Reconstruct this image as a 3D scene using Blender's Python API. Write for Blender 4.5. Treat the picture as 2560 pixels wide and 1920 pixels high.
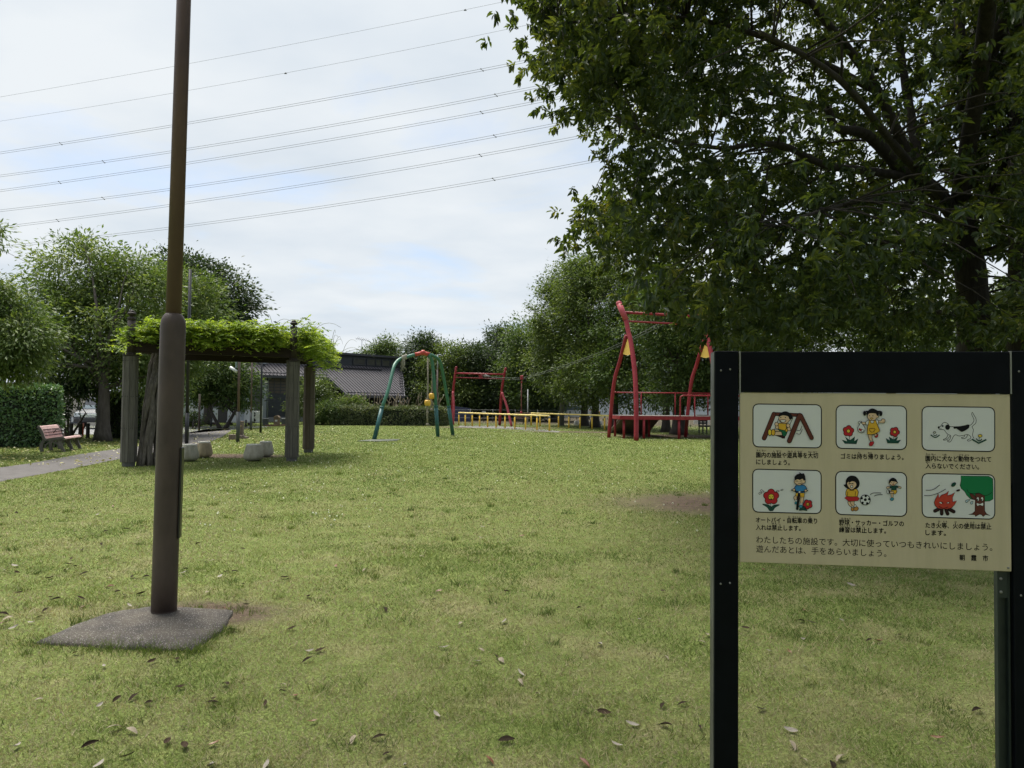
import bpy, math, random
import numpy as np
from mathutils import Vector, Matrix, noise as mnoise

for o in list(bpy.data.objects):
    bpy.data.objects.remove(o, do_unlink=True)
SC = bpy.context.scene
COL = SC.collection

# ------------------------------------------------------------------ camera
FPX = 1775.0                      # focal length in pixels of a 2560 px wide picture
PITCH, ROLL, EYE = 0.02535, 0.0089, 1.5
_F = Vector((0, math.cos(PITCH), math.sin(PITCH)))
_U0 = Vector((0, -math.sin(PITCH), math.cos(PITCH)))
_R0 = Vector((1, 0, 0))
_R = _R0 * math.cos(ROLL) + _U0 * math.sin(ROLL)
_U = _U0 * math.cos(ROLL) - _R0 * math.sin(ROLL)
CAMPOS = Vector((0, 0, EYE))
cd = bpy.data.cameras.new('camera')
cd.sensor_width = 36
cd.lens = FPX / 2560 * 36
cd.clip_start = 0.05
cd.clip_end = 3000
cam = bpy.data.objects.new('camera', cd)
COL.objects.link(cam)
M = Matrix(((_R.x, _U.x, -_F.x, 0), (_R.y, _U.y, -_F.y, 0), (_R.z, _U.z, -_F.z, EYE), (0, 0, 0, 1)))
cam.matrix_world = M
SC.camera = cam

# ------------------------------------------------------------------ light
SUN_EL, SUN_AZ = math.radians(66), math.radians(-42)   # high, ahead and to the left
SUN_DIR = Vector((math.sin(SUN_AZ) * math.cos(SUN_EL), math.cos(SUN_AZ) * math.cos(SUN_EL), math.sin(SUN_EL)))
sd = bpy.data.lights.new('sun', 'SUN')
sd.energy = 1.45
sd.angle = math.radians(26)
sd.color = (1.0, 0.94, 0.84)
sun = bpy.data.objects.new('sun', sd)
COL.objects.link(sun)
sun.rotation_mode = 'QUATERNION'
sun.rotation_quaternion = SUN_DIR.to_track_quat('Z', 'Y')

W = bpy.data.worlds.new('World')
SC.world = W
W.use_nodes = True
nt = W.node_tree
nt.nodes.clear()
def N(tree, typ, **kw):
    n = tree.nodes.new(typ)
    for k, v in kw.items():
        if k == 'ins':
            for i, val in v.items():
                n.inputs[i].default_value = val
        else:
            setattr(n, k, v)
    return n
out = N(nt, 'ShaderNodeOutputWorld')
bg = N(nt, 'ShaderNodeBackground', ins={'Strength': 0.1})
sky = N(nt, 'ShaderNodeTexSky', sky_type='NISHITA', sun_disc=False, sun_elevation=SUN_EL, sun_rotation=SUN_AZ,
        air_density=1.0, dust_density=1.5, ozone_density=1.0)
tc = N(nt, 'ShaderNodeTexCoord')
sep = N(nt, 'ShaderNodeSeparateXYZ')
nt.links.new(tc.outputs['Generated'], sep.inputs[0])
zc = N(nt, 'ShaderNodeMath', operation='MAXIMUM', ins={1: 0.0}); nt.links.new(sep.outputs[2], zc.inputs[0])
za = N(nt, 'ShaderNodeMath', operation='ADD', ins={1: 0.16}); nt.links.new(zc.outputs[0], za.inputs[0])
dx = N(nt, 'ShaderNodeMath', operation='DIVIDE'); nt.links.new(sep.outputs[0], dx.inputs[0]); nt.links.new(za.outputs[0], dx.inputs[1])
dy = N(nt, 'ShaderNodeMath', operation='DIVIDE'); nt.links.new(sep.outputs[1], dy.inputs[0]); nt.links.new(za.outputs[0], dy.inputs[1])
cmb = N(nt, 'ShaderNodeCombineXYZ'); nt.links.new(dx.outputs[0], cmb.inputs[0]); nt.links.new(dy.outputs[0], cmb.inputs[1])
mp = N(nt, 'ShaderNodeMapping'); mp.inputs['Scale'].default_value = (0.8, 1.0, 1); mp.inputs['Location'].default_value = (3.1, 1.7, 0.4)
nt.links.new(cmb.outputs[0], mp.inputs['Vector'])
n1 = N(nt, 'ShaderNodeTexNoise', ins={'Scale': 1.15, 'Detail': 7.0, 'Roughness': 0.55, 'Distortion': 0.35})
nt.links.new(mp.outputs[0], n1.inputs['Vector'])
r1 = N(nt, 'ShaderNodeValToRGB')
r1.color_ramp.elements[0].position = 0.26; r1.color_ramp.elements[0].color = (0, 0, 0, 1)
r1.color_ramp.elements[1].position = 0.47; r1.color_ramp.elements[1].color = (1, 1, 1, 1)
nt.links.new(n1.outputs['Fac'], r1.inputs[0])
n2 = N(nt, 'ShaderNodeTexNoise', ins={'Scale': 2.3, 'Detail': 5.0, 'Roughness': 0.5})
nt.links.new(mp.outputs[0], n2.inputs['Vector'])
r2 = N(nt, 'ShaderNodeValToRGB')
r2.color_ramp.elements[0].position = 0.33; r2.color_ramp.elements[0].color = (3.1, 3.42, 3.75, 1)
r2.color_ramp.elements[1].position = 0.66; r2.color_ramp.elements[1].color = (3.72, 3.92, 4.08, 1)
nt.links.new(n2.outputs['Fac'], r2.inputs[0])
sks = N(nt, 'ShaderNodeMixRGB', blend_type='MULTIPLY', ins={0: 1.0, 2: (.40, .44, .50, 1)})
nt.links.new(sky.outputs[0], sks.inputs[1])
skb = N(nt, 'ShaderNodeMixRGB', blend_type='ADD', ins={0: 1.0, 2: (1.25, 1.5, 1.75, 1)})
nt.links.new(sks.outputs[0], skb.inputs[1])
mx = N(nt, 'ShaderNodeMixRGB')
nt.links.new(r1.outputs[0], mx.inputs[0]); nt.links.new(skb.outputs[0], mx.inputs[1]); nt.links.new(r2.outputs[0], mx.inputs[2])
# bright veil of thin cloud round the sun
dp = N(nt, 'ShaderNodeVectorMath', operation='DOT_PRODUCT'); dp.inputs[1].default_value = SUN_DIR
nt.links.new(tc.outputs['Generated'], dp.inputs[0])
mxx = N(nt, 'ShaderNodeMath', operation='MAXIMUM', ins={1: 0.0}); nt.links.new(dp.outputs['Value'], mxx.inputs[0])
pw = N(nt, 'ShaderNodeMath', operation='POWER', ins={1: 30.0}); nt.links.new(mxx.outputs[0], pw.inputs[0])
gl = N(nt, 'ShaderNodeMixRGB', blend_type='ADD', ins={2: (75, 72, 67, 1)})
nt.links.new(pw.outputs[0], gl.inputs[0]); nt.links.new(mx.outputs[0], gl.inputs[1])
nt.links.new(gl.outputs[0], bg.inputs['Color'])
nt.links.new(bg.outputs[0], out.inputs[0])

SC.view_settings.view_transform = 'Standard'
SC.view_settings.look = 'None'
SC.view_settings.exposure = 1.2
SC.view_settings.gamma = 1.0
SC.cycles.use_denoising = True
SC.cycles.denoising_prefilter = 'NONE'
SC.cycles.sample_clamp_indirect = 4.0
SC.cycles.max_bounces = 6
SC.cycles.diffuse_bounces = 3
SC.cycles.transmission_bounces = 5
SC.cycles.transparent_max_bounces = 8

# ------------------------------------------------------------------ pixel helpers (used once, to find real positions)
def ray(px, py):
    return _F + _R * ((px - 1280) / FPX) + _U * ((960 - py) / FPX)
def P(px, py, Y):
    d = ray(px, py)
    return CAMPOS + d * (Y / d.y)
def G(px, py, z=0.0):
    d = ray(px, py)
    p = CAMPOS + d * ((z - EYE) / d.z)
    return p
def plane_hit(px, py, o, n):
    d = ray(px, py)
    return CAMPOS + d * ((o - CAMPOS).dot(n) / d.dot(n))

# ------------------------------------------------------------------ materials
MATS = {}
def mat(name, col, rough=0.6, metal=0.0, spec=0.5, var=None, vscale=8.0, bump=0.0, bscale=30.0, var_rot=None, stretch=None, trans=0.0):
    """principled material; var = second colour mixed in through noise"""
    if name in MATS:
        return MATS[name]
    m = bpy.data.materials.new(name)
    m.use_nodes = True
    t = m.node_tree
    b = t.nodes['Principled BSDF']
    b.inputs['Base Color'].default_value = (*col, 1)
    b.inputs['Roughness'].default_value = rough
    b.inputs['Metallic'].default_value = metal
    b.inputs['Specular IOR Level'].default_value = spec
    if var or bump:
        tcn = N(t, 'ShaderNodeTexCoord')
        mpn = N(t, 'ShaderNodeMapping')
        if stretch: mpn.inputs['Scale'].default_value = stretch
        t.links.new(tcn.outputs['Object'], mpn.inputs[0])
    if var:
        nn = N(t, 'ShaderNodeTexNoise', ins={'Scale': vscale, 'Detail': 6.0, 'Roughness': 0.6})
        t.links.new(mpn.outputs[0], nn.inputs['Vector'])
        rr = N(t, 'ShaderNodeValToRGB')
        rr.color_ramp.elements[0].position = 0.35; rr.color_ramp.elements[0].color = (*col, 1)
        rr.color_ramp.elements[1].position = 0.68; rr.color_ramp.elements[1].color = (*var, 1)
        t.links.new(nn.outputs['Fac'], rr.inputs[0])
        t.links.new(rr.outputs[0], b.inputs['Base Color'])
    if bump:
        nb = N(t, 'ShaderNodeTexNoise', ins={'Scale': bscale, 'Detail': 4.0})
        t.links.new(mpn.outputs[0], nb.inputs['Vector'])
        bp = N(t, 'ShaderNodeBump', ins={'Strength': bump, 'Distance': 0.02})
        t.links.new(nb.outputs['Fac'], bp.inputs['Height'])
        t.links.new(bp.outputs[0], b.inputs['Normal'])
    MATS[name] = m
    return m

def leaf_mat(name, cols, trans=0.35, rough=0.5, spec=0.25, tcol=(1.15, 1.2, 0.5)):
    """leaf material; the 'tint' of each leaf picks its own colour"""
    if name in MATS:
        return MATS[name]
    m = bpy.data.materials.new(name)
    m.use_nodes = True
    t = m.node_tree
    t.nodes.clear()
    o = N(t, 'ShaderNodeOutputMaterial')
    at = N(t, 'ShaderNodeAttribute', attribute_name='tint')
    rr = N(t, 'ShaderNodeValToRGB')
    el = rr.color_ramp.elements
    while len(el) < len(cols): el.new(0.5)
    for i, (p, c) in enumerate(cols):
        el[i].position = p; el[i].color = (*c, 1)
    t.links.new(at.outputs['Fac'], rr.inputs[0])
    b = N(t, 'ShaderNodeBsdfPrincipled', ins={'Roughness': rough, 'Specular IOR Level': spec})
    t.links.new(rr.outputs[0], b.inputs['Base Color'])
    mu = N(t, 'ShaderNodeMixRGB', blend_type='MULTIPLY', ins={0: 1.0, 2: (*tcol, 1)})
    t.links.new(rr.outputs[0], mu.inputs[1])
    tr = N(t, 'ShaderNodeBsdfTranslucent')
    t.links.new(mu.outputs[0], tr.inputs[0])
    ms = N(t, 'ShaderNodeMixShader', ins={0: trans})
    t.links.new(b.outputs[0], ms.inputs[1]); t.links.new(tr.outputs[0], ms.inputs[2])
    t.links.new(ms.outputs[0], o.inputs[0])
    MATS[name] = m
    return m

# ------------------------------------------------------------------ object helpers
def tag(o, label=None, cat=None, group=None, kind=None):
    if label: o['label'] = label
    if cat: o['category'] = cat
    if group: o['group'] = group
    if kind: o['kind'] = kind
    return o
def empty(name, loc, label, cat, group=None, rz=0.0):
    o = bpy.data.objects.new(name, None)
    o.empty_display_size = 0.1
    COL.objects.link(o)
    o.location = loc
    o.rotation_euler = (0, 0, rz)
    return tag(o, label, cat, group)
def link_mesh(name, me, parent=None):
    o = bpy.data.objects.new(name, me)
    COL.objects.link(o)
    if parent is not None:
        o.parent = parent
    return o
def origin_of(o):
    p = Vector((0, 0, 0))
    while o is not None:
        p = p + o.location
        o = o.parent
    return p
def kids(o):
    return [c for c in bpy.data.objects if c.parent == o]
def copy_tree(o, parent=None):
    c = o.copy()
    COL.objects.link(c)
    c.parent = parent
    for ch in kids(o):
        copy_tree(ch, c)
    return c

class MB:
    """collects shapes and links them as ONE mesh object"""
    def __init__(s):
        s.v = []; s.f = []; s.m = []; s.sm = []
    def add(s, vs, fs, mi=0, smooth=False):
        b = len(s.v)
        s.v.extend([tuple(x) for x in vs])
        for f in fs:
            s.f.append([i + b for i in f]); s.m.append(mi); s.sm.append(smooth)
    def box(s, c, size, ax=None, mi=0, bev=0.0):
        c = Vector(c); hx, hy, hz = size[0] / 2, size[1] / 2, size[2] / 2
        X, Y, Z = ax if ax else (Vector((1, 0, 0)), Vector((0, 1, 0)), Vector((0, 0, 1)))
        if bev <= 0:
            vs = [c + X * (a * hx) + Y * (b * hy) + Z * (d * hz) for d in (-1, 1) for b in (-1, 1) for a in (-1, 1)]
            s.add(vs, [(0, 2, 3, 1), (4, 5, 7, 6), (0, 1, 5, 4), (2, 6, 7, 3), (0, 4, 6, 2), (1, 3, 7, 5)], mi)
        else:
            # chamfered box
            vs = []; idx = {}
            for sx in (-1, 1):
                for sy in (-1, 1):
                    for sz in (-1, 1):
                        for k in range(3):
                            e = [hx - bev, hy - bev, hz - bev]
                            e[k] += bev
                            idx[(sx, sy, sz, k)] = len(vs)
                            vs.append(c + X * (sx * e[0]) + Y * (sy * e[1]) + Z * (sz * e[2]))
            fs = []
            for k, sgn in [(k, q) for k in range(3) for q in (-1, 1)]:
                o = [i for i in range(3) if i != k]
                q4 = []
                for a, b in ((-1, -1), (1, -1), (1, 1), (-1, 1)):
                    t = [0, 0, 0]; t[k] = sgn; t[o[0]] = a; t[o[1]] = b
                    q4.append(idx[(*t, k)])
                fs.append(q4)
            for k in range(3):
                o = [i for i in range(3) if i != k]
                for a in (-1, 1):
                    for b in (-1, 1):
                        t0 = [0, 0, 0]; t0[k] = -1; t0[o[0]] = a; t0[o[1]] = b
                        t1 = list(t0); t1[k] = 1
                        fs.append([idx[(*t0, o[0])], idx[(*t1, o[0])], idx[(*t1, o[1])], idx[(*t0, o[1])]])
            for sx in (-1, 1):
                for sy in (-1, 1):
                    for sz in (-1, 1):
                        fs.append([idx[(sx, sy, sz, k)] for k in range(3)])
            s.add(vs, fs, mi)
    def tube(s, pts, rad, n=12, mi=0, caps=True, smooth=True, jitter=0.0, rng=None):
        pts = [Vector(p) for p in pts]
        if not hasattr(rad, '__len__'): rad = [rad] * len(pts)
        rings = []
        up = None
        for i, p in enumerate(pts):
            t = (pts[min(i + 1, len(pts) - 1)] - pts[max(i - 1, 0)])
            if t.length < 1e-9: t = Vector((0, 0, 1))
            t.normalize()
            if up is None:
                up = Vector((1, 0, 0)) if abs(t.x) < 0.9 else Vector((0, 1, 0))
            a = (up - t * up.dot(t)); a.normalize(); up = a
            b = t.cross(a)
            ring = []
            for k in range(n):
                an = 2 * math.pi * k / n
                r = rad[i] * (1 + (rng.uniform(-jitter, jitter) if rng else 0))
                ring.append(p + a * (math.cos(an) * r) + b * (math.sin(an) * r))
            rings.append(ring)
        vs = [v for r in rings for v in r]
        fs = []
        for i in range(len(pts) - 1):
            for k in range(n):
                k2 = (k + 1) % n
                fs.append((i * n + k, i * n + k2, (i + 1) * n + k2, (i + 1) * n + k))
        s.add(vs, fs, mi, smooth)
        if caps:
            b = len(s.v) - len(vs)
            s.f.append([b + k for k in reversed(range(n))]); s.m.append(mi); s.sm.append(False)
            s.f.append([b + (len(pts) - 1) * n + k for k in range(n)]); s.m.append(mi); s.sm.append(False)
    def lathe(s, prof, c=(0, 0, 0), n=20, mi=0, smooth=True, ax=None, squash=(1, 1)):
        c = Vector(c)
        X, Y, Z = ax if ax else (Vector((1, 0, 0)), Vector((0, 1, 0)), Vector((0, 0, 1)))
        vs = []
        for r, z in prof:
            for k in range(n):
                a = 2 * math.pi * k / n
                vs.append(c + X * (r * math.cos(a) * squash[0]) + Y * (r * math.sin(a) * squash[1]) + Z * z)
        fs = []
        for i in range(len(prof) - 1):
            for k in range(n):
                k2 = (k + 1) % n
                fs.append((i * n + k, i * n + k2, (i + 1) * n + k2, (i + 1) * n + k))
        s.add(vs, fs, mi, smooth)
        b = len(s.v) - len(vs)
        if prof[0][0] > 1e-6:
            s.f.append([b + k for k in reversed(range(n))]); s.m.append(mi); s.sm.append(False)
        if prof[-1][0] > 1e-6:
            s.f.append([b + (len(prof) - 1) * n + k for k in range(n)]); s.m.append(mi); s.sm.append(False)
    def ball(s, c, r, n=14, mi=0, sq=(1, 1, 1)):
        prof = [(max(1e-7, math.sin(math.pi * i / 8)) * r, -math.cos(math.pi * i / 8) * r * sq[2]) for i in range(9)]
        s.lathe(prof, c, n, mi, True, None, (sq[0], sq[1]))
    def prism(s, poly, d, mi=0, cap_mi=None):
        """poly: 3-d points of one face; d: vector to the other face"""
        poly = [Vector(p) for p in poly]; d = Vector(d); n = len(poly)
        s.add(poly + [p + d for p in poly], [tuple(range(n))[::-1], tuple(range(n, 2 * n))] + [(i, (i + 1) % n, n + (i + 1) % n, n + i) for i in range(n)], mi)
    def sheet(s, poly, mi=0):
        s.add(poly, [tuple(range(len(poly)))], mi)
    def build(s, name, mats, parent=None, off=None):
        """vertices are in world space unless off is given; they are stored relative to the parent"""
        if not isinstance(mats, (list, tuple)): mats = [mats]
        o0 = Vector(off) if off is not None else (origin_of(parent) if parent is not None else Vector((0, 0, 0)))
        me = bpy.data.meshes.new(name)
        me.from_pydata([(x - o0.x, y - o0.y, z - o0.z) for x, y, z in s.v], [], s.f)
        for m in mats: me.materials.append(m)
        me.polygons.foreach_set('material_index', s.m)
        me.polygons.foreach_set('use_smooth', s.sm)
        me.update()
        return link_mesh(name, me, parent)
    def build_local(s, name, mats, parent=None):
        return s.build(name, mats, parent, off=(0, 0, 0))

def np_mesh(name, V, F, tint=None, mats=None, parent=None, off=(0, 0, 0)):
    """V (n,3) array, F (m,k) array of equal-sized faces; tint per face"""
    me = bpy.data.meshes.new(name)
    V = np.asarray(V, dtype=np.float32) - np.asarray(off, dtype=np.float32)
    F = np.asarray(F, dtype=np.int32)
    m, k = F.shape
    me.vertices.add(len(V)); me.vertices.foreach_set('co', V.ravel())
    me.loops.add(m * k); me.loops.foreach_set('vertex_index', F.ravel())
    me.polygons.add(m)
    me.polygons.foreach_set('loop_start', np.arange(0, m * k, k, dtype=np.int32))
    me.polygons.foreach_set('loop_total', np.full(m, k, dtype=np.int32))
    me.update(calc_edges=True)
    if tint is not None:
        a = me.attributes.new('tint', 'FLOAT', 'FACE')
        a.data.foreach_set('value', np.asarray(tint, dtype=np.float32))
    for mm in (mats if isinstance(mats, (list, tuple)) else [mats]):
        if mm: me.materials.append(mm)
    me.validate()
    return link_mesh(name, me, parent)

def nrm(a):
    return a / np.maximum(np.linalg.norm(a, axis=-1, keepdims=True), 1e-9)

def leaf_arrays(rng, Pb, D, L, Wd, tint, shape=6, up=None):
    """leaf blades: base points, directions, lengths, widths -> V, F, tint per face"""
    n = len(Pb)
    D = nrm(D)
    ref = rng.normal(size=(n, 3)) * 0.55 + np.array([0, 0, 1.0]) if up is None else up
    S = nrm(np.cross(D, ref))
    Nn = np.cross(S, D)
    L = L[:, None]; Wd = Wd[:, None]
    if shape == 6:
        fold = Wd * 0.30
        V = np.stack([Pb,
                      Pb + D * L * .30 + S * Wd * .45 + Nn * fold,
                      Pb + D * L * .68 + S * Wd * .40 + Nn * fold * .8,
                      Pb + D * L - Nn * L * .10,
                      Pb + D * L * .68 - S * Wd * .40 + Nn * fold * .8,
                      Pb + D * L * .30 - S * Wd * .45 + Nn * fold], axis=1).reshape(-1, 3)
        i = np.arange(n)[:, None] * 6
        F = np.concatenate([i + np.array([[0, 1, 2, 3]]), i + np.array([[0, 3, 4, 5]])], axis=1).reshape(-1, 4)
        return V, F, np.repeat(tint, 2)
    V = np.stack([Pb, Pb + D * L * .45 + S * Wd * .5, Pb + D * L - Nn * L * .08, Pb + D * L * .45 - S * Wd * .5], axis=1).reshape(-1, 3)
    i = np.arange(n)[:, None] * 4
    F = i + np.array([[0, 1, 2, 3]])
    return V, F, tint

# ================================================================== the setting
def lawn_material():
    m = bpy.data.materials.new('lawn')
    m.use_nodes = True
    t = m.node_tree
    b = t.nodes['Principled BSDF']
    b.inputs['Roughness'].default_value = 0.9
    b.inputs['Specular IOR Level'].default_value = 0.1
    g = N(t, 'ShaderNodeNewGeometry')
    def noise(scale, detail=5.0, rough=0.6, vec=None):
        n = N(t, 'ShaderNodeTexNoise', ins={'Scale': scale, 'Detail': detail, 'Roughness': rough})
        t.links.new(vec or g.outputs['Position'], n.inputs['Vector'])
        return n.outputs['Fac']
    def ramp(f, stops):
        r = N(t, 'ShaderNodeValToRGB')
        e = r.color_ramp.elements
        while len(e) < len(stops): e.new(0.5)
        for i, (p, c) in enumerate(stops):
            e[i].position = p; e[i].color = (*c, 1)
        t.links.new(f, r.inputs[0])
        return r.outputs[0]
    def mix(f, a, c):
        x = N(t, 'ShaderNodeMixRGB')
        t.links.new(f, x.inputs[0]); t.links.new(a, x.inputs[1]); t.links.new(c, x.inputs[2])
        return x.outputs[0]
    green = ramp(noise(7.0), [(0.28, (.115, .150, .042)), (0.5, (.150, .190, .056)), (0.72, (.20, .232, .078))])
    fine = ramp(noise(60.0, 3.0), [(0.3, (.50, .52, .45)), (0.7, (1.25, 1.25, 1.2))])
    mul = N(t, 'ShaderNodeMixRGB', blend_type='MULTIPLY', ins={0: 1.0})
    t.links.new(green, mul.inputs[1]); t.links.new(fine, mul.inputs[2])
    straw = ramp(noise(40.0, 3.0), [(0.3, (.19, .165, .085)), (0.7, (.34, .29, .17))])
    sm = ramp(noise(1.3, 6.0, 0.65), [(0.50, (0, 0, 0)), (0.72, (1, 1, 1))])
    # straw shows where the turf is worn, close to the pole and the sign (the lawn's near end)
    sep = N(t, 'ShaderNodeSeparateXYZ'); t.links.new(g.outputs['Position'], sep.inputs[0])
    mr = N(t, 'ShaderNodeMapRange', ins={1: 5.0, 2: 16.0, 3: 0.65, 4: 0.12}); t.links.new(sep.outputs[1], mr.inputs[0])
    sm2 = N(t, 'ShaderNodeMath', operation='MULTIPLY'); t.links.new(sm, sm2.inputs[0]); t.links.new(mr.outputs[0], sm2.inputs[1])
    c = mix(sm2.outputs[0], mul.outputs[0], straw)
    # bare earth
    earth = ramp(noise(9.0), [(0.3, (.070, .050, .036)), (0.7, (.135, .102, .075))])
    dark = ramp(noise(5.0), [(0.3, (.045, .038, .026)), (0.7, (.10, .085, .055))])
    wob = noise(1.6, 6.0, 0.7)
    fr = noise(22.0, 5.0, .75)
    def patch(cx, cy, rx, ry, col, c, soft=0.35, amp=1.5):
        mp = N(t, 'ShaderNodeMapping', vector_type='POINT')
        mp.inputs['Location'].default_value = (-cx / rx, -cy / ry, 0)
        mp.inputs['Scale'].default_value = (1 / rx, 1 / ry, 0)
        t.links.new(g.outputs['Position'], mp.inputs[0])
        ln = N(t, 'ShaderNodeVectorMath', operation='LENGTH'); t.links.new(mp.outputs[0], ln.inputs[0])
        w = N(t, 'ShaderNodeMath', operation='MULTIPLY_ADD', ins={1: amp, 2: -amp * .5}); t.links.new(wob, w.inputs[0])
        a = N(t, 'ShaderNodeMath', operation='ADD'); t.links.new(ln.outputs['Value'], a.inputs[0]); t.links.new(w.outputs[0], a.inputs[1])
        w2 = N(t, 'ShaderNodeMath', operation='MULTIPLY_ADD', ins={1: 1.5, 2: -.75}); t.links.new(fr, w2.inputs[0])
        a2 = N(t, 'ShaderNodeMath', operation='ADD'); t.links.new(a.outputs[0], a2.inputs[0]); t.links.new(w2.outputs[0], a2.inputs[1])
        mrr = N(t, 'ShaderNodeMapRange', ins={1: 1.0 + soft, 2: 1.0 - soft, 3: 0.0, 4: 1.0}); t.links.new(a2.outputs[0], mrr.inputs[0])
        return mix(mrr.outputs[0], c, col)
    for (cx, cy, rx, ry, col, soft, amp) in DIRT:
        c = patch(cx, cy, rx, ry, earth if col == 'e' else dark, c, soft, amp)
    t.links.new(c, b.inputs['Base Color'])
    bp = N(t, 'ShaderNodeBump', ins={'Strength': 0.7, 'Distance': 0.03})
    t.links.new(noise(45.0, 4.0), bp.inputs['Height']); t.links.new(bp.outputs[0], b.inputs['Normal'])
    return m

# bare patches: (x, y, radius x, radius y, kind, softness, wobble)
_dp = G(1700, 1258); _st = G(580, 1140); _zip = G(1440, 1080); _tw = G(1640, 1092); _pl = G(420, 1548); _fr = G(1240, 1069)
DIRT = [(_dp.x + .75, _dp.y, 1.75, 1.25, 'e', .4, 1.2), (_st.x, _st.y, 1.5, .8, 'e', .3, .6), (_zip.x + .5, _zip.y, 3.6, .9, 'e', .4, .9),
        (_tw.x + 1, _tw.y + .8, 3.2, 1.8, 'e', .5, 1.0), (_pl.x + .1, _pl.y + .12, .62, .34, 'e', .35, .6), (_fr.x, _fr.y, 4.0, 1.3, 'e', .4, .8),
        (16, 62, 34, 17.5, 'd', .2, .3), (-24, 31, 8.0, 5.0, 'd', .5, .6)]
def dirt_amount(x, y):
    a = np.zeros_like(x)
    for (cx, cy, rx, ry, col, soft, amp) in DIRT:
        d = np.sqrt(((x - cx) / rx) ** 2 + ((y - cy) / ry) ** 2)
        a = np.maximum(a, np.clip((1.15 - d) / .35, 0, 1))
    return a
lawn = lawn_material()
mb = MB()
mb.sheet([(-400, -60, 0), (400, -60, 0), (400, 900, 0), (-400, 900, 0)])
tag(mb.build('ground', lawn), kind='structure')

asph = mat('asphalt', (.105, .098, .094), 0.95, spec=.2, var=(.145, .136, .131), vscale=3.0, bump=0.3, bscale=80)
mb = MB()
pl = [(-200, 1205), (0, 1169), (80, 1158), (199, 1136), (304, 1121), (355, 1115), (420, 1099), (472, 1081), (516, 1073), (575, 1071)]
pr = [(577, 1077), (556, 1092), (528, 1103), (470, 1119), (351, 1139), (304, 1147), (174, 1173), (19, 1201), (-200, 1243)]
PATH = [G(*q) for q in pl + pr]
mb.sheet([(p.x, p.y, 0.004) for p in PATH])
tag(mb.build('path', asph), kind='structure')
def in_path(x, y):
    n = len(PATH); inside = np.zeros(len(x), bool)
    for i in range(n):
        a, b = PATH[i], PATH[(i + 1) % n]
        c = ((a.y > y) != (b.y > y)) & (x < (b.x - a.x) * (y - a.y) / (b.y - a.y + 1e-12) + a.x)
        inside ^= c
    return inside
mb = MB()
mb.sheet([(-60, 29.5, .004), (-14.2, 29.5, .004), (-13.5, 40, .004), (-60, 40, .004)])
tag(mb.build('road', mat('road_asphalt', (.19, .19, .195), .9, var=(.23, .23, .235), vscale=2)), kind='structure')
mb = MB()
q = [G(1147, 1064), G(1240, 1064), G(1330, 1071), G(1400, 1078), G(1395, 1081), G(1330, 1077), G(1240, 1071.5), G(1147, 1068)]
mb.sheet([(p.x, p.y, .005) for p in q])
tag(mb.build('gravel_strip', mat('gravel', (.13, .125, .115), .9, var=(.19, .18, .165), vscale=6)), kind='structure')

# slab round the foot of the brown pole (outline as it lies on the lawn)
SLAB = [G(*q) for q in [(89, 1612), (208, 1560), (282, 1536), (378, 1523), (480, 1526), (582, 1533), (556, 1580), (482, 1629), (380, 1626), (269, 1622)]]
_sc = sum(SLAB, Vector()) / len(SLAB)
SLAB_IN = [_sc.lerp(q, .955) for q in SLAB]
def in_poly(poly, x, y):
    n = len(poly); inside = np.zeros(len(x), bool)
    for i in range(n):
        a, b = poly[i], poly[(i + 1) % n]
        inside ^= ((a.y > y) != (b.y > y)) & (x < (b.x - a.x) * (y - a.y) / (b.y - a.y + 1e-12) + a.x)
    return inside

def vnoise(x, y, s, seed=0):
    """cheap smooth value noise"""
    r = np.random.default_rng(seed).random((64, 64))
    u, v = x * s, y * s
    i, j = np.floor(u).astype(int), np.floor(v).astype(int)
    fu, fv = u - i, v - j
    fu = fu * fu * (3 - 2 * fu); fv = fv * fv * (3 - 2 * fv)
    g = lambda a, b: r[a % 64, b % 64]
    return (g(i, j) * (1 - fu) + g(i + 1, j) * fu) * (1 - fv) + (g(i, j + 1) * (1 - fu) + g(i + 1, j + 1) * fu) * fv

# turf: one mesh of blades, dense near the viewer, sparser and coarser farther off
rng = np.random.default_rng(7)
NB = 900000
gy = np.exp(rng.uniform(math.log(2.3), math.log(50.0), NB))
gx = rng.uniform(-1, 1, NB) * (gy * .78 + 1.1)
keep = ~in_path(gx, gy) & ~in_poly(SLAB_IN, gx, gy) & (rng.random(NB) > dirt_amount(gx, gy) * .93)
gx, gy = gx[keep], gy[keep]
n = len(gx)
dens = vnoise(gx, gy, 2.2, 3) * .6 + vnoise(gx, gy, 7.0, 4) * .4
dry = np.clip((vnoise(gx, gy, 1.1, 5) * .55 + vnoise(gx, gy, 3.7, 6) * .45 - .22) * 2.9, 0, 1) * np.clip(1.3 - gy / 15, .10, 1)
h = (.011 + .021 * rng.random(n)) * (.6 + .8 * dens) * (1 + .012 * gy) * (1 - .35 * dry)
h *= np.where(rng.random(n) < .02, 1.7, 1) * .88
wd = (.0013 + .0010 * rng.random(n)) * np.clip(gy / 3.4, .9, 9)
ang = rng.uniform(0, 2 * math.pi, n)
lean = rng.normal(0, 1, (n, 2)) * (h * 1.0)[:, None]
V = np.zeros((n, 3, 3))
V[:, 0] = np.stack([gx - np.cos(ang) * wd, gy - np.sin(ang) * wd, np.full(n, -.002)], 1)
V[:, 1] = np.stack([gx + np.cos(ang) * wd, gy + np.sin(ang) * wd, np.full(n, -.002)], 1)
V[:, 2] = np.stack([gx + lean[:, 0], gy + lean[:, 1], h], 1)
big = vnoise(gx, gy, .33, 15) * .6 + vnoise(gx, gy, 1.6, 16) * .4
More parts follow.
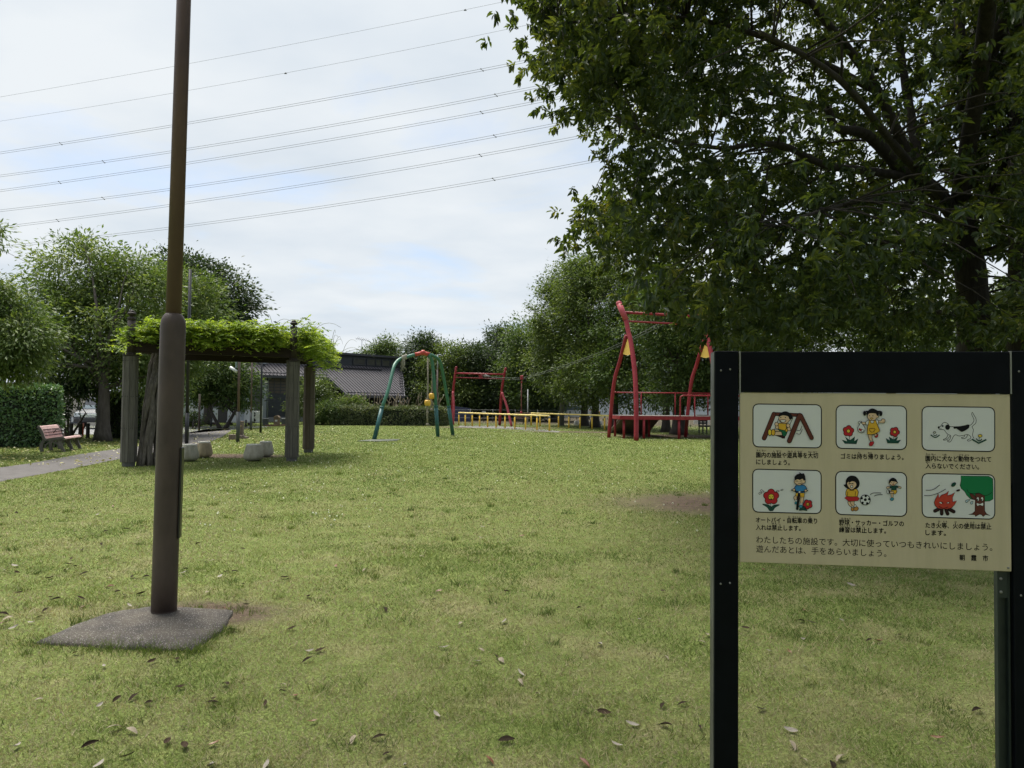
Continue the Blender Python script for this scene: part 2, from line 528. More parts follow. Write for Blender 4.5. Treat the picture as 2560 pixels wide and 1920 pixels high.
tint = np.where(rng.random(n) < np.clip(dry * (.80 + .25 * np.clip((7 - gy) / 4, 0, 1)) + .12 + .10 * np.clip((6 - gy) / 3, 0, 1), 0, .9), .75 + .25 * rng.random(n), .66 * np.clip(rng.normal(.5, .30, n) * .55 + .75 * big - .12, 0, 1))
gm = leaf_mat('grass_blade', [(0.0, (.058, .092, .024)), (0.35, (.125, .170, .044)), (0.66, (.215, .250, .075)), (0.74, (.205, .18, .10)), (1.0, (.41, .355, .235))], trans=.3, rough=.7, spec=.15, tcol=(1.1, 1.15, .6))
o = np_mesh('grass', V.reshape(-1, 3), np.arange(n * 3).reshape(-1, 3), tint, gm)
tag(o, 'short patchy lawn grass with dry straw coloured spots', 'grass', kind='stuff')

# coarser tufts and weeds that stand out of the turf
nt_ = 260
ty = np.exp(rng.uniform(math.log(2.6), math.log(20.0), nt_)); tx = rng.uniform(-1, 1, nt_) * (ty * .72 + .6)
ex = [(q.x + rng.normal(0, .03), q.y + rng.normal(0, .03)) for q in SLAB for _ in range(3)] + [(SLAB[i - 1].lerp(SLAB[i], f).x, SLAB[i - 1].lerp(SLAB[i], f).y) for i in (0, 9, 8, 7) for f in np.linspace(0, 1, 9)]
tx = np.concatenate([tx, [e[0] for e in ex]]); ty = np.concatenate([ty, [e[1] for e in ex]])
k = ~in_path(tx, ty) & ~in_poly([_sc.lerp(q, .93) for q in SLAB], tx, ty); tx, ty = tx[k], ty[k]
per = 34; n = len(tx) * per
sp_ = np.repeat(rng.uniform(.02, .075, len(tx)), per)
gx2 = np.repeat(tx, per) + rng.normal(0, 1, n) * sp_; gy2 = np.repeat(ty, per) + rng.normal(0, 1, n) * sp_
h2 = np.repeat(rng.uniform(.025, .06, len(tx)), per) * rng.uniform(.5, 1.2, n); w2_ = rng.uniform(.0015, .003, n) * np.clip(gy2 / 4, .9, 4); a2 = rng.uniform(0, 6.28, n)
ln2 = rng.normal(0, 1, (n, 2)) * (h2 * .6)[:, None]
V2 = np.stack([np.stack([gx2 - np.cos(a2) * w2_, gy2 - np.sin(a2) * w2_, np.full(n, -.002)], 1), np.stack([gx2 + np.cos(a2) * w2_, gy2 + np.sin(a2) * w2_, np.full(n, -.002)], 1), np.stack([gx2 + ln2[:, 0], gy2 + ln2[:, 1], h2], 1)], 1)
t2 = np.clip(np.repeat(rng.uniform(0, .45, len(tx)), per) + rng.normal(0, .08, n), 0, .66)
tag(np_mesh('grass_tufts', V2.reshape(-1, 3), np.arange(n * 3).reshape(-1, 3), t2, gm), 'longer green grass tufts and weeds standing out of the short turf', 'grass', kind='stuff')

# clover heads and daisies: pale specks all over the middle of the lawn
NF = 1150
fy = rng.uniform(8.0, 40.0, NF); fx = rng.uniform(-1, 1, NF) * (fy * .5) + fy * .06
k = (vnoise(fx, fy, .35, 11) + .25 * rng.random(NF) > .58) & ~in_path(fx, fy)
fx, fy = fx[k], fy[k]; n = len(fx)
r = .007 + .007 * rng.random(n) + fy * .00018
z = .03 + .03 * rng.random(n)
base = np.stack([fx, fy, z], 1)
oct_ = np.array([[1, 0, 0], [0, 1, 0], [-1, 0, 0], [0, -1, 0], [0, 0, 1.0], [0, 0, -.8]])
V = (base[:, None, :] + oct_[None] * r[:, None, None]).reshape(-1, 3)
fi = np.array([[0, 1, 4], [1, 2, 4], [2, 3, 4], [3, 0, 4], [1, 0, 5], [2, 1, 5], [3, 2, 5], [0, 3, 5]])
F = (np.arange(n)[:, None, None] * 6 + fi[None]).reshape(-1, 3)
o = np_mesh('clover_flowers', V, F, None, mat('clover_white', (.62, .64, .50), .8))
tag(o, 'tiny white clover heads dotted over the sunny lawn', 'flowers', kind='stuff')

# small dry leaves too many to count, on the lawn about the far posts and by the bench
def litter(name, label, areas, seed):
    rg = np.random.default_rng(seed)
    xs, ys = [], []
    for (px0, py0, px1, py1, cnt) in areas:
        for _ in range(cnt):
            p = G(rg.uniform(px0, px1), rg.uniform(py0, py1))
            xs.append(p.x); ys.append(p.y)
    n = len(xs)
    Pb = np.stack([xs, ys, .03 + .02 * rg.random(n)], 1)
    a = rg.uniform(0, 6.283, n)
    D = np.stack([np.cos(a), np.sin(a), rg.uniform(-.1, .5, n)], 1)
    V, F, T = leaf_arrays(rg, Pb, D, .05 + .05 * rg.random(n), .03 + .03 * rg.random(n), rg.random(n), 4)
    lm = leaf_mat('litter_leaf', [(0, (.20, .17, .07)), (.5, (.36, .33, .13)), (1, (.55, .52, .34))], .2)
    tag(np_mesh(name, V, F, T, lm), label, 'leaf litter', kind='stuff')
litter('leaf_litter', 'thin scatter of small yellow leaves on lawn round the grey lamp column', [(560, 1074, 850, 1112, 520), (480, 1082, 610, 1125, 160), (470, 1060, 560, 1080, 60)], 21)
litter('leaf_litter', 'thin scatter of small yellow leaves on verge around the pink bench', [(-60, 1120, 300, 1166, 260), (200, 1098, 360, 1122, 160)], 22)

# ------------------------------------------------------------------ fallen leaves (each one an object)
FA = "95,190d 145,150d 270,228d 385,217d 545,165d 652,153r 560,200p 560,262p 730,283d 610,297d 430,315d 315,305d 465,340d 585,372d 473,402d 410,455d 392,486d 432,497d 380,520p 485,540d 287,565d 100,533d 85,495p 30,520p 628,568p 765,558d 842,558d 633,615r 675,645d 712,663d 810,657d 110,650d 290,677d 325,688d 467,683d 475,733r 262,750d 230,790d 15,775d 45,800p 20,825r 80,850p 180,822p 745,723p 1140,368d 1330,413r 1400,397d 1185,475d 1225,465p 1300,530d 1352,527d 1068,515d 1055,535p 1265,557p 1395,600d 1195,650p 1640,562d 1660,570d 1780,672d 1415,700p 1415,720d 1330,865d 1935,495r 1290,740r 1680,857d 1785,985p 1845,983d 1770,1037d 1020,1035d 435,998r 870,1048d 600,1073p 1035,1195d 1300,1178d 1630,1180p 1625,1218d 1705,1245r 1530,1290d 1230,1262d 1230,1285d 675,1263d 770,1253d 855,1285d 570,1300p 225,1265p 665,1430p 1060,1420p 760,1448p 1800,1393r 520,1525d 960,1512d 1060,1535d 95,1535p 740,1590d 570,1645p 1215,1648p 1535,1648p 2035,1497p 1235,1520r"
FB = "205,85d 910,45d 740,260d 770,287d 705,270p 695,333p 935,323r 1525,300d 845,643d 145,748d 455,640r 425,690d 25,520p 355,440p 580,828p 830,818p 485,967p 700,980p 675,1045p 815,1040p 785,1020d 1605,803p 1380,947p 1765,1025p 2000,893p 1965,935p 1235,478d 1260,738d 1745,640d 1025,1233p 440,1355p 925,1115p 925,1165p 1405,1340d 1745,1300d 1860,1290d 1955,1425d 1565,1408p 1760,1415d 105,1485d 160,1580d 745,1615r 260,1645p 1295,1635r 1730,1610p 845,1500d 1480,1528p"
FC = "410,205r 1018,310p 1640,388p 690,488r 668,562d 748,573p 950,553p 290,612d 680,685p 1140,693d 1205,700r 1355,658d 455,770p 590,772r 700,878p 395,1172p 1705,1178p 1885,1180d 1620,1372r 610,1425p 690,1525p 945,1510p 885,1560d 600,1315p"
LEAFMAT = {'d': [mat('dead_leaf_dark', (.018, .013, .009), .9, spec=.08, var=(.045, .032, .022), vscale=30), mat('dead_leaf_umber', (.034, .023, .015), .9, spec=.08, var=(.07, .05, .034), vscale=25)],
           'r': [mat('dead_leaf_rust', (.17, .055, .022), .5, var=(.10, .045, .025), vscale=30), mat('dead_leaf_tan', (.21, .105, .045), .5, var=(.14, .06, .03), vscale=30)],
           'p': [mat('dead_leaf_pale', (.26, .22, .15), .8, var=(.17, .14, .095), vscale=25), mat('dead_leaf_grey', (.22, .20, .17), .8, var=(.30, .265, .215), vscale=25)]}
def fallen_leaf_mesh(kind, var, seed):
    rg = random.Random(seed)
    mbl = MB()
    n = 7
    curl = rg.uniform(.25, .7) * (1 if var else -1); fold = rg.uniform(.15, .6)
    if kind == 'p': fold *= .6
    pts = []
    for i in range(n):
        t = i / (n - 1)
        w = math.sin(math.pi * (t * .9 + .05)) ** .8 * .23 * (1 - .25 * t)
        x = (t - .5)
        z = .05 + curl * (x * x) * .9 if curl > 0 else .05 - curl * (.25 - x * x) * .8
        for s in (-1, -.5, 0, .5, 1):
            pts.append((x, s * w, z + abs(s) ** 1.5 * w * fold + rg.uniform(-.012, .012)))
    fs = []
    for i in range(n - 1):
        for j in range(4):
            a = i * 5 + j
            fs.append((a, a + 1, a + 6, a + 5))
    mbl.add(pts, fs, 0, True)
    mbl.tube([(-.5, 0, pts[2][2]), (-.62, .02, pts[2][2] + .04)], .012, 5)
    me = mbl.build_local('fallen_leaf', LEAFMAT[kind][var])
    d = me.data
    bpy.data.objects.remove(me, do_unlink=True)
    d.name = 'fallen_leaf'
    return d
LM = {(k, i): fallen_leaf_mesh(k, i % 2, 31 * i + ord(k)) for k in 'drp' for i in range(4)}
LWORD = {'d': 'dark brown curled dead leaf', 'r': 'rust red dead leaf', 'p': 'pale bleached dead leaf'}
rnd = random.Random(5)
_slabc = G(330, 1580)
for src, ox, oy, sc in ((FA, 0, 1200, 2.304), (FB, 900, 1200, 2.304), (FC, 1760, 1350, 2.765)):
    for tok in src.split():
        k = tok[-1]
        a, b = tok[:-1].split(',')
        px, py = ox + float(a) / sc, oy + float(b) / sc
        p = G(px, py, .012)
        o = bpy.data.objects.new('fallen_leaf', LM[(k, rnd.randrange(4))])
        COL.objects.link(o)
        s = rnd.uniform(.040, .068) * (1.1 if k == 'd' else 1)
        zz = .012
        if in_poly(SLAB, np.array([p.x]), np.array([p.y]))[0]: zz = .065
        o.location = (p.x, p.y, zz)
        o.scale = (s, s * rnd.uniform(.8, 1.2), s)
        o.rotation_euler = (rnd.uniform(-.5, .5), rnd.uniform(-.35, .35), rnd.uniform(0, 6.28))
        if (p - _slabc).length < 1.25: w = 'beside the concrete slab of the brown pole'
        elif px > 1846: w = 'in the grass seen between the posts of the rules board'
        elif px > 1560: w = 'in the grass close to the rules board'
        elif p.y < 4.2: w = 'on the worn turf at the very front of the lawn'
        elif p.y < 6.5: w = 'on the lawn just beyond the worn front turf'
        elif px < 620: w = 'on the lawn between the brown pole and the pergola'
        else: w = 'on the open green lawn'
        tag(o, LWORD[k] + ' ' + w, 'fallen leaf', 'fallen leaves on the lawn')

# ================================================================== rules board (sign)
BLK = mat('sign_black', (.0015, .0024, .0045), .5, spec=.10, var=(.003, .0042, .007), vscale=14)
EDGE = mat('sign_edge_grey', (.055, .058, .055), .45, spec=.4, var=(.09, .095, .09), vscale=5)
TRIM = mat('sign_trim', (.22, .22, .20), .5)
CREAM = mat('sign_cream', (.53, .455, .315), .55, spec=.15, var=(.475, .408, .278), vscale=5, stretch=(4, 4, .7))
A0 = P(1849, 981, 2.54); A1 = P(2526, 986, 2.43)
SU = Vector((A1.x - A0.x, A1.y - A0.y, 0)); PW = SU.length; SU.normalize()
SV = Vector((0, 0, 1)); SN = Vector((SU.y, -SU.x, 0))       # SN points at the reader
S0 = Vector((A0.x, A0.y, 0))
def sp(u, v, w=0.0):
    return S0 + SU * u + SV * v + SN * w
def sign_uv(px, py):
    h = plane_hit(px, py, S0, SN)
    return ((h - S0).dot(SU), h.z)
ZT, ZB, ZH = 1.5415, .9385, 1.690
SAX = (SU, SN, SV)
sign = empty('notice_board', sp(PW / 2, 0), 'cream park rules board with six cartoon pictures and Japanese captions in a black two-post frame', 'sign')
sw = .083
for u, nm in ((-sw / 2 - .004, 0), (PW + sw / 2 + .004, 1)):
    mb = MB()
    mb.box(sp(u, ZH / 2 - .0, -.036), (sw, .080, ZH + .0), SAX, 0, .0025)
    # outer side face, away from the panel, in a paler grey than the front
    mb.box(sp(u + (-1 if nm == 0 else 1) * (sw / 2 + .0015), ZH / 2, -.037), (.003, .074, ZH - .006), SAX, 1)
    for z in (.86, 1.62):
        for du in (-.02, .012):
            mb.ball(sp(u + du, z if du < 0 else z + .004, .004), .0035, 8, 2)
    mb.build('post', [BLK, EDGE, TRIM], sign)
mb = MB()
mb.box(sp(PW / 2, (ZT + ZH) / 2 - .0005, -.012), (PW - .006, .034, ZH - ZT - .004), SAX, 0, .002)
mb.build('header_beam', BLK, sign)
for u in (.0006, PW - .0006):
    mb = MB(); mb.box(sp(u, (ZT + ZH) / 2, .001), (.0042, .012, ZH - ZT - .002), SAX)
    mb.build('trim_strip', TRIM, sign)
mb = MB()
mb.box(sp(PW / 2, (ZT + ZB) / 2, -.006), (PW - .002, .012, ZT - ZB), SAX, 0, .0015)
panel = mb.build('panel', CREAM, sign)
for u0 in (PW - .020,):
    mb = MB()
    for du in (-.017, .017):
        mb.box(sp(u0 + du, .62, -.024), (.006, .022, 1.24), SAX)
    mb.box(sp(u0, .62, -.032), (.028, .004, 1.24), SAX, 0)
    mb.box(sp(u0, .89, -.018), (.028, .006, .09), SAX, 0)
    for z in (.865, .91):
        mb.ball(sp(u0 - .008, z, -.014), .005, 8, 1)
    mb.build('slotted_rail', [mat('rail_dark_green', (.012, .020, .018), .5, var=(.02, .03, .026), vscale=20), TRIM], sign)
mb = MB(); mb.ball(sp(PW - .012, ZB + .012, .001), .004, 8); mb.build('screw', TRIM, panel)

# ------------------------------------------------ flat drawing tools for the printed pictures
INK = {'k': (.006, .006, .008), 'w': (.62, .625, .62), 'y': (.62, .36, .035), 'Y': (.70, .52, .06), 'b': (.11, .032, .022), 'D': (.03, .012, .012),
       's': (.62, .44, .28), 'r': (.42, .022, .028), 'R': (.45, .05, .03), 'g': (.012, .12, .055), 'G': (.01, .17, .06), 'e': (.012, .06, .045),
       'u': (.035, .19, .42), 'c': (.05, .25, .36), 'l': (.38, .50, .56), 'o': (.42, .20, .05), 'L': (.45, .45, .40)}
INKKEYS = list(INK)
INKM = [mat('print_' + {'k': 'black', 'w': 'white', 'y': 'amber', 'Y': 'yellow', 'b': 'brown', 'D': 'dark_brown', 's': 'skin', 'r': 'crimson', 'R': 'red', 'g': 'green', 'G': 'bright_green',
        'e': 'dark_green', 'u': 'blue', 'c': 'teal', 'l': 'pale_blue', 'o': 'orange', 'L': 'straw'}[k], INK[k], .55, spec=.15) for k in INKKEYS]
def smooth_closed(pts, sub=4):
    n = len(pts); o = []
    for i in range(n):
        p0, p1, p2, p3 = pts[i - 1], pts[i], pts[(i + 1) % n], pts[(i + 2) % n]
        for k in range(sub):
            t = k / sub
            o.append(tuple(.5 * (2 * p1[j] + (p2[j] - p0[j]) * t + (2 * p0[j] - 5 * p1[j] + 4 * p2[j] - p3[j]) * t * t + (3 * p1[j] - p0[j] - 3 * p2[j] + p3[j]) * t ** 3) for j in (0, 1)))
    return o
def smooth_open(pts, sub=5):
    if len(pts) < 3: return pts
    q = [pts[0]] + list(pts) + [pts[-1]]; o = []
    for i in range(1, len(q) - 2):
        p0, p1, p2, p3 = q[i - 1], q[i], q[i + 1], q[i + 2]
        for k in range(sub):
            t = k / sub
            o.append(tuple(.5 * (2 * p1[j] + (p2[j] - p0[j]) * t + (2 * p0[j] - 5 * p1[j] + 4 * p2[j] - p3[j]) * t * t + (3 * p1[j] - p0[j] - 3 * p2[j] + p3[j]) * t ** 3) for j in (0, 1)))
    o.append(pts[-1])
    return o
from mathutils.geometry import tessellate_polygon
class Drawing:
    SC = 10.0545
    def __init__(s, ox, oy):
        s.ox, s.oy = ox, oy; s.mb = MB(); s.layer = 0
    def pt(s, p):
        u, v = sign_uv(s.ox + p[0] / s.SC, s.oy + p[1] / s.SC)
        return sp(u, v, .0006 + s.layer * .00006)
    def fill(s, col, pts):
        s.layer += 1
        v = [s.pt(p) for p in pts]
        tri = tessellate_polygon([[Vector((p[0], p[1], 0)) for p in pts]])
        fs = []
        for a, b, c in tri:
            nn = (v[b] - v[a]).cross(v[c] - v[a])
            fs.append((a, b, c) if nn.dot(SN) > 0 else (a, c, b))
        s.mb.add(v, fs, INKKEYS.index(col))
    def stroke(s, pts, w=16, col='k', closed=False):
        s.layer += 1
        n = len(pts); vs = []
        for i in range(n):
            a = pts[(i - 1) % n] if (closed or i > 0) else pts[0]
            b = pts[(i + 1) % n] if (closed or i < n - 1) else pts[-1]
            dx_, dy_ = b[0] - a[0], b[1] - a[1]; L = math.hypot(dx_, dy_) or 1
            nx, ny = -dy_ / L * w / 2, dx_ / L * w / 2
            vs += [s.pt((pts[i][0] + nx, pts[i][1] + ny)), s.pt((pts[i][0] - nx, pts[i][1] - ny))]
        fs = []
        for i in range(n if closed else n - 1):
            j = (i + 1) % n
            fs.append((2 * i, 2 * i + 1, 2 * j + 1, 2 * j))
        s.mb.add(vs, fs, INKKEYS.index(col))
    def poly(s, col, pts, ol=15, sm=True, olc='k'):
        q = smooth_closed(pts) if sm else pts
        s.fill(col, q)
        if ol: s.stroke(q, ol, olc, True)
    def ell(s, col, c, rx, ry=None, ol=15, rot=0):
        ry = ry or rx
        q = []
        for k in range(20):
            a = 2 * math.pi * k / 20
            x, y = rx * math.cos(a), ry * math.sin(a)
            q.append((c[0] + x * math.cos(rot) - y * math.sin(rot), c[1] + x * math.sin(rot) + y * math.cos(rot)))
        s.fill(col, q)
        if ol: s.stroke(q, ol, 'k', True)
    def cap(s, col, a, b, w, ol=15):
        dx_, dy_ = b[0] - a[0], b[1] - a[1]; L = math.hypot(dx_, dy_); an = math.atan2(dy_, dx_)
        q = [(b[0] + math.cos(an + t) * w / 2, b[1] + math.sin(an + t) * w / 2) for t in [(-.5 + k / 6) * math.pi for k in range(7)]]
        q += [(a[0] + math.cos(an + t) * w / 2, a[1] + math.sin(an + t) * w / 2) for t in [(.5 + k / 6) * math.pi for k in range(7)]]
        s.fill(col, q)
        if ol: s.stroke(q, ol, 'k', True)
    def line(s, pts, w=15, col='k', sm=True):
        s.stroke(smooth_open(pts) if sm else pts, w, col)
    def frame(s, TL, TR, BR, BL, r=135):
        def corner(p, a, b):
            def toward(p, q): L = math.hypot(q[0] - p[0], q[1] - p[1]); return (p[0] + (q[0] - p[0]) / L * r, p[1] + (q[1] - p[1]) / L * r)
            A, B = toward(p, a), toward(p, b)
            return [tuple((1 - t) ** 2 * A[j] + 2 * t * (1 - t) * (p[j] * .85 + .15 * (A[j] + B[j]) / 2) + t * t * B[j] for j in (0, 1)) for t in [k / 6 for k in range(7)]]
        q = corner(TL, BL, TR) + corner(TR, TL, BR) + corner(BR, TR, BL) + corner(BL, BR, TL)
        s.fill('w', q); s.stroke(q, 26, 'k', True)
    def flower(s, c, R, r, rc, face=0, rot=0.3, col='r'):
        for ring in (0, 1):
            for k in range(5):
                a = rot + k * 2 * math.pi / 5
                s.ell('k' if ring == 0 else col, (c[0] + R * math.cos(a), c[1] + R * math.sin(a)), r + (9 if ring == 0 else -7), None, 0)
        s.ell(col, c, R * .8, None, 0)
        s.ell('Y', c, rc)
        if face:
            f = rc / 70
            s.line([(c[0] - 52 * f, c[1] - 12 * f), (c[0] - 12 * f, c[1] + 8 * f)], 14); s.line([(c[0] + 52 * f, c[1] - 12 * f), (c[0] + 12 * f, c[1] + 8 * f)], 14)
            s.ell('k', (c[0], c[1] + 50 * f), 20 * f, 16 * f, 0)
    def done(s, name, label):
        o = s.mb.build(name, INKM, panel)
        o['label'] = label
        return o

# picture 1: child on a swing
d = Drawing(1860, 990); d.frame((225, 200), (1945, 222), (1945, 1305), (225, 1275))
d.poly('b', [(740, 410), (1380, 440), (1380, 520), (780, 495)], 15, False)
d.cap('b', (750, 455), (505, 1060), 105)
d.line([(880, 540), (760, 860)], 14); d.line([(1230, 540), (1030, 990)], 14)
d.poly('D', [(770, 985), (1040, 1000), (1022, 1062), (955, 1062), (930, 1040)], 12, False)
d.poly('s', [(770, 850), (880, 850), (890, 890), (775, 890)], 13, False)
d.poly('s', [(770, 900), (930, 893), (958, 985), (775, 990)], 13, False)
d.poly('g', [(870, 815), (1060, 870), (1078, 920), (1040, 1000), (972, 1000), (945, 905), (880, 870)], 13)
d.poly('y', [(860, 690), (1000, 690), (1085, 700), (1062, 800), (1030, 865), (850, 812)], 13)
d.poly('y', [(1080, 800), (1105, 862), (1062, 905), (1035, 870)], 13)
d.poly('s', [(788, 755), (858, 748), (862, 820), (800, 815)], 13); d.ell('s', (815, 705), 47, None, 14)
d.poly('s', [(1085, 785), (1150, 780), (1168, 862), (1102, 868)], 13); d.ell('s', (1105, 742), 48, None, 14)
d.ell('Y', (645, 915), 45, 80); d.ell('y', (730, 915), 48, 80)
d.poly('s', [(880, 520), (878, 600), (930, 668), (1010, 692), (1095, 668), (1140, 615), (1168, 590), (1130, 500), (1000, 460)], 13)
d.poly('k', [(865, 512), (900, 440), (1030, 388), (1145, 430), (1215, 520), (1180, 585), (1135, 575), (1110, 515), (1040, 490), (965, 485), (905, 505)], 6)
d.ell('k', (920, 540), 14, None, 0); d.ell('k', (1035, 540), 14, None, 0)
d.poly('w', [(905, 602), (1045, 602), (1012, 655), (945, 655)], 15, True, 'b')
d.cap('b', (1392, 485), (1135, 1128), 110); d.cap('b', (1420, 490), (1692, 1052), 96); d.cap('b', (1395, 480), (1138, 1124), 92, 0)
d.line([(1310, 858), (1400, 862), (1452, 748)], 13); d.line([(1310, 938), (1400, 955), (1462, 830)], 13)
d.done('picture', 'drawing of a child on a swing')
# picture 2: girl carrying rubbish home
d = Drawing(2060, 990); d.frame((303, 232), (2072, 250), (2072, 1348), (303, 1315), 150)
d.line([(625, 970), (652, 1120)], 13, 'e')
d.poly('e', [(445, 1098), (580, 1140), (528, 1020), (650, 1118), (776, 1018), (760, 1136), (856, 1070), (812, 1205), (520, 1195)], 8, False)
d.flower((610, 880), 74, 66, 45, 0, -.2)
d.line([(1755, 985), (1742, 1100)], 13, 'e')
d.poly('e', [(1553, 1060), (1650, 1118), (1625, 1020), (1742, 1096), (1852, 1025), (1815, 1122), (1926, 1102), (1862, 1186), (1590, 1184)], 8, False)
d.flower((1770, 903), 66, 58, 40, 0, .1)
d.poly('s', [(1250, 968), (1318, 945), (1335, 1000), (1290, 1010)], 12); d.poly('r', [(1322, 938), (1350, 985), (1322, 1042), (1278, 1035), (1270, 1000), (1312, 1000)], 10)
d.poly('s', [(1108, 965), (1196, 965), (1196, 1050), (1222, 1130), (1166, 1142), (1118, 1050)], 13); d.poly('w', [(1160, 1130), (1218, 1120), (1222, 1160), (1170, 1165)], 8)
d.poly('r', [(1128, 1200), (1165, 1150), (1242, 1145), (1232, 1212), (1180, 1256), (1135, 1245)], 10)
d.poly('s', [(1045, 660), (940, 662), (958, 712), (1045, 708)], 12); d.poly('s', [(1350, 622), (1428, 622), (1450, 572), (1522, 592), (1502, 672), (1360, 670)], 13)
d.poly('w', [(880, 650), (950, 700), (1022, 810), (992, 900), (920, 922), (852, 882), (840, 800), (882, 715)], 14)
d.poly('w', [(848, 660), (890, 632), (940, 636), (905, 668), (890, 700), (865, 690)], 12)
d.poly('r', [(868, 808), (955, 842), (932, 890), (862, 850)], 8, False); d.ell('w', (958, 872), 28, 30, 9)
d.poly('w', [(1120, 615), (1048, 640), (1042, 712), (1092, 724)], 13); d.poly('w', [(1288, 608), (1352, 615), (1352, 702), (1322, 706)], 13)
d.poly('y', [(1125, 612), (1290, 612), (1330, 720), (1398, 880), (1290, 942), (1180, 972), (1072, 962), (1080, 800)], 14, False)
d.ell('w', (1200, 645), 42, 38, 12)
d.stroke(smooth_closed([(1130, 820), (1265, 820), (1240, 890), (1190, 908), (1148, 882)]), 12, 'k', True)
d.poly('s', [(1085, 480), (1090, 560), (1140, 605), (1200, 618), (1270, 600), (1312, 555), (1358, 530), (1350, 490), (1300, 430), (1150, 420)], 13)
d.ell('k', (1010, 432), 40, 62, 0); d.ell('k', (1415, 440), 42, 66, 0); d.line([(1040, 385), (1090, 390)], 34); d.line([(1340, 390), (1400, 385)], 34)
d.poly('k', [(1068, 482), (1058, 420), (1120, 350), (1200, 314), (1292, 345), (1362, 400), (1352, 485), (1318, 492), (1290, 440), (1200, 428), (1100, 440)], 5)
d.ell('k', (1130, 495), 12, None, 0); d.ell('k', (1215, 495), 12, None, 0); d.poly('Y', [(1150, 552), (1216, 555), (1185, 588)], 12, True, 'b')
d.done('picture', 'drawing of a girl with pigtails carrying a rubbish bag')
# picture 3: dog
d = Drawing(2280, 990); d.frame((250, 262), (2076, 286), (2076, 1398), (252, 1362), 150)
d.line([(680, 790), (730, 740), (770, 690), (820, 665), (890, 690), (950, 765), (1050, 770), (1200, 765), (1330, 740), (1400, 722), (1470, 730), (1540, 650), (1550, 580), (1500, 470), (1515, 410), (1560, 490), (1605, 570), (1600, 680), (1510, 770), (1540, 850), (1520, 980), (1555, 1070)], 14)
d.line([(690, 840), (800, 850), (840, 900), (900, 965), (970, 1000), (940, 1100), (890, 1120), (910, 1150), (970, 1140), (1070, 980), (1180, 1005), (1300, 985), (1400, 970), (1470, 1020), (1460, 1070), (1390, 1105), (1420, 1135), (1500, 1100)], 14)
d.line([(895, 980), (860, 1060), (790, 1090), (800, 1110), (880, 1090), (950, 1000)], 14); d.line([(1320, 990), (1300, 1030), (1240, 1045), (1260, 1070), (1340, 1060), (1400, 980)], 14)
d.ell('k', (668, 790), 24, 30, 0); d.line([(665, 815), (695, 843)], 14); d.line([(700, 815), (740, 815)], 10)
d.ell('k', (890, 785), 60, 66, 0); d.ell('k', (768, 752), 32, 20, 0, -.4); d.ell('w', (790, 745), 9, None, 0)
d.poly('k', [(1050, 775), (1200, 770), (1400, 725), (1437, 762), (1400, 822), (1260, 897), (1180, 862), (1110, 815), (1055, 820)], 4)
d.ell('L', (560, 915), 32, 24, 13); d.line([(465, 975), (580, 1042), (690, 978)], 26, 'e'); d.line([(530, 968), (578, 1002), (622, 965)], 20, 'e')
d.line([(1685, 1040), (1678, 1130)], 11, 'e'); d.ell('Y', (1705, 1000), 50, 36, 15); d.line([(1500, 1085), (1670, 1185), (1862, 1095)], 40, 'e', False); d.line([(1600, 1068), (1680, 1130), (1752, 1080)], 26, 'e')
d.done('picture', 'drawing of a white dog with black patches')
# picture 4: boy on a bicycle
d = Drawing(1860, 1160); d.frame((218, 128), (1938, 165), (1938, 1247), (220, 1205))
d.line([(672, 975), (674, 1080)], 15, 'e')
d.poly('e', [(460, 1010), (560, 1012), (640, 1040), (678, 1090), (685, 1175), (635, 1168), (580, 1090)], 9); d.poly('e', [(895, 1025), (790, 1022), (715, 1048), (680, 1095), (690, 1175), (732, 1165), (780, 1095)], 9)
d.flower((680, 825), 110, 88, 72, 1, -1.57)
for q in ([(505, 700), (440, 645), (412, 660), (432, 692)], [(446, 716), (392, 762), (370, 742), (385, 715)], [(795, 690), (850, 660), (882, 680), (850, 694)], [(915, 655), (960, 630), (980, 647), (950, 664)]):
    d.poly('w', q, 11)
d.poly('s', [(1280, 792), (1342, 815), (1312, 900), (1292, 932), (1245, 850)], 12); d.poly('s', [(1415, 825), (1498, 825), (1466, 990), (1410, 990)], 12)
d.poly('w', [(1285, 905), (1325, 900), (1330, 940), (1290, 940)], 6); d.poly('w', [(1400, 990), (1465, 988), (1462, 1022), (1405, 1022)], 6)
d.ell('c', (1302, 978), 34, 34, 9); d.poly('e', [(1378, 1160), (1450, 1060), (1512, 1090), (1582, 1172), (1480, 1158)], 8); d.ell('c', (1420, 1062), 46, 38, 9)
d.flower((1595, 1010), 66, 54, 42, 1, .5)
d.poly('y', [(1305, 720), (1362, 720), (1352, 812), (1278, 790)], 12, False); d.poly('y', [(1400, 720), (1512, 720), (1502, 826), (1408, 826)], 12, False)
d.cap('k', (1375, 740), (1328, 1125), 62, 0); d.ell('D', (1355, 850), 42, 40, 0)
d.poly('u', [(1290, 545), (1340, 525), (1470, 525), (1540, 560), (1568, 640), (1510, 662), (1510, 716), (1300, 712), (1290, 650), (1252, 622)], 14)
d.line([(1175, 645), (1290, 685), (1400, 695), (1500, 685), (1600, 665)], 26); d.ell('s', (1250, 645), 34); d.ell('s', (1540, 665), 34); d.ell('w', (1385, 700), 26, None, 6)
d.poly('s', [(1258, 420), (1260, 468), (1330, 520), (1400, 528), (1480, 482), (1522, 470), (1525, 410), (1470, 360), (1300, 375)], 13)
d.poly('k', [(1262, 412), (1262, 320), (1320, 258), (1392, 240), (1372, 202), (1432, 240), (1495, 232), (1522, 300), (1538, 400), (1490, 412), (1462, 362), (1390, 395), (1340, 375), (1300, 390)], 5, False)
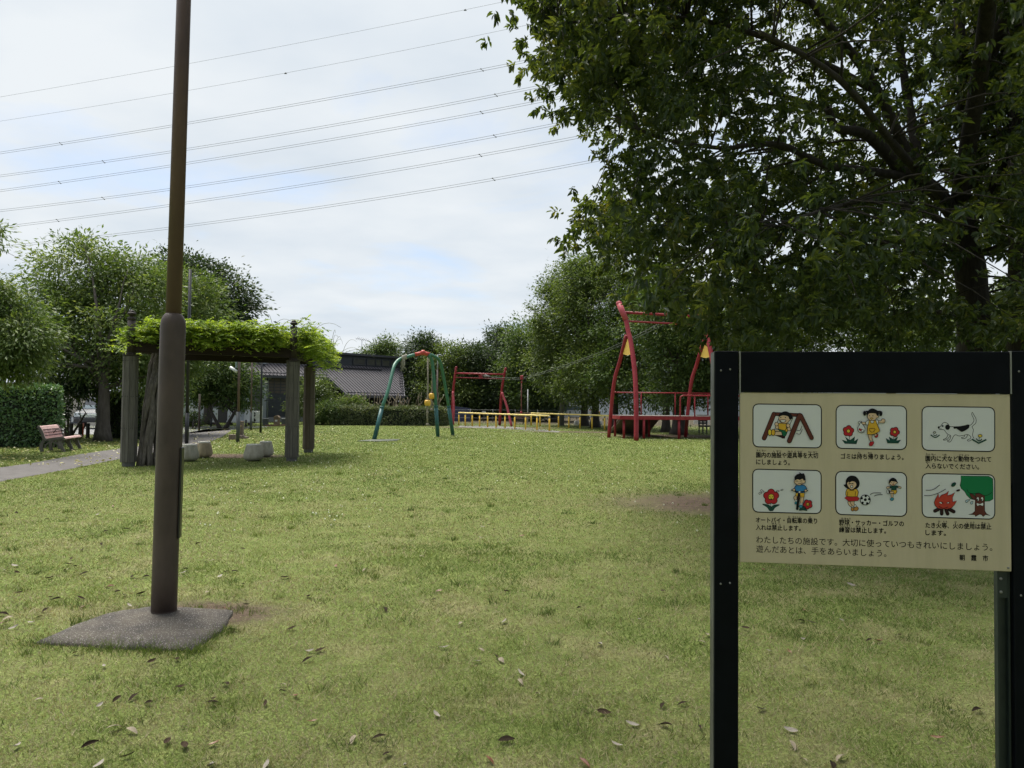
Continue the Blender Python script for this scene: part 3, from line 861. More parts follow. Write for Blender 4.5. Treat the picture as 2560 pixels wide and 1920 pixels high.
d.line([(1290, 432), (1320, 418), (1348, 434)], 12); d.line([(1398, 432), (1425, 416), (1448, 430)], 12); d.line([(1338, 490), (1400, 490), (1458, 464)], 13)
d.done('picture', 'drawing of a boy riding a bicycle over flowers')
# picture 5: football
d = Drawing(2060, 1160); d.frame((293, 182), (2072, 216), (2076, 1318), (295, 1265), 150)
d.poly('s', [(602, 930), (668, 930), (672, 1000), (722, 1070), (690, 1092), (608, 1010)], 13); d.poly('s', [(662, 930), (752, 930), (757, 1000), (802, 1040), (752, 1082), (680, 1010)], 13)
d.poly('w', [(695, 1060), (735, 1060), (740, 1095), (700, 1100)], 10); d.poly('w', [(755, 1040), (800, 1030), (820, 1065), (770, 1090)], 10)
d.ell('o', (715, 1137), 40, 45, 13); d.ell('o', (803, 1125), 62, 50, 13, -.5)
d.poly('y', [(590, 620), (690, 640), (800, 620), (858, 690), (850, 760), (820, 822), (690, 822), (560, 802), (545, 710)], 14)
d.line([(592, 690), (585, 800)], 12); d.line([(787, 690), (780, 800)], 12); d.poly('y', [(632, 645), (692, 655), (750, 645), (748, 672), (692, 660), (640, 672)], 11, False)
d.poly('r', [(570, 810), (690, 822), (830, 815), (888, 860), (850, 922), (760, 930), (620, 942), (508, 850)], 10, False)
d.poly('k', [(490, 520), (535, 510), (550, 400), (610, 320), (700, 293), (800, 320), (872, 410), (888, 500), (850, 590), (740, 640), (620, 620), (540, 590)], 5)
d.poly('s', [(575, 470), (622, 440), (632, 462), (700, 430), (780, 450), (812, 520), (772, 590), (692, 640), (620, 590), (582, 530)], 8)
d.line([(610, 480), (738, 503)], 12); d.line([(738, 478), (610, 507)], 12); d.ell('w', (690, 565), 30, 34, 14)
d.ell('w', (1030, 900), 126, None, 17)
def penta(c, r, rot): d.poly('k', [(c[0] + r * math.cos(rot + k * 1.2566), c[1] + r * math.sin(rot + k * 1.2566)) for k in range(5)], 0, False)
penta((1032, 895), 42, -1.57)
for k in range(5): penta((1030 + 98 * math.cos(-1.45 + k * 1.2566), 900 + 98 * math.sin(-1.45 + k * 1.2566)), 34, -1.57 + .6)
d.stroke([(1030 + 126 * math.cos(a * .314), 900 + 126 * math.sin(a * .314)) for a in range(20)], 17, 'k', True)
d.line([(1150, 770), (1220, 730), (1320, 722), (1430, 728)], 15); d.line([(1250, 805), (1330, 775), (1465, 768)], 15)
d.poly('s', [(1650, 560), (1572, 570), (1565, 610), (1600, 612), (1655, 592)], 12); d.poly('s', [(1850, 553), (1925, 575), (1922, 610), (1885, 602), (1845, 585)], 12)
d.poly('s', [(1672, 735), (1728, 735), (1728, 842), (1680, 842)], 12, False); d.ell('c', (1700, 880), 46, 38, 9, -.4)
d.poly('y', [(1688, 645), (1802, 645), (1818, 700), (1780, 746), (1720, 740), (1690, 690)], 12); d.poly('s', [(1645, 690), (1738, 690), (1732, 736), (1645, 730)], 12)
d.poly('w', [(1575, 648), (1605, 645), (1620, 740), (1580, 738), (1568, 690)], 12); d.poly('k', [(1612, 648), (1638, 665), (1645, 710), (1625, 742)], 6)
d.poly('e', [(1650, 560), (1720, 548), (1800, 540), (1850, 558), (1842, 592), (1800, 588), (1800, 648), (1690, 648), (1682, 600), (1650, 598)], 10)
d.poly('s', [(1615, 465), (1638, 500), (1720, 545), (1790, 500), (1838, 470), (1800, 425), (1700, 415)], 12)
d.poly('k', [(1618, 472), (1630, 400), (1715, 343), (1800, 385), (1828, 462), (1792, 440), (1700, 428), (1690, 410), (1650, 462)], 5)
d.ell('k', (1690, 468), 10, None, 0); d.ell('k', (1745, 465), 10, None, 0); d.ell('R', (1725, 505), 15, None, 7)
d.done('picture', 'drawing of a boy kicking a football at a crying girl')
# picture 6: bonfire under a tree
d = Drawing(2280, 1160); d.frame((250, 238), (2076, 272), (2078, 1388), (255, 1335), 150)
d.poly('G', [(1225, 298), (1500, 302), (1925, 306), (2028, 370), (2036, 600), (2036, 880), (1950, 930), (1820, 938), (1600, 905), (1470, 880), (1370, 780), (1320, 690), (1240, 620), (1205, 540), (1232, 410)], 12, False)
d.line([(1380, 640), (1430, 720), (1560, 745), (1680, 730), (1800, 790), (1900, 780), (2010, 710)], 12)
d.poly('b', [(1450, 750), (1545, 770), (1590, 850), (1590, 900), (1500, 860)], 12)
d.poly('b', [(1590, 750), (1680, 735), (1820, 800), (1820, 1000), (1825, 1180), (1870, 1250), (1962, 1295), (1845, 1272), (1785, 1322), (1740, 1270), (1690, 1265), (1590, 1318), (1570, 1275), (1420, 1265), (1520, 1240), (1580, 1180), (1582, 1000)], 12, False)
for cx in (1650, 1757): d.ell('w', (cx, 880), 34, 54, 12); d.ell('k', (cx - 12, 900), 16, 24, 0)
d.poly('w', [(1620, 978), (1700, 1000), (1780, 968), (1778, 1052), (1700, 1030), (1638, 1056)], 9)
d.poly('l', [(1345, 960), (1352, 910), (1450, 895), (1402, 938), (1370, 968)], 12); d.poly('l', [(1525, 935), (1510, 1002), (1472, 1002), (1465, 960)], 12)
for a, b in (((650, 1140), (570, 1178)), ((740, 1150), (740, 1250)), ((850, 1150), (888, 1250)), ((940, 1140), (1042, 1195))): d.cap('k', a, b, 92, 0); d.cap('D', a, b, 62, 0)
d.poly('R', [(655, 745), (670, 850), (730, 780), (840, 740), (915, 675), (880, 790), (980, 770), (1070, 710), (1010, 830), (1015, 950), (1115, 920), (1060, 1020), (990, 1100), (880, 1130), (750, 1130), (640, 1110), (570, 1040), (550, 960), (590, 860)], 12, False)
d.poly('w', [(680, 945), (745, 970), (735, 997), (690, 982)], 8); d.poly('w', [(850, 975), (925, 955), (910, 987)], 8); d.line([(735, 955), (780, 985)], 18); d.line([(930, 945), (930, 985)], 16); d.line([(660, 1060), (780, 1110), (900, 1075)], 14)
d.ell('e', (1035, 513), 66, 40, 10, -.65); d.ell('D', (1150, 660), 48, 22, 8, -.3)
d.line([(335, 655), (450, 655), (560, 620), (685, 525)], 14); d.line([(295, 790), (450, 788), (650, 730), (840, 625)], 14)
d.done('picture', 'drawing of a bonfire frightening a tree')

# ------------------------------------------------ lettering
TXT = {0: [("園内の施設や遊具等を大切", 360, 767, 787, 772, 38, .014), ("にしましょう。", 360, 815, 592, 820, 38, .014),
           ("えん ない", 363, 736, 427, 737, 13, .02), ("し せつ", 478, 740, 533, 741, 13, .02), ("ゆう ぐ など", 580, 743, 680, 744, 13, .02), ("たい せつ", 720, 746, 782, 747, 13, .02)],
       1: [("ゴミは持ち帰りましょう。", 945, 776, 1378, 783, 38, .014), ("も", 1064, 752, 1078, 752, 13, .02), ("かえ", 1132, 753, 1160, 753, 13, .02)],
       2: [("園内に犬など動物をつれて", 1530, 791, 1983, 798, 38, .014), ("入らないでください。", 1530, 842, 1900, 850, 38, .014),
           ("えん ない", 1533, 761, 1601, 763, 13, .02), ("いぬ", 1648, 765, 1676, 765, 13, .02), ("どう ぶつ", 1762, 768, 1830, 769, 13, .02), ("はい", 1533, 816, 1561, 816, 13, .02)],
       3: [("オートバイ・自転車の乗り", 357, 1216, 780, 1224, 38, .014), ("入れは禁止します。", 357, 1267, 667, 1274, 38, .014),
           ("じ", 582, 1194, 596, 1194, 13, .02), ("てん しゃ", 612, 1195, 668, 1197, 13, .02), ("の", 725, 1197, 738, 1197, 13, .02), ("きん し", 468, 1241, 530, 1242, 13, .02)],
       4: [("野球・サッカー・ゴルフの", 933, 1232, 1380, 1243, 38, .014), ("練習は禁止します。", 933, 1284, 1256, 1292, 38, .014),
           ("や きゅう", 948, 1206, 1012, 1208, 13, .02), ("れんしゅう", 937, 1256, 1010, 1258, 13, .02), ("きん し", 1048, 1260, 1108, 1261, 13, .02)],
       5: [("たき火等、火の使用は禁止", 1530, 1253, 1985, 1264, 38, .014), ("します。", 1530, 1303, 1670, 1308, 38, .014),
           ("ひ", 1618, 1227, 1632, 1227, 13, .02), ("とう", 1652, 1228, 1680, 1229, 13, .02), ("ひ", 1731, 1230, 1745, 1230, 13, .02), ("し よう", 1815, 1233, 1868, 1234, 13, .02), ("きん し", 1915, 1237, 1975, 1238, 13, .02)],
       6: [("わたしたちの施設です。大切に使っていつもきれいにしましょう。", 360, 1352, 1992, 1406, 50, .0), ("遊んだあとは、手をあらいましょう。", 360, 1416, 1260, 1448, 50, .0)],
       7: [("朝　霞　市", 1765, 1476, 1962, 1482, 40, .02)]}
tmp = []
for key, rows in TXT.items():
    for (s_, x0, y0, x1, y1, hgt, off) in rows:
        cu = bpy.data.curves.new('lettering', 'FONT')
        cu.body = s_; cu.size = 1.0; cu.resolution_u = 3
        ob = bpy.data.objects.new('lettering', cu)
        COL.objects.link(ob)
        tmp.append((key, ob, (x0, y0, x1, y1, hgt, off)))
bpy.context.view_layer.update()
dg = bpy.context.evaluated_depsgraph_get()
rows_mb = {k: MB() for k in TXT}
for key, ob, (x0, y0, x1, y1, hgt, off) in tmp:
    me = bpy.data.meshes.new_from_object(ob.evaluated_get(dg))
    co = [v.co.copy() for v in me.vertices]
    if co:
        mnx, mxx_ = min(c.x for c in co), max(c.x for c in co)
        tgt = {'u0': sign_uv(1760 + x0 / 2.765, 860 + y0 / 2.765), 'u1': sign_uv(1760 + x1 / 2.765, 860 + y1 / 2.765)}
        (ua, va), (ub, vb) = tgt['u0'], tgt['u1']
        sx = (ub - ua) / max(mxx_ - mnx, 1e-6)
        mv = abs(sign_uv(1760 + x0 / 2.765, 860 + (y0 - hgt / 2) / 2.765)[1] - sign_uv(1760 + x0 / 2.765, 860 + (y0 + hgt / 2) / 2.765)[1])
        sy = mv / .92
        vs = []
        for c in co:
            f = (c.x - mnx) / max(mxx_ - mnx, 1e-6)
            vs.append(sp(ua + (c.x - mnx) * sx, va + (vb - va) * f + (c.y - .36) * sy, .0007))
        fcs = [tuple(p.vertices) for p in me.polygons]
        rows_mb[key].add(vs, fcs, 0)
        if off:      # heavier weight: the strokes are printed twice, a hair apart
            for j_, (du, dv) in enumerate(((.034, 0), (.017, .022), (.017, -.022))):
                rows_mb[key].add([v_ + SU * (du * sy) + SV * (dv * sy) + SN * (.00004 * (j_ + 1)) for v_ in vs], fcs, 0)
    bpy.data.objects.remove(ob, do_unlink=True)
    bpy.data.meshes.remove(me)
PRINT = mat('print_black', INK['k'])
for key, m_ in rows_mb.items():
    if m_.v:
        m_.build('caption' if key < 6 else ('notice_text' if key == 6 else 'city_name'), PRINT, panel)

# ================================================================== brown pole and its slab
POLE = mat('pole_brown', (.086, .063, .054), .5, spec=.3, var=(.052, .038, .033), vscale=5.5, bump=.06, bscale=60, stretch=(1, 1, .5))
pb = G(409, 1549)
ptop = P(459.5, 0, pb.y)
pdir = (ptop - pb).normalized()
pole = empty('lamp_post', pb, 'tall brown steel pole with thick lower sleeve standing in the concrete slab', 'pole')
def along(h, off=Vector((0, 0, 0))): return pb + pdir * (h / pdir.z) + off
zc_ = P(436, 792, pb.y).z
mb = MB()
prof_z = [-.02, .3, 1.0, zc_ - .06, zc_ - .03, zc_ - .008, zc_ + .012, zc_ + .022]
prof_r = [.0815, .0815, .0815, .081, .078, .070, .058, .049]
mb.tube([along(z) for z in prof_z], prof_r, 36)
mb.tube([along(z) for z in (.06, .062, .066, .068)], [.0815, .0822, .0822, .0815], 36, caps=False)
low = mb.build('sleeve', POLE, pole)
mb = MB(); mb.tube([along(zc_ + .01), along(5.8)], [.050, .044], 30); mb.ball(along(5.8), .046, 16)
mb.build('upper_tube', mat('pole_brown_bounce_offset', (.125, .078, .066), .5, spec=.3, var=(.085, .055, .048), vscale=5.5, bump=.05, bscale=60, stretch=(1, 1, .4)), pole)  # redder than the sleeve: colour offsets the green bounce light from the lawn
mb = MB()
cx = Vector((.079, .022, 0)); nx = Vector((.963, .268, 0)); tx = Vector((-.268, .963, 0))
mb.box(along(.86, cx), (.014, .085, .62), (nx, tx, pdir), 0, .004)
mb.build('inspection_cover', mat('cover_black', (.012, .011, .011), .4), pole)
slabm = mat('exposed_aggregate', (.055, .050, .047), .9, spec=.2, var=(.105, .093, .076), vscale=5, bump=.5, bscale=140)
_t = slabm.node_tree; _b = _t.nodes['Principled BSDF']
_tc = N(_t, 'ShaderNodeTexCoord')
_v = N(_t, 'ShaderNodeTexVoronoi', ins={'Scale': 240.0}); _t.links.new(_tc.outputs['Object'], _v.inputs['Vector'])
_s = N(_t, 'ShaderNodeSeparateColor'); _t.links.new(_v.outputs['Color'], _s.inputs[0])
_r = N(_t, 'ShaderNodeValToRGB'); _r.color_ramp.interpolation = 'CONSTANT'
_e = _r.color_ramp.elements; _e[0].position = 0; _e[0].color = (0, 0, 0, 1); _e[1].position = .935; _e[1].color = (1, 1, 1, 1)
_t.links.new(_s.outputs[0], _r.inputs[0])
_mx = N(_t, 'ShaderNodeMixRGB', ins={2: (.28, .27, .25, 1)}); _t.links.new(_r.outputs[0], _mx.inputs[0])
_old = _b.inputs['Base Color'].links[0].from_socket
_t.links.new(_old, _mx.inputs[1]); _t.links.new(_mx.outputs[0], _b.inputs['Base Color'])
mb = MB()
c_ = sum((p for p in SLAB), Vector()) / len(SLAB)
rg = random.Random(3)
ringpts = []
nS = len(SLAB)
dense = []
for i in range(nS):
    for k in range(5):
        q = SLAB[i].lerp(SLAB[(i + 1) % nS], k / 5)
        dense.append(q + Vector((rg.uniform(-.008, .008), rg.uniform(-.008, .008), 0)))
rings = [(1.0, -.02), (.995, .010), (.97, .022), (.8, .034), (.5, .046), (.2, .058)]
vs = []; fs = []
foot = Vector((pb.x, pb.y, 0))
for f, z in rings:
    for q in dense:
        p = foot.lerp(q, f); vs.append((p.x, p.y, z + rg.uniform(-.002, .002)))
m_ = len(dense)
for i in range(len(rings) - 1):
    for k in range(m_):
        fs.append((i * m_ + k, i * m_ + (k + 1) % m_, (i + 1) * m_ + (k + 1) % m_, (i + 1) * m_ + k))
vs.append((foot.x, foot.y, .062))
for k in range(m_): fs.append(((len(rings) - 1) * m_ + k, (len(rings) - 1) * m_ + (k + 1) % m_, len(vs) - 1))
mb.add(vs, fs, 0, True)
tag(mb.build('concrete_slab', slabm), 'low dark pebbly concrete slab round the foot of the brown pole', 'slab')

# ================================================================== pergola
WOODG = mat('weathered_cladding', (.060, .055, .047), .85, var=(.115, .108, .094), vscale=6, bump=.3, bscale=40, stretch=(6, 6, .5))
WOODB = mat('brown_cladding', (.055, .042, .032), .85, var=(.095, .078, .060), vscale=6, bump=.3, bscale=40, stretch=(6, 6, .5))
IRON = mat('pergola_iron', (.026, .020, .018), .6, spec=.3, var=(.038, .030, .026), vscale=20)
BEAM = mat('pergola_beam', (.016, .010, .009), .7, spec=.2, var=(.026, .018, .015), vscale=9, stretch=(.5, .5, 4))
FL = G(321, 1166); FR = G(729, 1153); BR = G(771, 1131); BLp = FL + (BR - FR)
perg = empty('pergola', (FL + BR) / 2, 'dark beamed pergola on four octagonal wood clad posts draped in a bright green climber', 'pergola')
WT = 2.44
def pergola_post(base, wood, wt):
    o = origin_of(perg)
    mb = MB()
    def octo(z0, z1, r0, r1, mi):
        for k in range(8):
            a0, a1 = (k - .47) * math.pi / 4, (k + .47) * math.pi / 4
            q = []
            for (a, r, z) in ((a0, r0, z0), (a1, r0, z0), (a1, r1, z1), (a0, r1, z1)):
                q.append(base + Vector((math.cos(a) * r, math.sin(a) * r, z)))
            mb.add(q, [(0, 1, 2, 3)], mi)
            b0, b1 = (k + .47) * math.pi / 4, (k + .53) * math.pi / 4
            q = []
            for (a, r, z) in ((b0, r0 - .004, z0), (b1, r0 - .004, z0), (b1, r1 - .004, z1), (b0, r1 - .004, z1)):
                q.append(base + Vector((math.cos(a) * r, math.sin(a) * r, z)))
            mb.add(q, [(0, 1, 2, 3)], 1)
    octo(.10, wt, .168, .158, 0)
    mb.lathe([(.001, wt - .001), (.157, wt)], base, 8, 1, False)
    for k in range(8):
        a = k * math.pi / 4
        for z in (.85, 1.55, wt - .1):
            for da in (-.14, .14):
                q = base + Vector((math.cos(a + da) * .158, math.sin(a + da) * .158, z))
                mb.ball(q, .008, 6, 1)
    clad = mb.build('wood_cladding', [wood, mat('cladding_gap', (.012, .010, .009), .9)], pp)
    mb = MB(); mb.lathe([(.135, -.02), (.135, .12)], base, 8, 0, False); mb.build('footing', mat('footing_grey', (.09, .09, .088), .8), pp)
    mb = MB(); mb.tube([base + Vector((0, 0, wt)), base + Vector((0, 0, wt + .86))], .082, 20); mb.lathe([(.088, wt + .80), (.088, wt + .86), (.07, wt + .875), (.03, wt + .885)], base, 20)
    mb.build('steel_tube', IRON, pp)
    mb = MB(); mb.lathe([(.17, wt + .012), (.17, wt + .035), (.09, wt + .036)], base, 20, 0, False); mb.lathe([(.10, wt + .036), (.10, wt + .08)], base, 20)
    for k in range(8): mb.ball(base + Vector((math.cos(k * .785) * .14, math.sin(k * .785) * .14, wt + .04)), .018, 8)
    mb.build('collar', IRON, pp)
    mb = MB(); mb.lathe([(.03, wt + .885), (.03, wt + .90), (.085, wt + .925), (.095, wt + .955), (.075, wt + .975), (.055, wt + .98), (.06, wt + .99), (.045, wt + 1.02), (.001, wt + 1.035)], base, 12)
    mb.build('finial', IRON, pp)
for base, wood, lab in ((FL, WOODG, None), (FR, WOODG, None), (BR, WOODB, 'browner clad post'), (BLp, WOODB, None)):
    pp = bpy.data.objects.new('post', None); COL.objects.link(pp); pp.parent = perg; pp.location = base - origin_of(perg)
    if lab: pp['label'] = lab
    pergola_post(base, wood, WT)
def beam(a, b, z, h, w, name='beam', ext=0.0):
    mb = MB(); a = Vector(a); b = Vector(b); dd = (b - a); L = dd.length; dd.normalize()
    mb.box((a + b) / 2 + Vector((0, 0, z)), (L + ext * 2, w, h), (dd, Vector((-dd.y, dd.x, 0)), Vector((0, 0, 1))), 0, .006)
    mb.build(name, BEAM, perg)
beam(FL, FR, 2.655, .24, .09); beam(BLp, BR, 2.655, .24, .09)
beam(FL, BLp, 2.655, .20, .08); beam(FR, BR, 2.655, .20, .08)
for k in range(1, 8):
    f = k / 8
    beam(FL.lerp(FR, f), BLp.lerp(BR, f), 2.83, .10, .05, 'rafter', .35)

# ------------------------------------------------ the climber on it
VB = G(369, 1163)
vine = empty('wisteria_vine', VB, 'bright green climber with thick twisted grey stem covering the pergola roof', 'climbing plant')
VBARK = mat('vine_bark', (.070, .062, .054), .95, spec=.15, var=(.15, .135, .12), vscale=12, bump=.8, bscale=22, stretch=(3, 3, .5))
mb = MB()
rg = random.Random(11)
path = [P(369, 1165, 16.0), P(375, 1090, 16.05), P(379, 1020, 16.1), P(385, 960, 16.15), P(388, 915, 16.3), P(398, 880, 16.5), P(412, 850, 16.8)]
for s in range(11):
    ph = s * 2 * math.pi / 11
    pts = []; rad = []
    for i in range(25):
        t = i / 24 * (len(path) - 1); j = min(int(t), len(path) - 2); c = path[j].lerp(path[j + 1], t - j)
        f = i / 24
        rr = (.145 - .075 * f) * (1 + .15 * math.sin(6 * f + s)); a = ph + f * 1.1 + .30 * math.sin(7 * f + s * 2.3) + .12 * math.sin(19 * f + s)
        pts.append(c + Vector((math.cos(a) * rr, math.sin(a) * rr, 0))); rad.append((.058 - .024 * f) * (1 + .25 * math.sin(14 * f + 2.1 * s)) * (.75 + .5 * ((s * 37) % 10) / 10))
    pts[0].z = -.03
    mb.tube(pts, rad, 9)
mb.build('stem', VBARK, vine)
rngv = np.random.default_rng(42)
O = np.array(FL); A = np.array(FR - FL); B = np.array(BLp - FL)
na = 700
u = rngv.uniform(.07, 1.08, na); v = rngv.uniform(-.1, 1.1, na)
zt = 2.82 + .32 * (.5 + .5 * np.sin(u * 9 + 1) * np.cos(v * 7)) * rngv.random(na) + .32 * rngv.random(na) * np.clip(1.1 - np.abs(u - .55), .3, 1)
cl = O[None] + A[None] * u[:, None] + B[None] * v[:, None]; cl[:, 2] = zt
# fringe that hangs over the front beam and over the end beyond the last post
nf = 300
uf = rngv.uniform(.06, 1.08, nf); fr = O[None] + A[None] * uf[:, None] + B[None] * rngv.uniform(-.12, .02, nf)[:, None]
fr[:, 2] = 3.08 - rngv.random(nf) ** 1.3 * .36 + .14 * rngv.random(nf)
ne = 200
ue = rngv.uniform(1.0, 1.20, ne); en = O[None] + A[None] * ue[:, None] + B[None] * rngv.uniform(-.1, 1.15, ne)[:, None]
en[:, 2] = 3.18 - (ue - 1.0) * 2.0 + rngv.normal(0, .17, ne)
nl_ = 26
ul = rngv.uniform(-.11, 0.04, nl_); le = O[None] + A[None] * ul[:, None] + B[None] * rngv.uniform(-.1, .6, nl_)[:, None]
le[:, 2] = 2.85 + ul * 1.3 + rngv.normal(0, .16, nl_)
def off_tubes(c):       # the steel tubes at the near corners stand clear of the leaves
    ok = np.ones(len(c), bool)
    for q in (FL, FR):
        d_ = (c[:, :2] - np.array([q.x, q.y])); t_ = nrm(np.array([[-q.x, -q.y]]))[0]
        al = d_ @ t_; la = np.abs(d_[:, 0] * t_[1] - d_[:, 1] * t_[0])
        ok &= ~((la < .26) & (al > -.15) & (c[:, 2] < 3.6))
    return c[ok]
clumps = np.concatenate([off_tubes(cl), off_tubes(fr), off_tubes(en), le]); nc = len(clumps)
# each clump: several pinnate fronds, each frond a run of leaflets either side of a stalk
def fronds(rng, clumps, outc, per, nlf, flen, ll, lw):
    nC = len(clumps); n = nC * per
    base = np.repeat(clumps, per, 0) + rng.normal(0, .07, (n, 3))
    a = rng.uniform(0, 6.283, n)
    dirv = np.stack([np.cos(a), np.sin(a), rng.uniform(-.35, .75, n)], 1) + outc
    dirv = nrm(dirv)
    FLn = flen * rng.uniform(.6, 1.25, n)
    Pb, D, T = [], [], []
    side = nrm(np.cross(dirv, np.array([0, 0, 1.0]) + rng.normal(0, .25, (n, 3))))
    tn = rng.random(n)
    for k in range(nlf):
        f = (k // 2 + 1) / (nlf // 2 + .5)
        s = 1 if k % 2 else -1
        pos = base + dirv * (FLn * f)[:, None]; pos[:, 2] -= (f ** 2) * FLn * .35
        Pb.append(pos); D.append(side * s * .9 + dirv * .55 + np.array([0, 0, -.25])); T.append(np.clip(tn * .7 + rng.random(n) * .3, 0, 1))
    Pb = np.concatenate(Pb); D = np.concatenate(D); T = np.concatenate(T); m = len(Pb)
    return leaf_arrays(rng, Pb, D + rng.normal(0, .12, (m, 3)), ll * rng.uniform(.7, 1.2, m), lw * rng.uniform(.8, 1.2, m), T, 4)
V, F, T = fronds(rngv, clumps, np.array([0, -.25, .1]), 5, 10, .26, .085, .040)
vm = leaf_mat('vine_leaf', [(0, (.070, .125, .022)), (.4, (.17, .25, .040)), (.8, (.31, .39, .065)), (1, (.46, .50, .12))], .45, tcol=(1.3, 1.3, .5))
np_mesh('foliage', V, F, T, vm, vine, VB)
mb = MB(); rg = random.Random(8)
for k in range(30):       # loose whips in the air
    uu = rg.uniform(.8, 1.3); vv = rg.uniform(-.1, 1.0)
    p = Vector(O + A * uu + B * vv); p.z = 3.15 - max(0, uu - 1) * 1.2
    dv = Vector((rg.uniform(-.1, .9), rg.uniform(-.4, .4), rg.uniform(.3, 1.1))).normalized(); L = rg.uniform(.4, 1.0); bend = rg.uniform(-.5, .9)
    pts = [p + dv * (L * t) + Vector((bend * t * t * .5, 0, -t * t * t * .55 * L)) for t in [i / 7 for i in range(8)]]
    mb.tube(pts, [.006 - .0004 * i for i in range(8)], 4)
mb.build('tendrils', mat('vine_whip', (.16, .17, .07), .8), vine)

# ================================================================== four drum stools under it
def stool(px0, px1, yb, label, m):
    base = G((px0 + px1) / 2, yb)
    W_ = (px1 - px0) * base.y / FPX / 2
    t = empty('concrete_stool', base, label, 'stool', 'concrete drum stools under the pergola')
    Hh = .41
    mb = MB(); mb.lathe([(W_ * .66, .025), (W_ * .84, .04), (W_ * .96, .075), (W_ * 1.0, .12), (W_ * .985, .17), (W_ * .90, .25), (W_ * .79, .34), (W_ * .74, Hh - .03)], (0, 0, 0), 32)
    mb.build_local('body', m, t)
    mb = MB(); mb.lathe([(W_ * .72, Hh - .03), (W_ * .735, Hh - .025), (W_ * .735, Hh - .006), (W_ * .71, Hh), (.001, Hh + .003)], (0, 0, 0), 32)
    mb.build_local('seat', mat('stool_top_lit', (.56, .55, .51), .7, var=(.45, .44, .40), vscale=12), t)  # tops paler than the bodies: light from above put into the colour
    mb = MB(); mb.lathe([(W_ * .58, -.01), (W_ * .60, .03)], (0, 0, 0), 24); mb.build_local('foot_ring', mat('stool_foot', (.08, .075, .065), .9), t)
cg = mat('stool_grey', (.37, .355, .295), .8, var=(.25, .235, .185), vscale=7, bump=.2, bscale=70, stretch=(2, 2, .6))
cb = mat('stool_brownish', (.40, .335, .23), .8, var=(.23, .18, .12), vscale=5, bump=.2, bscale=70, stretch=(2, 2, .5))
stool(451, 496, 1153, 'grey drum stool half hidden by the brown pole', cg)
stool(490, 530, 1144, 'brown stained drum stool behind the grey one at the brown pole', cb)
stool(609.5, 657.5, 1152, 'grey drum stool in front of its pair beside the square edged pergola post', cg)
stool(645, 683, 1142, 'paler drum stool tucked behind another near the pergola post', cg)

# ================================================================== bench
bench = empty('park_bench', G(122, 1131), 'pink slatted bench with curved back on grey cast legs beside the clipped hedge', 'bench')
PINK = mat('bench_pink', (.52, .345, .325), .7, var=(.43, .28, .26), vscale=9, stretch=(3, 3, 3))
CAST = mat('bench_cast', (.115, .105, .092), .75, var=(.075, .068, .060), vscale=9)
bl = Vector((-.25, .97, 0)).normalized(); bf = Vector((.97, .25, 0)).normalized()    # along the bench / the way it faces
bf = (bf - bl * bf.dot(bl)).normalized()
b0 = G(98, 1130.5)
def bp_(a, f, z): return b0 + bl * a + bf * f + Vector((0, 0, z))
BLn = 1.40
# seat profile from front lip to top of back (f forward, z up)
seat_prof = [(.62, .36), (.60, .395), (.54, .41), (.42, .395), (.30, .37), (.20, .355)]
back_prof = [(.13, .37), (.10, .45), (.075, .54), (.04, .62), (-.01, .70), (-.05, .72)]
def slab_profile(prof, a0, a1, th):
    mb = MB()
    for (f0, z0), (f1, z1) in zip(prof[:-1], prof[1:]):
        dv = Vector((f1 - f0, z1 - z0)); nn = Vector((-dv.y, dv.x)).normalized() * th
        q = [(f0, z0), (f1, z1), (f1 + nn.x, z1 + nn.y), (f0 + nn.x, z0 + nn.y)]
        mb.prism([bp_(a0, *c) for c in q], bl * (a1 - a0))
    return mb
slab_profile(seat_prof, 0, BLn, .035).build('seat', PINK, bench)
back = slab_profile(back_prof, 0, BLn, .035).build('backrest', PINK, bench)
mb = MB()
for f, z in ((.106, .452), (.083, .535), (.050, .615)):
    for a0, a1 in ((.10, .28), (.34, .68), (.74, 1.06), (1.12, 1.30), (1.34, 1.50)):
        mb.box(bp_((a0 + a1) / 2, f + .006, z), (a1 - a0, .016, .020), (bl, bf, Vector((0, 0, 1))))
mb.build('slot', mat('bench_slot', (.03, .018, .022), .9), back)
for a in (.03, BLn / 2, BLn - .03):
    mb = MB()
    for prof in ([(.08, 0), (.05, .10), (.055, .22), (.12, .34)], [(.60, 0), (.575, .08), (.53, .18), (.50, .27), (.55, .37)]):
        for (f0, z0), (f1, z1) in zip(prof[:-1], prof[1:]):
            w0 = .05
            mb.prism([bp_(a - .03, f0 - w0, z0), bp_(a - .03, f0 + w0 * .6, z0), bp_(a - .03, f1 + w0 * .6, z1), bp_(a - .03, f1 - w0, z1)], bl * .06)
    mb.prism([bp_(a - .03, .08, .30), bp_(a - .03, .56, .32), bp_(a - .03, .56, .375), bp_(a - .03, .30, .355), bp_(a - .03, .10, .36)], bl * .06)
    # arch under the seat
    for k in range(6):
        t0, t1 = math.pi * k / 6, math.pi * (k + 1) / 6
        mb.prism([bp_(a - .02, .31 + .21 * math.cos(t0), .10 + .2 * math.sin(t0)), bp_(a - .02, .31 + .17 * math.cos(t0), .10 + .17 * math.sin(t0)), bp_(a - .02, .31 + .17 * math.cos(t1), .10 + .17 * math.sin(t1)), bp_(a - .02, .31 + .21 * math.cos(t1), .10 + .2 * math.sin(t1))], bl * .04)
    mb.build('leg', CAST, bench)
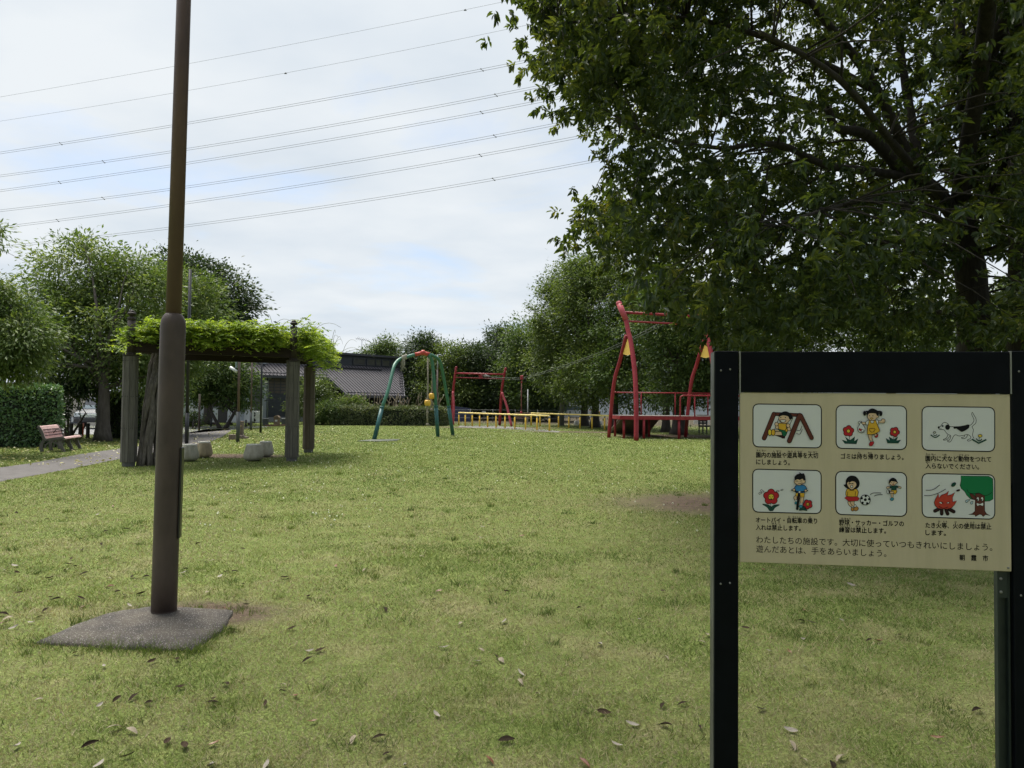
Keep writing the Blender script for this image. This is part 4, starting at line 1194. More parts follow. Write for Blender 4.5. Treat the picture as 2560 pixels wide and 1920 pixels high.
for a in (-.025, BLn - .015):
    mb = MB()
    for prof in (seat_prof, [(.19, .352)] + back_prof):
        for (f0, z0), (f1, z1) in zip(prof[:-1], prof[1:]):
            dv = Vector((f1 - f0, z1 - z0)); nn = Vector((-dv.y, dv.x)).normalized() * .05
            mb.prism([bp_(a, f0 - nn.x * .3, z0 - nn.y * .3), bp_(a, f1 - nn.x * .3, z1 - nn.y * .3), bp_(a, f1 + nn.x, z1 + nn.y), bp_(a, f0 + nn.x, z0 + nn.y)], bl * .04)
    mb.build('end_frame', CAST, bench)
mb = MB(); mb.tube([bp_(BLn * .52, .10, .50), bp_(BLn * .52, .16, .60), bp_(BLn * .52, .30, .60), bp_(BLn * .52, .36, .55), bp_(BLn * .52, .38, .40)], .014, 8)
mb.build('armrest', mat('bench_iron', (.05, .045, .04), .5), bench)

# ================================================================== green climbing tripod
GRN_U = mat('paint_green', (.026, .12, .075), .45, var=(.05, .165, .115), vscale=9)
GRN_L = mat('paint_teal', (.010, .072, .078), .45, var=(.026, .12, .118), vscale=9)
REDH = mat('paint_red_hub', (.46, .060, .045), .45, var=(.38, .045, .035), vscale=5)
ROPE = mat('rope', (.28, .25, .20), .9, var=(.18, .16, .12), vscale=40, bump=.5, bscale=200)
YEL = mat('float_yellow', (.66, .40, .045), .5, var=(.58, .34, .04), vscale=4)
hubY = 29.4
tri = empty('climbing_tripod', G(1040, 1096), 'green three-legged swing frame with red hub and two hanging ropes with yellow floats', 'play frame')
legs3 = [([(935, 1100, 27.35), (955, 1020, 27.6), (970, 977.5, 27.8), (983, 923, 28.3), (990, 907, 28.6), (1000, 898, 28.8), (1012, 893.5, 29.0), (1037, 886.5, 29.3)], 1),
         ([(1094.8, 1092, 30.2), (1090, 1018, 30.0), (1087, 975, 29.9), (1084, 935, 29.8), (1080.5, 905, 29.7), (1076, 894, 29.6), (1070, 887, 29.5)], 1),
         ([(1132.5, 1089, 31.6), (1122, 1018, 31.2), (1112, 960, 30.8), (1106, 927, 30.5), (1100, 905, 30.2), (1091, 894, 29.9), (1075, 886, 29.5)], 1)]
for pts, jn in legs3:
    q = [P(*p) for p in pts]; q[0].z = -.02
    lg = bpy.data.objects.new('leg', None); COL.objects.link(lg); lg.parent = tri
    mb = MB(); mb.tube([q[0], q[1]], .083, 16); mb.lathe([(.083, 0), (.092, .01), (.092, .06), (.075, .075)], q[1], 16); mb.build('lower_tube', GRN_L, lg, origin_of(tri))
    sm_ = [q[1]]
    for i in range(1, len(q) - 1):
        p0, p1, p2, p3 = q[i - 1], q[i], q[i + 1], q[min(i + 2, len(q) - 1)]
        for k in range(1, 5):
            t = k / 4; sm_.append(.5 * (2 * p1 + (p2 - p0) * t + (2 * p0 - 5 * p1 + 4 * p2 - p3) * t * t + (3 * p1 - p0 - 3 * p2 + p3) * t ** 3))
    mb = MB(); mb.tube(sm_, .068, 16); mb.build('upper_tube', GRN_U, lg, origin_of(tri))
hub = P(1057.5, 881.5, hubY)
mb = MB(); mb.ball(hub, .115, 16)
for px, py, Y in ((1037, 886.5, 29.3), (1069, 886, 29.5), (1075, 886, 29.6)):
    mb.tube([hub, P(px, py, Y)], .078, 14)
mb.build('hub', REDH, tri)
def hang_rope(px, ytop, yball, ybot, Y, nm):
    r = empty('climbing_rope', P(px, ybot, Y), nm, 'rope', 'hanging ropes with yellow floats')
    top, ball_, bot = P(px + .8, ytop, Y), P(px, yball, Y), P(px - .4, ybot, Y)
    mb = MB(); mb.tube([top, top.lerp(ball_, .5) + Vector((.01, 0, 0)), ball_, ball_.lerp(bot, .5) - Vector((.012, 0, 0)), bot], [.028, .030, .034, .036, .036], 8)
    mb.lathe([(.001, -.07), (.06, -.05), (.075, 0), (.05, .04), (.03, .06)], bot, 10); mb.ball(ball_.lerp(bot, .45), .055, 8, 0, (1, 1, 1.4))
    mb.build('rope', ROPE, r)
    mb = MB(); h = .125; mb.lathe([(.035, -h), (.10, -h * .93), (.128, -h * .6), (.135, 0), (.128, h * .6), (.10, h * .93), (.035, h)], ball_, 20); mb.build('float', YEL, r)
    mb = MB(); mb.lathe([(.05, h - .005), (.05, h + .03), (.03, h + .045)], ball_, 12); mb.build('collar', mat('rope_cap', (.05, .03, .03), .6), r)
hang_rope(1069, 893, 1007, 1061, 29.6, 'knotted rope nearly to the grass with the lower yellow float')
hang_rope(1080, 894, 990, 1024, 29.95, 'shorter knotted rope with the higher yellow float, partly behind a green leg')
rg = random.Random(2)
mb = MB()
c0 = P(1006, 895, 28.85); c1 = P(1016, 891.5, 29.05)
for k in range(16):
    f = k / 15; c = c0.lerp(c1, f); a = k * 2.2
    ring = [c + Vector((0, math.cos(a + t) * .09, math.sin(a + t) * .09)) + (c1 - c0) * (.02 * math.sin(t)) for t in [i * 6.283 / 10 for i in range(11)]]
    mb.tube(ring, .02, 5)
for k in range(12):
    p = c0 + Vector((rg.uniform(-.05, .08), rg.uniform(-.06, .06), -.05)); L = rg.uniform(.25, .55)
    mb.tube([p + Vector((rg.uniform(-.02, .02) * i, 0, -L * i / 5)) for i in range(6)], [.018, .017, .015, .013, .010, .006], 5)
tag(mb.build('frayed_rope', mat('frayed_rope_grey', (.36, .34, .29), .95, var=(.25, .23, .19), vscale=30)), 'frayed remnant of pale rope wound round the bend of a green leg', 'rope')
mb = MB(); pq = [G(893, 1103.5), G(930, 1099.5), G(1000, 1099), G(992, 1102.5), G(945, 1104.5)]
mb.prism([(p.x, p.y, .004) for p in pq], (0, 0, .02)); tag(mb.build('concrete_pad', mat('pad_grey', (.10, .11, .085), .9, var=(.07, .08, .06), vscale=4)), 'thin grey pad flush in the grass under a leg of the green frame', 'pad')

# ================================================================== red zip line
RED = mat('paint_red', (.215, .012, .020), .45, spec=.3, var=(.26, .028, .036), vscale=7, stretch=(1, 1, .4))
PNK = mat('paint_pink', (.40, .070, .088), .5, spec=.3, var=(.33, .052, .066), vscale=3)  # pinker red: tip sleeves, and painted-in sunlight on the end frame braces
YPL = mat('panel_yellow', (.60, .39, .065), .55)
def spline(pts, sub=5):
    q = [pts[0]] + list(pts) + [pts[-1]]; o = []
    for i in range(1, len(q) - 2):
        p0, p1, p2, p3 = q[i - 1], q[i], q[i + 1], q[i + 2]
        for k in range(sub):
            t = k / sub; o.append(.5 * (2 * p1 + (p2 - p0) * t + (2 * p0 - 5 * p1 + 4 * p2 - p3) * t * t + (3 * p1 - p0 - 3 * p2 + p3) * t ** 3))
    o.append(pts[-1]); return o
tower = empty('zip_line_tower', G(1650, 1098), 'tall red zip line launch tower with railed deck, ramp and yellow gusset panels', 'play tower')
shift = Vector((3.62, 1.3, 0))
for side in (0, 1):
    S_ = shift * side
    fr_ = bpy.data.objects.new('support_frame', None); COL.objects.link(fr_); fr_.parent = tower
    outer = [P(1521.8, 1096, 30.6), P(1534.5, 961, 30.35), P(1549.5, 903, 30.15), P(1566, 838, 29.7)]
    front = [P(1590.5, 1102.5, 28.3), P(1590.5, 1009, 28.55), P(1586.5, 925, 28.95), P(1577, 855, 29.4), P(1571, 830, 29.6), P(1563.5, 795, 29.8), P(1553, 772, 29.9)]
    tip = [P(1565, 800, 29.78), P(1556, 779, 29.88), P(1547.5, 759, 30.0)]
    for q in (outer, front): q[0].z = -.02
    mb = MB(); mb.tube([p + S_ for p in spline(outer)], .078, 16); mb.build('outer_leg', RED, fr_, origin_of(tower))
    mb = MB(); mb.tube([p + S_ for p in spline(front)], .098, 18); mb.build('front_leg', RED, fr_, origin_of(tower))
    mb = MB(); mb.tube([p + S_ for p in tip], .120, 18); mb.ball(tip[-1] + S_, .126, 16); mb.build('tip_sleeve', PNK, fr_, origin_of(tower))
    g = [P(1570, 843, 29.55), P(1577, 886, 29.3), P(1567, 888, 29.6), P(1557, 885, 29.95)]
    mb = MB(); mb.prism([p + S_ for p in g], Vector((.012, .02, 0))); mb.build('gusset', YPL, fr_, origin_of(tower))
for (p, r) in ((P(1560, 781, 29.86), .058), (P(1566, 803, 29.75), .040)):
    mb = MB(); mb.tube([p, p + shift * .965], r, 14)
    if r > .05:
        for f in (.1, .16, .72): mb.lathe([(r + .012, -.01), (r + .012, .01)], p + shift * f, 12, 0, False, (Vector((0, 0, 1)), Vector((0, 1, 0)), Vector((1, 0, 0))))
    mb.build('cross_beam', RED, tower)
deckz = .93
dk0 = P(1551, 1040, 29.9); ddx = Vector((1, .05, 0)).normalized(); ddy = Vector((-.05, 1, 0)).normalized()
def dk(a, b, z): return Vector((dk0.x, dk0.y, 0)) + ddx * a + ddy * b + Vector((0, 0, z))
DL, DW = 5.6, 2.0
mb = MB()
for k in range(8):
    mb.box(dk(DL / 2, DW * (k + .5) / 8, deckz + .02), (DL, DW / 8 - .012, .04), (ddx, ddy, Vector((0, 0, 1))))
mb.build('deck', mat('deck_planks', (.115, .10, .088), .85, var=(.18, .165, .15), vscale=5, stretch=(.4, 4, 1)), tower)
mb = MB()
for b in (-.03, DW + .03): mb.box(dk(DL / 2, b, deckz - .05), (DL, .05, .15), (ddx, ddy, Vector((0, 0, 1))))
for a in (-.025, DL + .025): mb.box(dk(a, DW / 2, deckz - .05), (.05, DW + .1, .15), (ddx, ddy, Vector((0, 0, 1))))
mb.build('deck_frame', RED, tower)
for (a, b) in ((.17, .1), (1.0, -.0), (2.5, .02), (4.4, .02), (.17, DW), (1.7, DW - .05), (3.1, DW), (4.9, DW)):
    mb = MB(); mb.tube([dk(a, b, -.02), dk(a, b, deckz - .12)], .055, 12); mb.build('deck_leg', RED, tower)
zr = 1.97
mb = MB(); mb.tube([dk(0, DW, zr), dk(DL, DW, zr)], .032, 10); mb.tube([dk(0, DW, zr), dk(0, DW * .45, zr)], .032, 10)
for a in (.04, 1.35, 2.9, 4.4, 5.5): mb.tube([dk(a, DW, deckz), dk(a, DW, zr)], .030, 10)
mb.build('guard_rail', RED, tower)
mb = MB()
mb.tube(spline([dk(2.55, 0, deckz - .05), dk(2.55, 0, zr - .42), dk(2.56, 0, zr - .22), dk(2.66, 0, zr - .14), dk(2.9, 0, zr - .13), dk(4.2, 0, zr - .13), dk(DL, 0, zr - .13)]), .034, 10)
mb.tube([dk(3.18, .02, deckz), dk(3.18, .02, zr - .13)], .03, 10); mb.tube([dk(4.6, 0, deckz), dk(4.6, 0, zr - .13)], .03, 10)
mb.build('hand_rail', RED, tower)
rb = [G(1526, 1082), G(1618, 1085.5)]
rt = [dk(.5, DW + .05, deckz), dk(2.25, DW + .05, deckz)]
mb = MB(); nn = Vector((0, 0, -.09))
mb.prism([rb[0] + Vector((0, 0, .08)), rb[1] + Vector((0, 0, .08)), rt[1], rt[0]], nn)
mb.build('ramp', mat('ramp_planks', (.075, .055, .045), .9, var=(.12, .09, .07), vscale=5), tower)
mb = MB()
for a, b in ((rb[0], rt[0]), (rb[1], rt[1])):
    mb.tube([a + Vector((0, 0, .09)), b + Vector((0, 0, .03))], .05, 8)
mb.build('ramp_kerb', mat('ramp_edge', (.11, .07, .055), .8), tower)

endf = empty('zip_line_end_frame', G(1200, 1064), 'red zip line end frame, two leaning posts with braces and double crossbars', 'play frame')
def frame_leg(top, mid, base, brace_top, brace_base, lowmat):
    lg = bpy.data.objects.new('support_leg', None); COL.objects.link(lg); lg.parent = endf
    b_ = Vector(base); b_.z = -.02
    mb = MB(); mb.tube(spline([top, mid, b_]), [.070 + .02 * i / 10 for i in range(11)], 16); mb.ball(top, .085, 14); mb.build('post', RED, lg, origin_of(endf))
    bb = Vector(brace_base); bb.z = -.02
    m = brace_top.lerp(bb, .45) + Vector((.05, -.02, .03))
    mb = MB(); mb.tube(spline([brace_top, m, bb]), .075, 14); mb.build('brace', lowmat, lg, origin_of(endf))
frame_leg(P(1140.5, 919, 46), P(1133, 978, 46.2), P(1129, 1061.5, 46.5), P(1132.5, 979, 46), P(1132.5, 1062, 45.6), PNK)
frame_leg(P(1264, 922, 44.6), P(1254.5, 976, 44.8), P(1249, 1063, 45.4), P(1255, 981, 44.6), P(1279, 1064.5, 44.0), PNK)
mb = MB(); mb.tube([P(1139, 933, 46), P(1261, 936, 44.6)], .055, 12); mb.build('cross_beam', RED, endf)
mb = MB(); mb.tube([P(1138, 943.5, 46), P(1257, 947, 44.6)], .036, 10); mb.build('cross_bar', RED, endf)
cab = empty('zip_line_cable', P(1304, 945, 41.5), 'thin grey double steel cable running from the end frame up to the launch tower', 'cable')
cA = P(1202, 940, 45.4); cB = P(1662, 803, 30.6)
def on_cable(px, py):
    t = (px - 1280) / FPX
    # point of the vertical plane A-B seen in column px
    d = ray(px, py); n_ = Vector((-(cB - cA).y, (cB - cA).x, 0))
    return CAMPOS + d * ((cA - CAMPOS).dot(n_) / d.dot(n_))
mb = MB(); mb.tube([cA, on_cable(1250, 944), on_cable(1304, 945), on_cable(1360, 929), on_cable(1400, 917), on_cable(1500, 881), on_cable(1566, 851), cB], .011, 6); mb.build('cable', mat('steel_cable', (.10, .11, .10), .6), cab)
mb = MB(); mb.tube([cA + Vector((0, 0, -.12)), on_cable(1250, 948), on_cable(1304, 948.5), on_cable(1360, 933.5), on_cable(1400, 921.5), on_cable(1500, 886), on_cable(1566, 857), cB + Vector((0, 0, -.12))], .010, 6); mb.build('cable', MATS['steel_cable'], cab)
mb = MB(); mb.box(cA + Vector((0, 0, -.02)), (.26, .22, .22), None, 0, .03); mb.tube([cA + Vector((.1, -.1, .08)), cA + Vector((.55, -.1, -.02))], .05, 8, 1); mb.build('pulley_block', [RED, mat('zinc', (.4, .41, .42), .4, .6)], cab)
tr_ = empty('zip_line_trolley', on_cable(1304, 1038), 'small red trolley box on the cable with a hanging rope and seat knob', 'trolley')
tp = on_cable(1304.5, 944)
mb = MB(); mb.box(tp, (.19, .16, .26), None, 0, .03); mb.build('trolley_box', RED, tr_)
mb = MB(); mb.tube([tp, on_cable(1303.5, 990), on_cable(1303.3, 1030)], .032, 8); mb.build('rope', mat('rope_red_sleeve', (.16, .055, .05), .7), tr_)
mb = MB(); mb.ball(on_cable(1303.3, 1031), .075, 10); mb.lathe([(.02, 0), (.06, .02), (.05, .1), (.02, .14)], on_cable(1304.2, 958), 10); mb.build('knob', RED, tr_)

# ================================================================== yellow rail fences
YF = mat('fence_yellow', (.78, .50, .055), .55, var=(.70, .44, .05), vscale=4)
YR = mat('fence_rail_faded', (.78, .62, .22), .6, var=(.70, .54, .18), vscale=4)
ZN = mat('fence_cap_grey', (.22, .22, .21), .6)
def rail_fence(pts, tops, lab, extra=None):
    f = empty('rail_fence', pts[len(pts) // 2], lab, 'fence', 'low yellow rail fences')
    for p, z in zip(pts, tops):
        mb = MB(); mb.tube([Vector((p.x, p.y, -.02)), Vector((p.x, p.y, z - .03))], .043, 10); mb.build('post', YF, f)
        mb = MB(); mb.tube([Vector((p.x, p.y, z - .13)), Vector((p.x, p.y, z - .02))], .047, 10); mb.build('clamp', ZN, f)
    mb = MB(); mb.tube([Vector((p.x, p.y, z)) for p, z in zip(pts, tops)], .045, 10); mb.build('rail', YR, f)
e0, e1 = G(1147, 1063.5), G(1373.6, 1078)
px1 = [1147, 1163, 1180.5, 1199, 1219, 1240, 1262.5, 1287, 1314, 1342.5, 1373.6]
def on_line(a, b, px):
    n_ = Vector((-(b - a).y, (b - a).x, 0)); d = ray(px, 1070); d.z = 0
    c0_ = Vector((0, 0, 0)); return c0_ + d * ((Vector((a.x, a.y, 0))).dot(n_) / d.dot(n_))
rail_fence([on_line(e0, e1, p) for p in px1], [.80 - .00 * i for i in range(11)], 'yellow railing of eleven posts crossing before the red end frame')
f0, f1 = G(1328, 1064.5), G(1552, 1077.5)
px2 = [1328, 1350, 1396.3, 1422, 1450, 1480, 1511.6, 1546]
rail_fence([on_line(f0, f1, p) for p in px2], [.80] * 8, 'yellow railing running behind the sandy strip up to the red tower')

# ================================================================== slim columns and lamps
BLKP = mat('column_black', (.010, .011, .013), .45); BRNP = mat('column_brown', (.10, .065, .055), .5); GRYP = mat('column_grey', (.055, .062, .066), .6)
def column(base, segs, lab, name='lamp_column', grp=None):
    t = empty(name, base, lab, 'pole', grp)
    for nm, z0, z1, r0, r1, m in segs:
        mb = MB(); mb.tube([base + Vector((0, 0, z0)), base + Vector((0, 0, z1))], [r0, r1], 14)
        mb.build(nm, m, t)
    return t
b = G(466.5, 1113); column(b, [('base_tube', -.02, 1.05, .062, .062, BLKP), ('shaft', 1.05, 5.75, .050, .048, BLKP)], 'tall black column rising above the pergola leaves')
b = G(594.5, 1105)
t = column(b, [('base_tube', -.02, 1.07, .064, .064, GRYP), ('shaft', 1.07, 3.7, .045, .043, BRNP)], 'two-tone lamp column, grey below and brown above, with slanting tube lamp')
mb = MB(); mb.tube([P(593, 930, b.y), P(575, 918, b.y)], .055, 10); mb.build('lamp_tube', mat('lamp_tube_white', (.55, .57, .58), .4), t)
mb = MB(); mb.tube([P(591, 890, b.y + .1), P(591, 920, b.y + .1)], .035, 8); mb.build('cable_duct', mat('duct_blue_grey', (.20, .26, .30), .6), t)
b = G(627, 1075); column(b, [('base_tube', -.02, .85, .055, .055, GRYP), ('shaft', .85, 3.8, .036, .034, BRNP)], 'thinnest grey and brown column standing near the air conditioner units')
b = G(651.5, 1082); column(b, [('shaft', -.02, 4.0, .047, .044, BLKP)], 'plain thin black column in front of the house window')
b = G(497.5, 1076); column(b, [('shaft', -.02, 1.75, .045, .045, mat('stake_brown', (.06, .045, .035), .8))], 'short brown stake on the path edge by the white cabinets', 'stake')
b = P(1092.5, 1040, 47); b.z = 0
t = column(b, [('shaft', -.02, 3.6, .05, .05, BRNP), ('neck', 3.6, 4.6, .04, .04, mat('lamp_neck', (.30, .33, .36), .4))], 'lamp column with curved pale arm behind the long hedge')
mb = MB(); mb.tube([b + Vector((0, 0, 4.55)), b + Vector((.15, 0, 4.6)), b + Vector((.33, 0, 4.5))], .03, 8); mb.build('lamp_arm', MATS['lamp_neck'], t)

# drinking fountain
fb = G(604, 1096)
df = empty('drinking_fountain', fb, 'brown stone drinking post with low side block in the leaf-strewn grass', 'fountain')
STN = mat('fountain_stone', (.13, .098, .080), .9, var=(.19, .15, .125), vscale=6, bump=.3, bscale=30)
mb = MB(); mb.box(fb + Vector((0, 0, .32)), (.13, .15, .64), None, 0, .012); mb.box(fb + Vector((0, 0, .655)), (.16, .18, .03), None, 0, .01); mb.build('pillar', STN, df)
mb = MB(); mb.box(fb + Vector((.06, -.05, .035)), (.34, .40, .07), None, 0, .01); mb.box(fb + Vector((.05, -.1, .10)), (.20, .22, .07), None, 0, .02); mb.build('basin', STN, df)
mb = MB(); mb.box(G(579.5, 1100) + Vector((0, .1, .10)), (.24, .22, .20), None, 0, .012); mb.build('step_block', STN, df)
mb = MB(); mb.tube([fb + Vector((.02, -.08, .48)), fb + Vector((.02, -.16, .49)), fb + Vector((.02, -.17, .45))], .014, 6); mb.build('tap', mat('brass', (.35, .26, .12), .4, .7), df)

# ================================================================== house with the seamed roof
SID = mat('siding_navy', (.020, .025, .034), .6, var=(.028, .033, .043), vscale=4)
DBR = mat('siding_brown', (.042, .034, .034), .7, var=(.052, .043, .043), vscale=4)
LTG = mat('wall_light_grey', (.22, .24, .26), .7)
ROOF = mat('roof_metal', (.078, .073, .081), .65, metal=0.0, spec=.25, var=(.09, .084, .092), vscale=2)
DRK = mat('porch_shade', (.008, .008, .010), .8)  # near-black: shade of the void under the low eave put into the colour
TRM = mat('roof_trim', (.035, .037, .045), .5)
th = math.radians(50)
ev = Vector((math.cos(th), math.sin(th), 0)); fl = Vector((math.sin(th), -math.cos(th), 0))
RO = P(869, 987, 50); PT = .577
def rp(t, L, up=0.0): return RO + ev * t - fl * L + Vector((0, 0, L * PT + up))
house = empty('house', Vector((RO.x, RO.y, 0)), 'dark single-storey house with grey seamed metal roof and clerestory windows', 'house')
tE, tL = 5.27, -8.5
LT, LC = 4.0, 2.2
mb = MB()
def slabpoly(poly, th_=.10):
    mb.prism([rp(*q) for q in poly], (0, 0, -th_), 0)
slabpoly([(tL, LC), (0, LC), (0, LT), (tL, LT)][::1]); TR_ = 8.45
slabpoly([(0.0, 0), (tE, 0), (TR_, LT), (0.0, LT)])
for k in range(int((TR_ - .3 - tL) / .285)):
    t0 = tL + k * .285 + .05; L0 = LC if t0 <= 0 else max(0, (t0 - tE) / (TR_ - tE) * LT)
    a, b_ = rp(t0, L0, .0), rp(t0, LT, .0)
    d_ = (b_ - a); ln = d_.length; d_.normalize(); up_ = ev.cross(d_); up_ = up_ if up_.z > 0 else -up_
    mb.box((a + b_) / 2 + up_ * .022, (.035, ln, .05), (ev, d_, up_), 2)
    c = rp(t0 + .14, L0 + .28)
    mb.box(c + up_ * .03, (.17, .06, .07), (ev, d_, up_), 1)
for k in range(9):
    f_ = .08 + k * .105; mb.box(rp(tE + (TR_ - tE) * f_ - .3, LT * f_, .04), (.06, .17, .07), (ev, -fl, Vector((0, 0, 1))), 1)
mb.build('roof', [ROOF, TRM, mat('roof_seam_shade', (.062, .058, .065), .6, spec=.25)], house)  # seams darker than the roof: the shading they cast is put into the colour
mb = MB()
def strip(a, b_, h=.16, w=.05, dz=-.09):
    d_ = (b_ - a); ln = d_.length; d_.normalize(); s_ = d_.cross(Vector((0, 0, 1))).normalized(); u_ = s_.cross(d_)
    mb.box((a + b_) / 2 + Vector((0, 0, dz)), (ln, w, h), (d_, s_, u_))
strip(rp(tL, LC - .03), rp(0, LC - .03)); strip(rp(-.03, LC), rp(-.03, 0)); strip(rp(0, -.03), rp(tE, -.03)); strip(rp(tE + .03, 0), rp(TR_ + .03, LT))
mb.build('eaves_trim', TRM, house)
def wallp(t, L, z): 
    p = RO + ev * t - fl * L; return Vector((p.x, p.y, z))
ztop = rp(0, LT).z
mb = MB()
HX = 12.5
mb.prism([wallp(tL, LT + .02, ztop - .35), wallp(TR_ + .9, LT + .02, ztop - .35), wallp(TR_ + .9, LT + .02, ztop + .80), wallp(tL, LT + .02, ztop + .80)], -fl * 3.5)
mb.build('clerestory_wall', SID, house)
mb = MB(); mb.prism([wallp(tL - .2, LT - .25, ztop + .80), wallp(TR_ + 1.2, LT - .25, ztop + .80), wallp(TR_ + 1.2, LT - .25, ztop + .96), wallp(tL - .2, LT - .25, ztop + .96)], -fl * 4.2); mb.build('upper_roof', TRM, house)
GLS = mat('window_glass', (.060, .058, .055), .12, spec=.8)
def window_on(t0, t1, L, z0, z1, m=GLS, div=1, nm='window'):
    w = bpy.data.objects.new(nm, None); COL.objects.link(w); w.parent = house
    mb = MB(); q = .045
    for (a, b_, c, d_) in ((t0, t1, z0, z0 + q), (t0, t1, z1 - q, z1), (t0, t0 + q, z0 + q, z1 - q), (t1 - q, t1, z0 + q, z1 - q)):
        mb.prism([wallp(a, L - .0, c), wallp(b_, L - .0, c), wallp(b_, L, d_), wallp(a, L, d_)], fl * .05)
    for k in range(1, div):
        tm = t0 + (t1 - t0) * k / div
        mb.prism([wallp(tm - .03, L, z0 + q), wallp(tm + .03, L, z0 + q), wallp(tm + .03, L, z1 - q), wallp(tm - .03, L, z1 - q)], fl * .04)
    mb.build('frame', TRM, w, origin_of(house))
    mb = MB(); mb.prism([wallp(t0 + q, L + .0, z0 + q), wallp(t1 - q, L, z0 + q), wallp(t1 - q, L, z1 - q), wallp(t0 + q, L, z1 - q)], fl * .018); mb.build('pane', m, w, origin_of(house))
def t_at(px, L, z):
    # where column px meets the wall line at depth L
    d = ray(px, 990); o_ = wallp(0, L, 0); n_ = fl
    h_ = CAMPOS + d * ((o_ - CAMPOS).dot(n_) / d.dot(n_)); return (h_ - o_).dot(ev)
for a, b_ in ((881, 912), (915.5, 936.5), (938, 951), (953, 973), (976.5, 994)):
    window_on(t_at(a, LT, 4.5), t_at(b_, LT, 4.5), LT, ztop + .10, ztop + .62)
# walls below the eaves: sided room, porch void, brown wing
LW = LC + .55
tW0, tW1 = t_at(664, LW, 1), t_at(800, LW, 1)
zw = 1.5 + 2.0 * .9
zEave = rp(0, LC).z - .1
mb = MB()
mb.prism([wallp(tW0, LW, 0), wallp(tW1, LW, 0), wallp(tW1, LW, zEave), wallp(tW0, LW, zEave)], -fl * 3)
z = .45
while z < zEave - .1:
    mb.prism([wallp(tW0 - .0, LW, z), wallp(tW1, LW, z), wallp(tW1, LW - .022, z), wallp(tW0, LW - .022, z)], Vector((0, 0, .05))); z += .21
mb.build('wall', SID, house)
mb = MB(); mb.prism([wallp(tW0 - .02, LW - .04, -.02), wallp(tW1, LW - .04, -.02), wallp(tW1, LW - .04, .32), wallp(tW0 - .02, LW - .04, .32)], -fl * .05); mb.build('plinth', mat('plinth_grey', (.20, .20, .20), .8), house)
mb = MB(); tG = t_at(655, LW, 1); mb.prism([wallp(tG, LW - .06, 0), wallp(tW0 + .05, LW - .06, 0), wallp(tW0 + .05, LW - .06, zEave), wallp(tG, LW - .06, zEave)], -fl * .3); mb.build('corner_board', LTG, house)
mb = MB(); mb.tube([wallp(tW0 + .1, LW - .1, .1), wallp(tW0 + .1, LW - .1, zEave - .25), wallp(tW0 + .3, LW - .2, zEave - .05)], .04, 8); mb.build('downpipe', LTG, house)
window_on(t_at(669, LW, 1.5), t_at(716, LW, 1.5), LW, 1.93, zEave - .08, mat('window_curtain_brown', (.055, .042, .034), .35, spec=.6), 3)
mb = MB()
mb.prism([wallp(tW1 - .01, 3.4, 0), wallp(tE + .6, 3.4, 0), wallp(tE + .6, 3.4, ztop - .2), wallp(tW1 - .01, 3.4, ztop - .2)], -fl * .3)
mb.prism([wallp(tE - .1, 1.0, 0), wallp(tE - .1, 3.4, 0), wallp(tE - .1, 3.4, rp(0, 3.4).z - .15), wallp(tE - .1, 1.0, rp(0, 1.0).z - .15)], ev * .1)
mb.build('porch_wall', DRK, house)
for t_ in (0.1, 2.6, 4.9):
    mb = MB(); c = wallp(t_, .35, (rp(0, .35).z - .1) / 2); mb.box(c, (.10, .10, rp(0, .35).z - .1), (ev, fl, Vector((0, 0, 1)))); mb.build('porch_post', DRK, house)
mb = MB(); w0 = P(628, 1055, 50); w1 = P(656, 1055, 48.8); w0.z = w1.z = 0
zbw = P(640, 911, 49.5).z
mb.prism([w0, w1, w1 + Vector((0, 0, zbw)), w0 + Vector((0, 0, zbw))], Vector((-.1, 3, 0)))
zz = 1.0
while zz < zbw:
    mb.prism([w0 + Vector((0, -.02, zz)), w1 + Vector((0, -.02, zz)), w1 + Vector((0, 0, zz)), w0 + Vector((0, 0, zz))], Vector((0, 0, .03))); zz += .42
mb.build('wing_wall', DBR, house)
mb = MB(); mb.prism([w0 + Vector((-.3, -.4, zbw)), w1 + Vector((.1, -.4, zbw)), w1 + Vector((.1, -.4, zbw + .18)), w0 + Vector((-.3, -.4, zbw + .18))], Vector((0, 3.6, 0))); mb.build('wing_roof', LTG, house)
mb = MB(); lq = P(684, 998, 47.5); mb.box(lq, (.18, .14, .14)); mb.tube([lq + Vector((-.6, 0, -.1)), lq + Vector((0, 0, 0))], .03, 6); mb.build('wall_lamp', TRM, house)
# aerial on the roof
ap = P(904, 884, 54); ant = empty('tv_antenna', ap, 'thin roof aerial with bare metal prongs on the dark house', 'antenna')
ALU = mat('aerial_metal', (.30, .31, .33), .4, .6)
at_ = P(905, 848, 54)
mb = MB(); mb.tube([ap - Vector((0, 0, .15)), at_], .022, 6); mb.build('mast', ALU, ant)
mb = MB(); L_, R_ = P(893, 846, 54), P(920, 851, 54); mb.tube([L_, R_], .015, 5)
for k in range(7):
    c = L_.lerp(R_, k / 6); w = .42 - .04 * k
    mb.tube([c + Vector((-.05, -w, 0)), c + Vector((.05, w, 0))], .012, 4); mb.tube([c + Vector((-.10, 0, -.10)), c + Vector((.10, 0, .12))], .011, 4)
mb.build('prongs', ALU, ant)

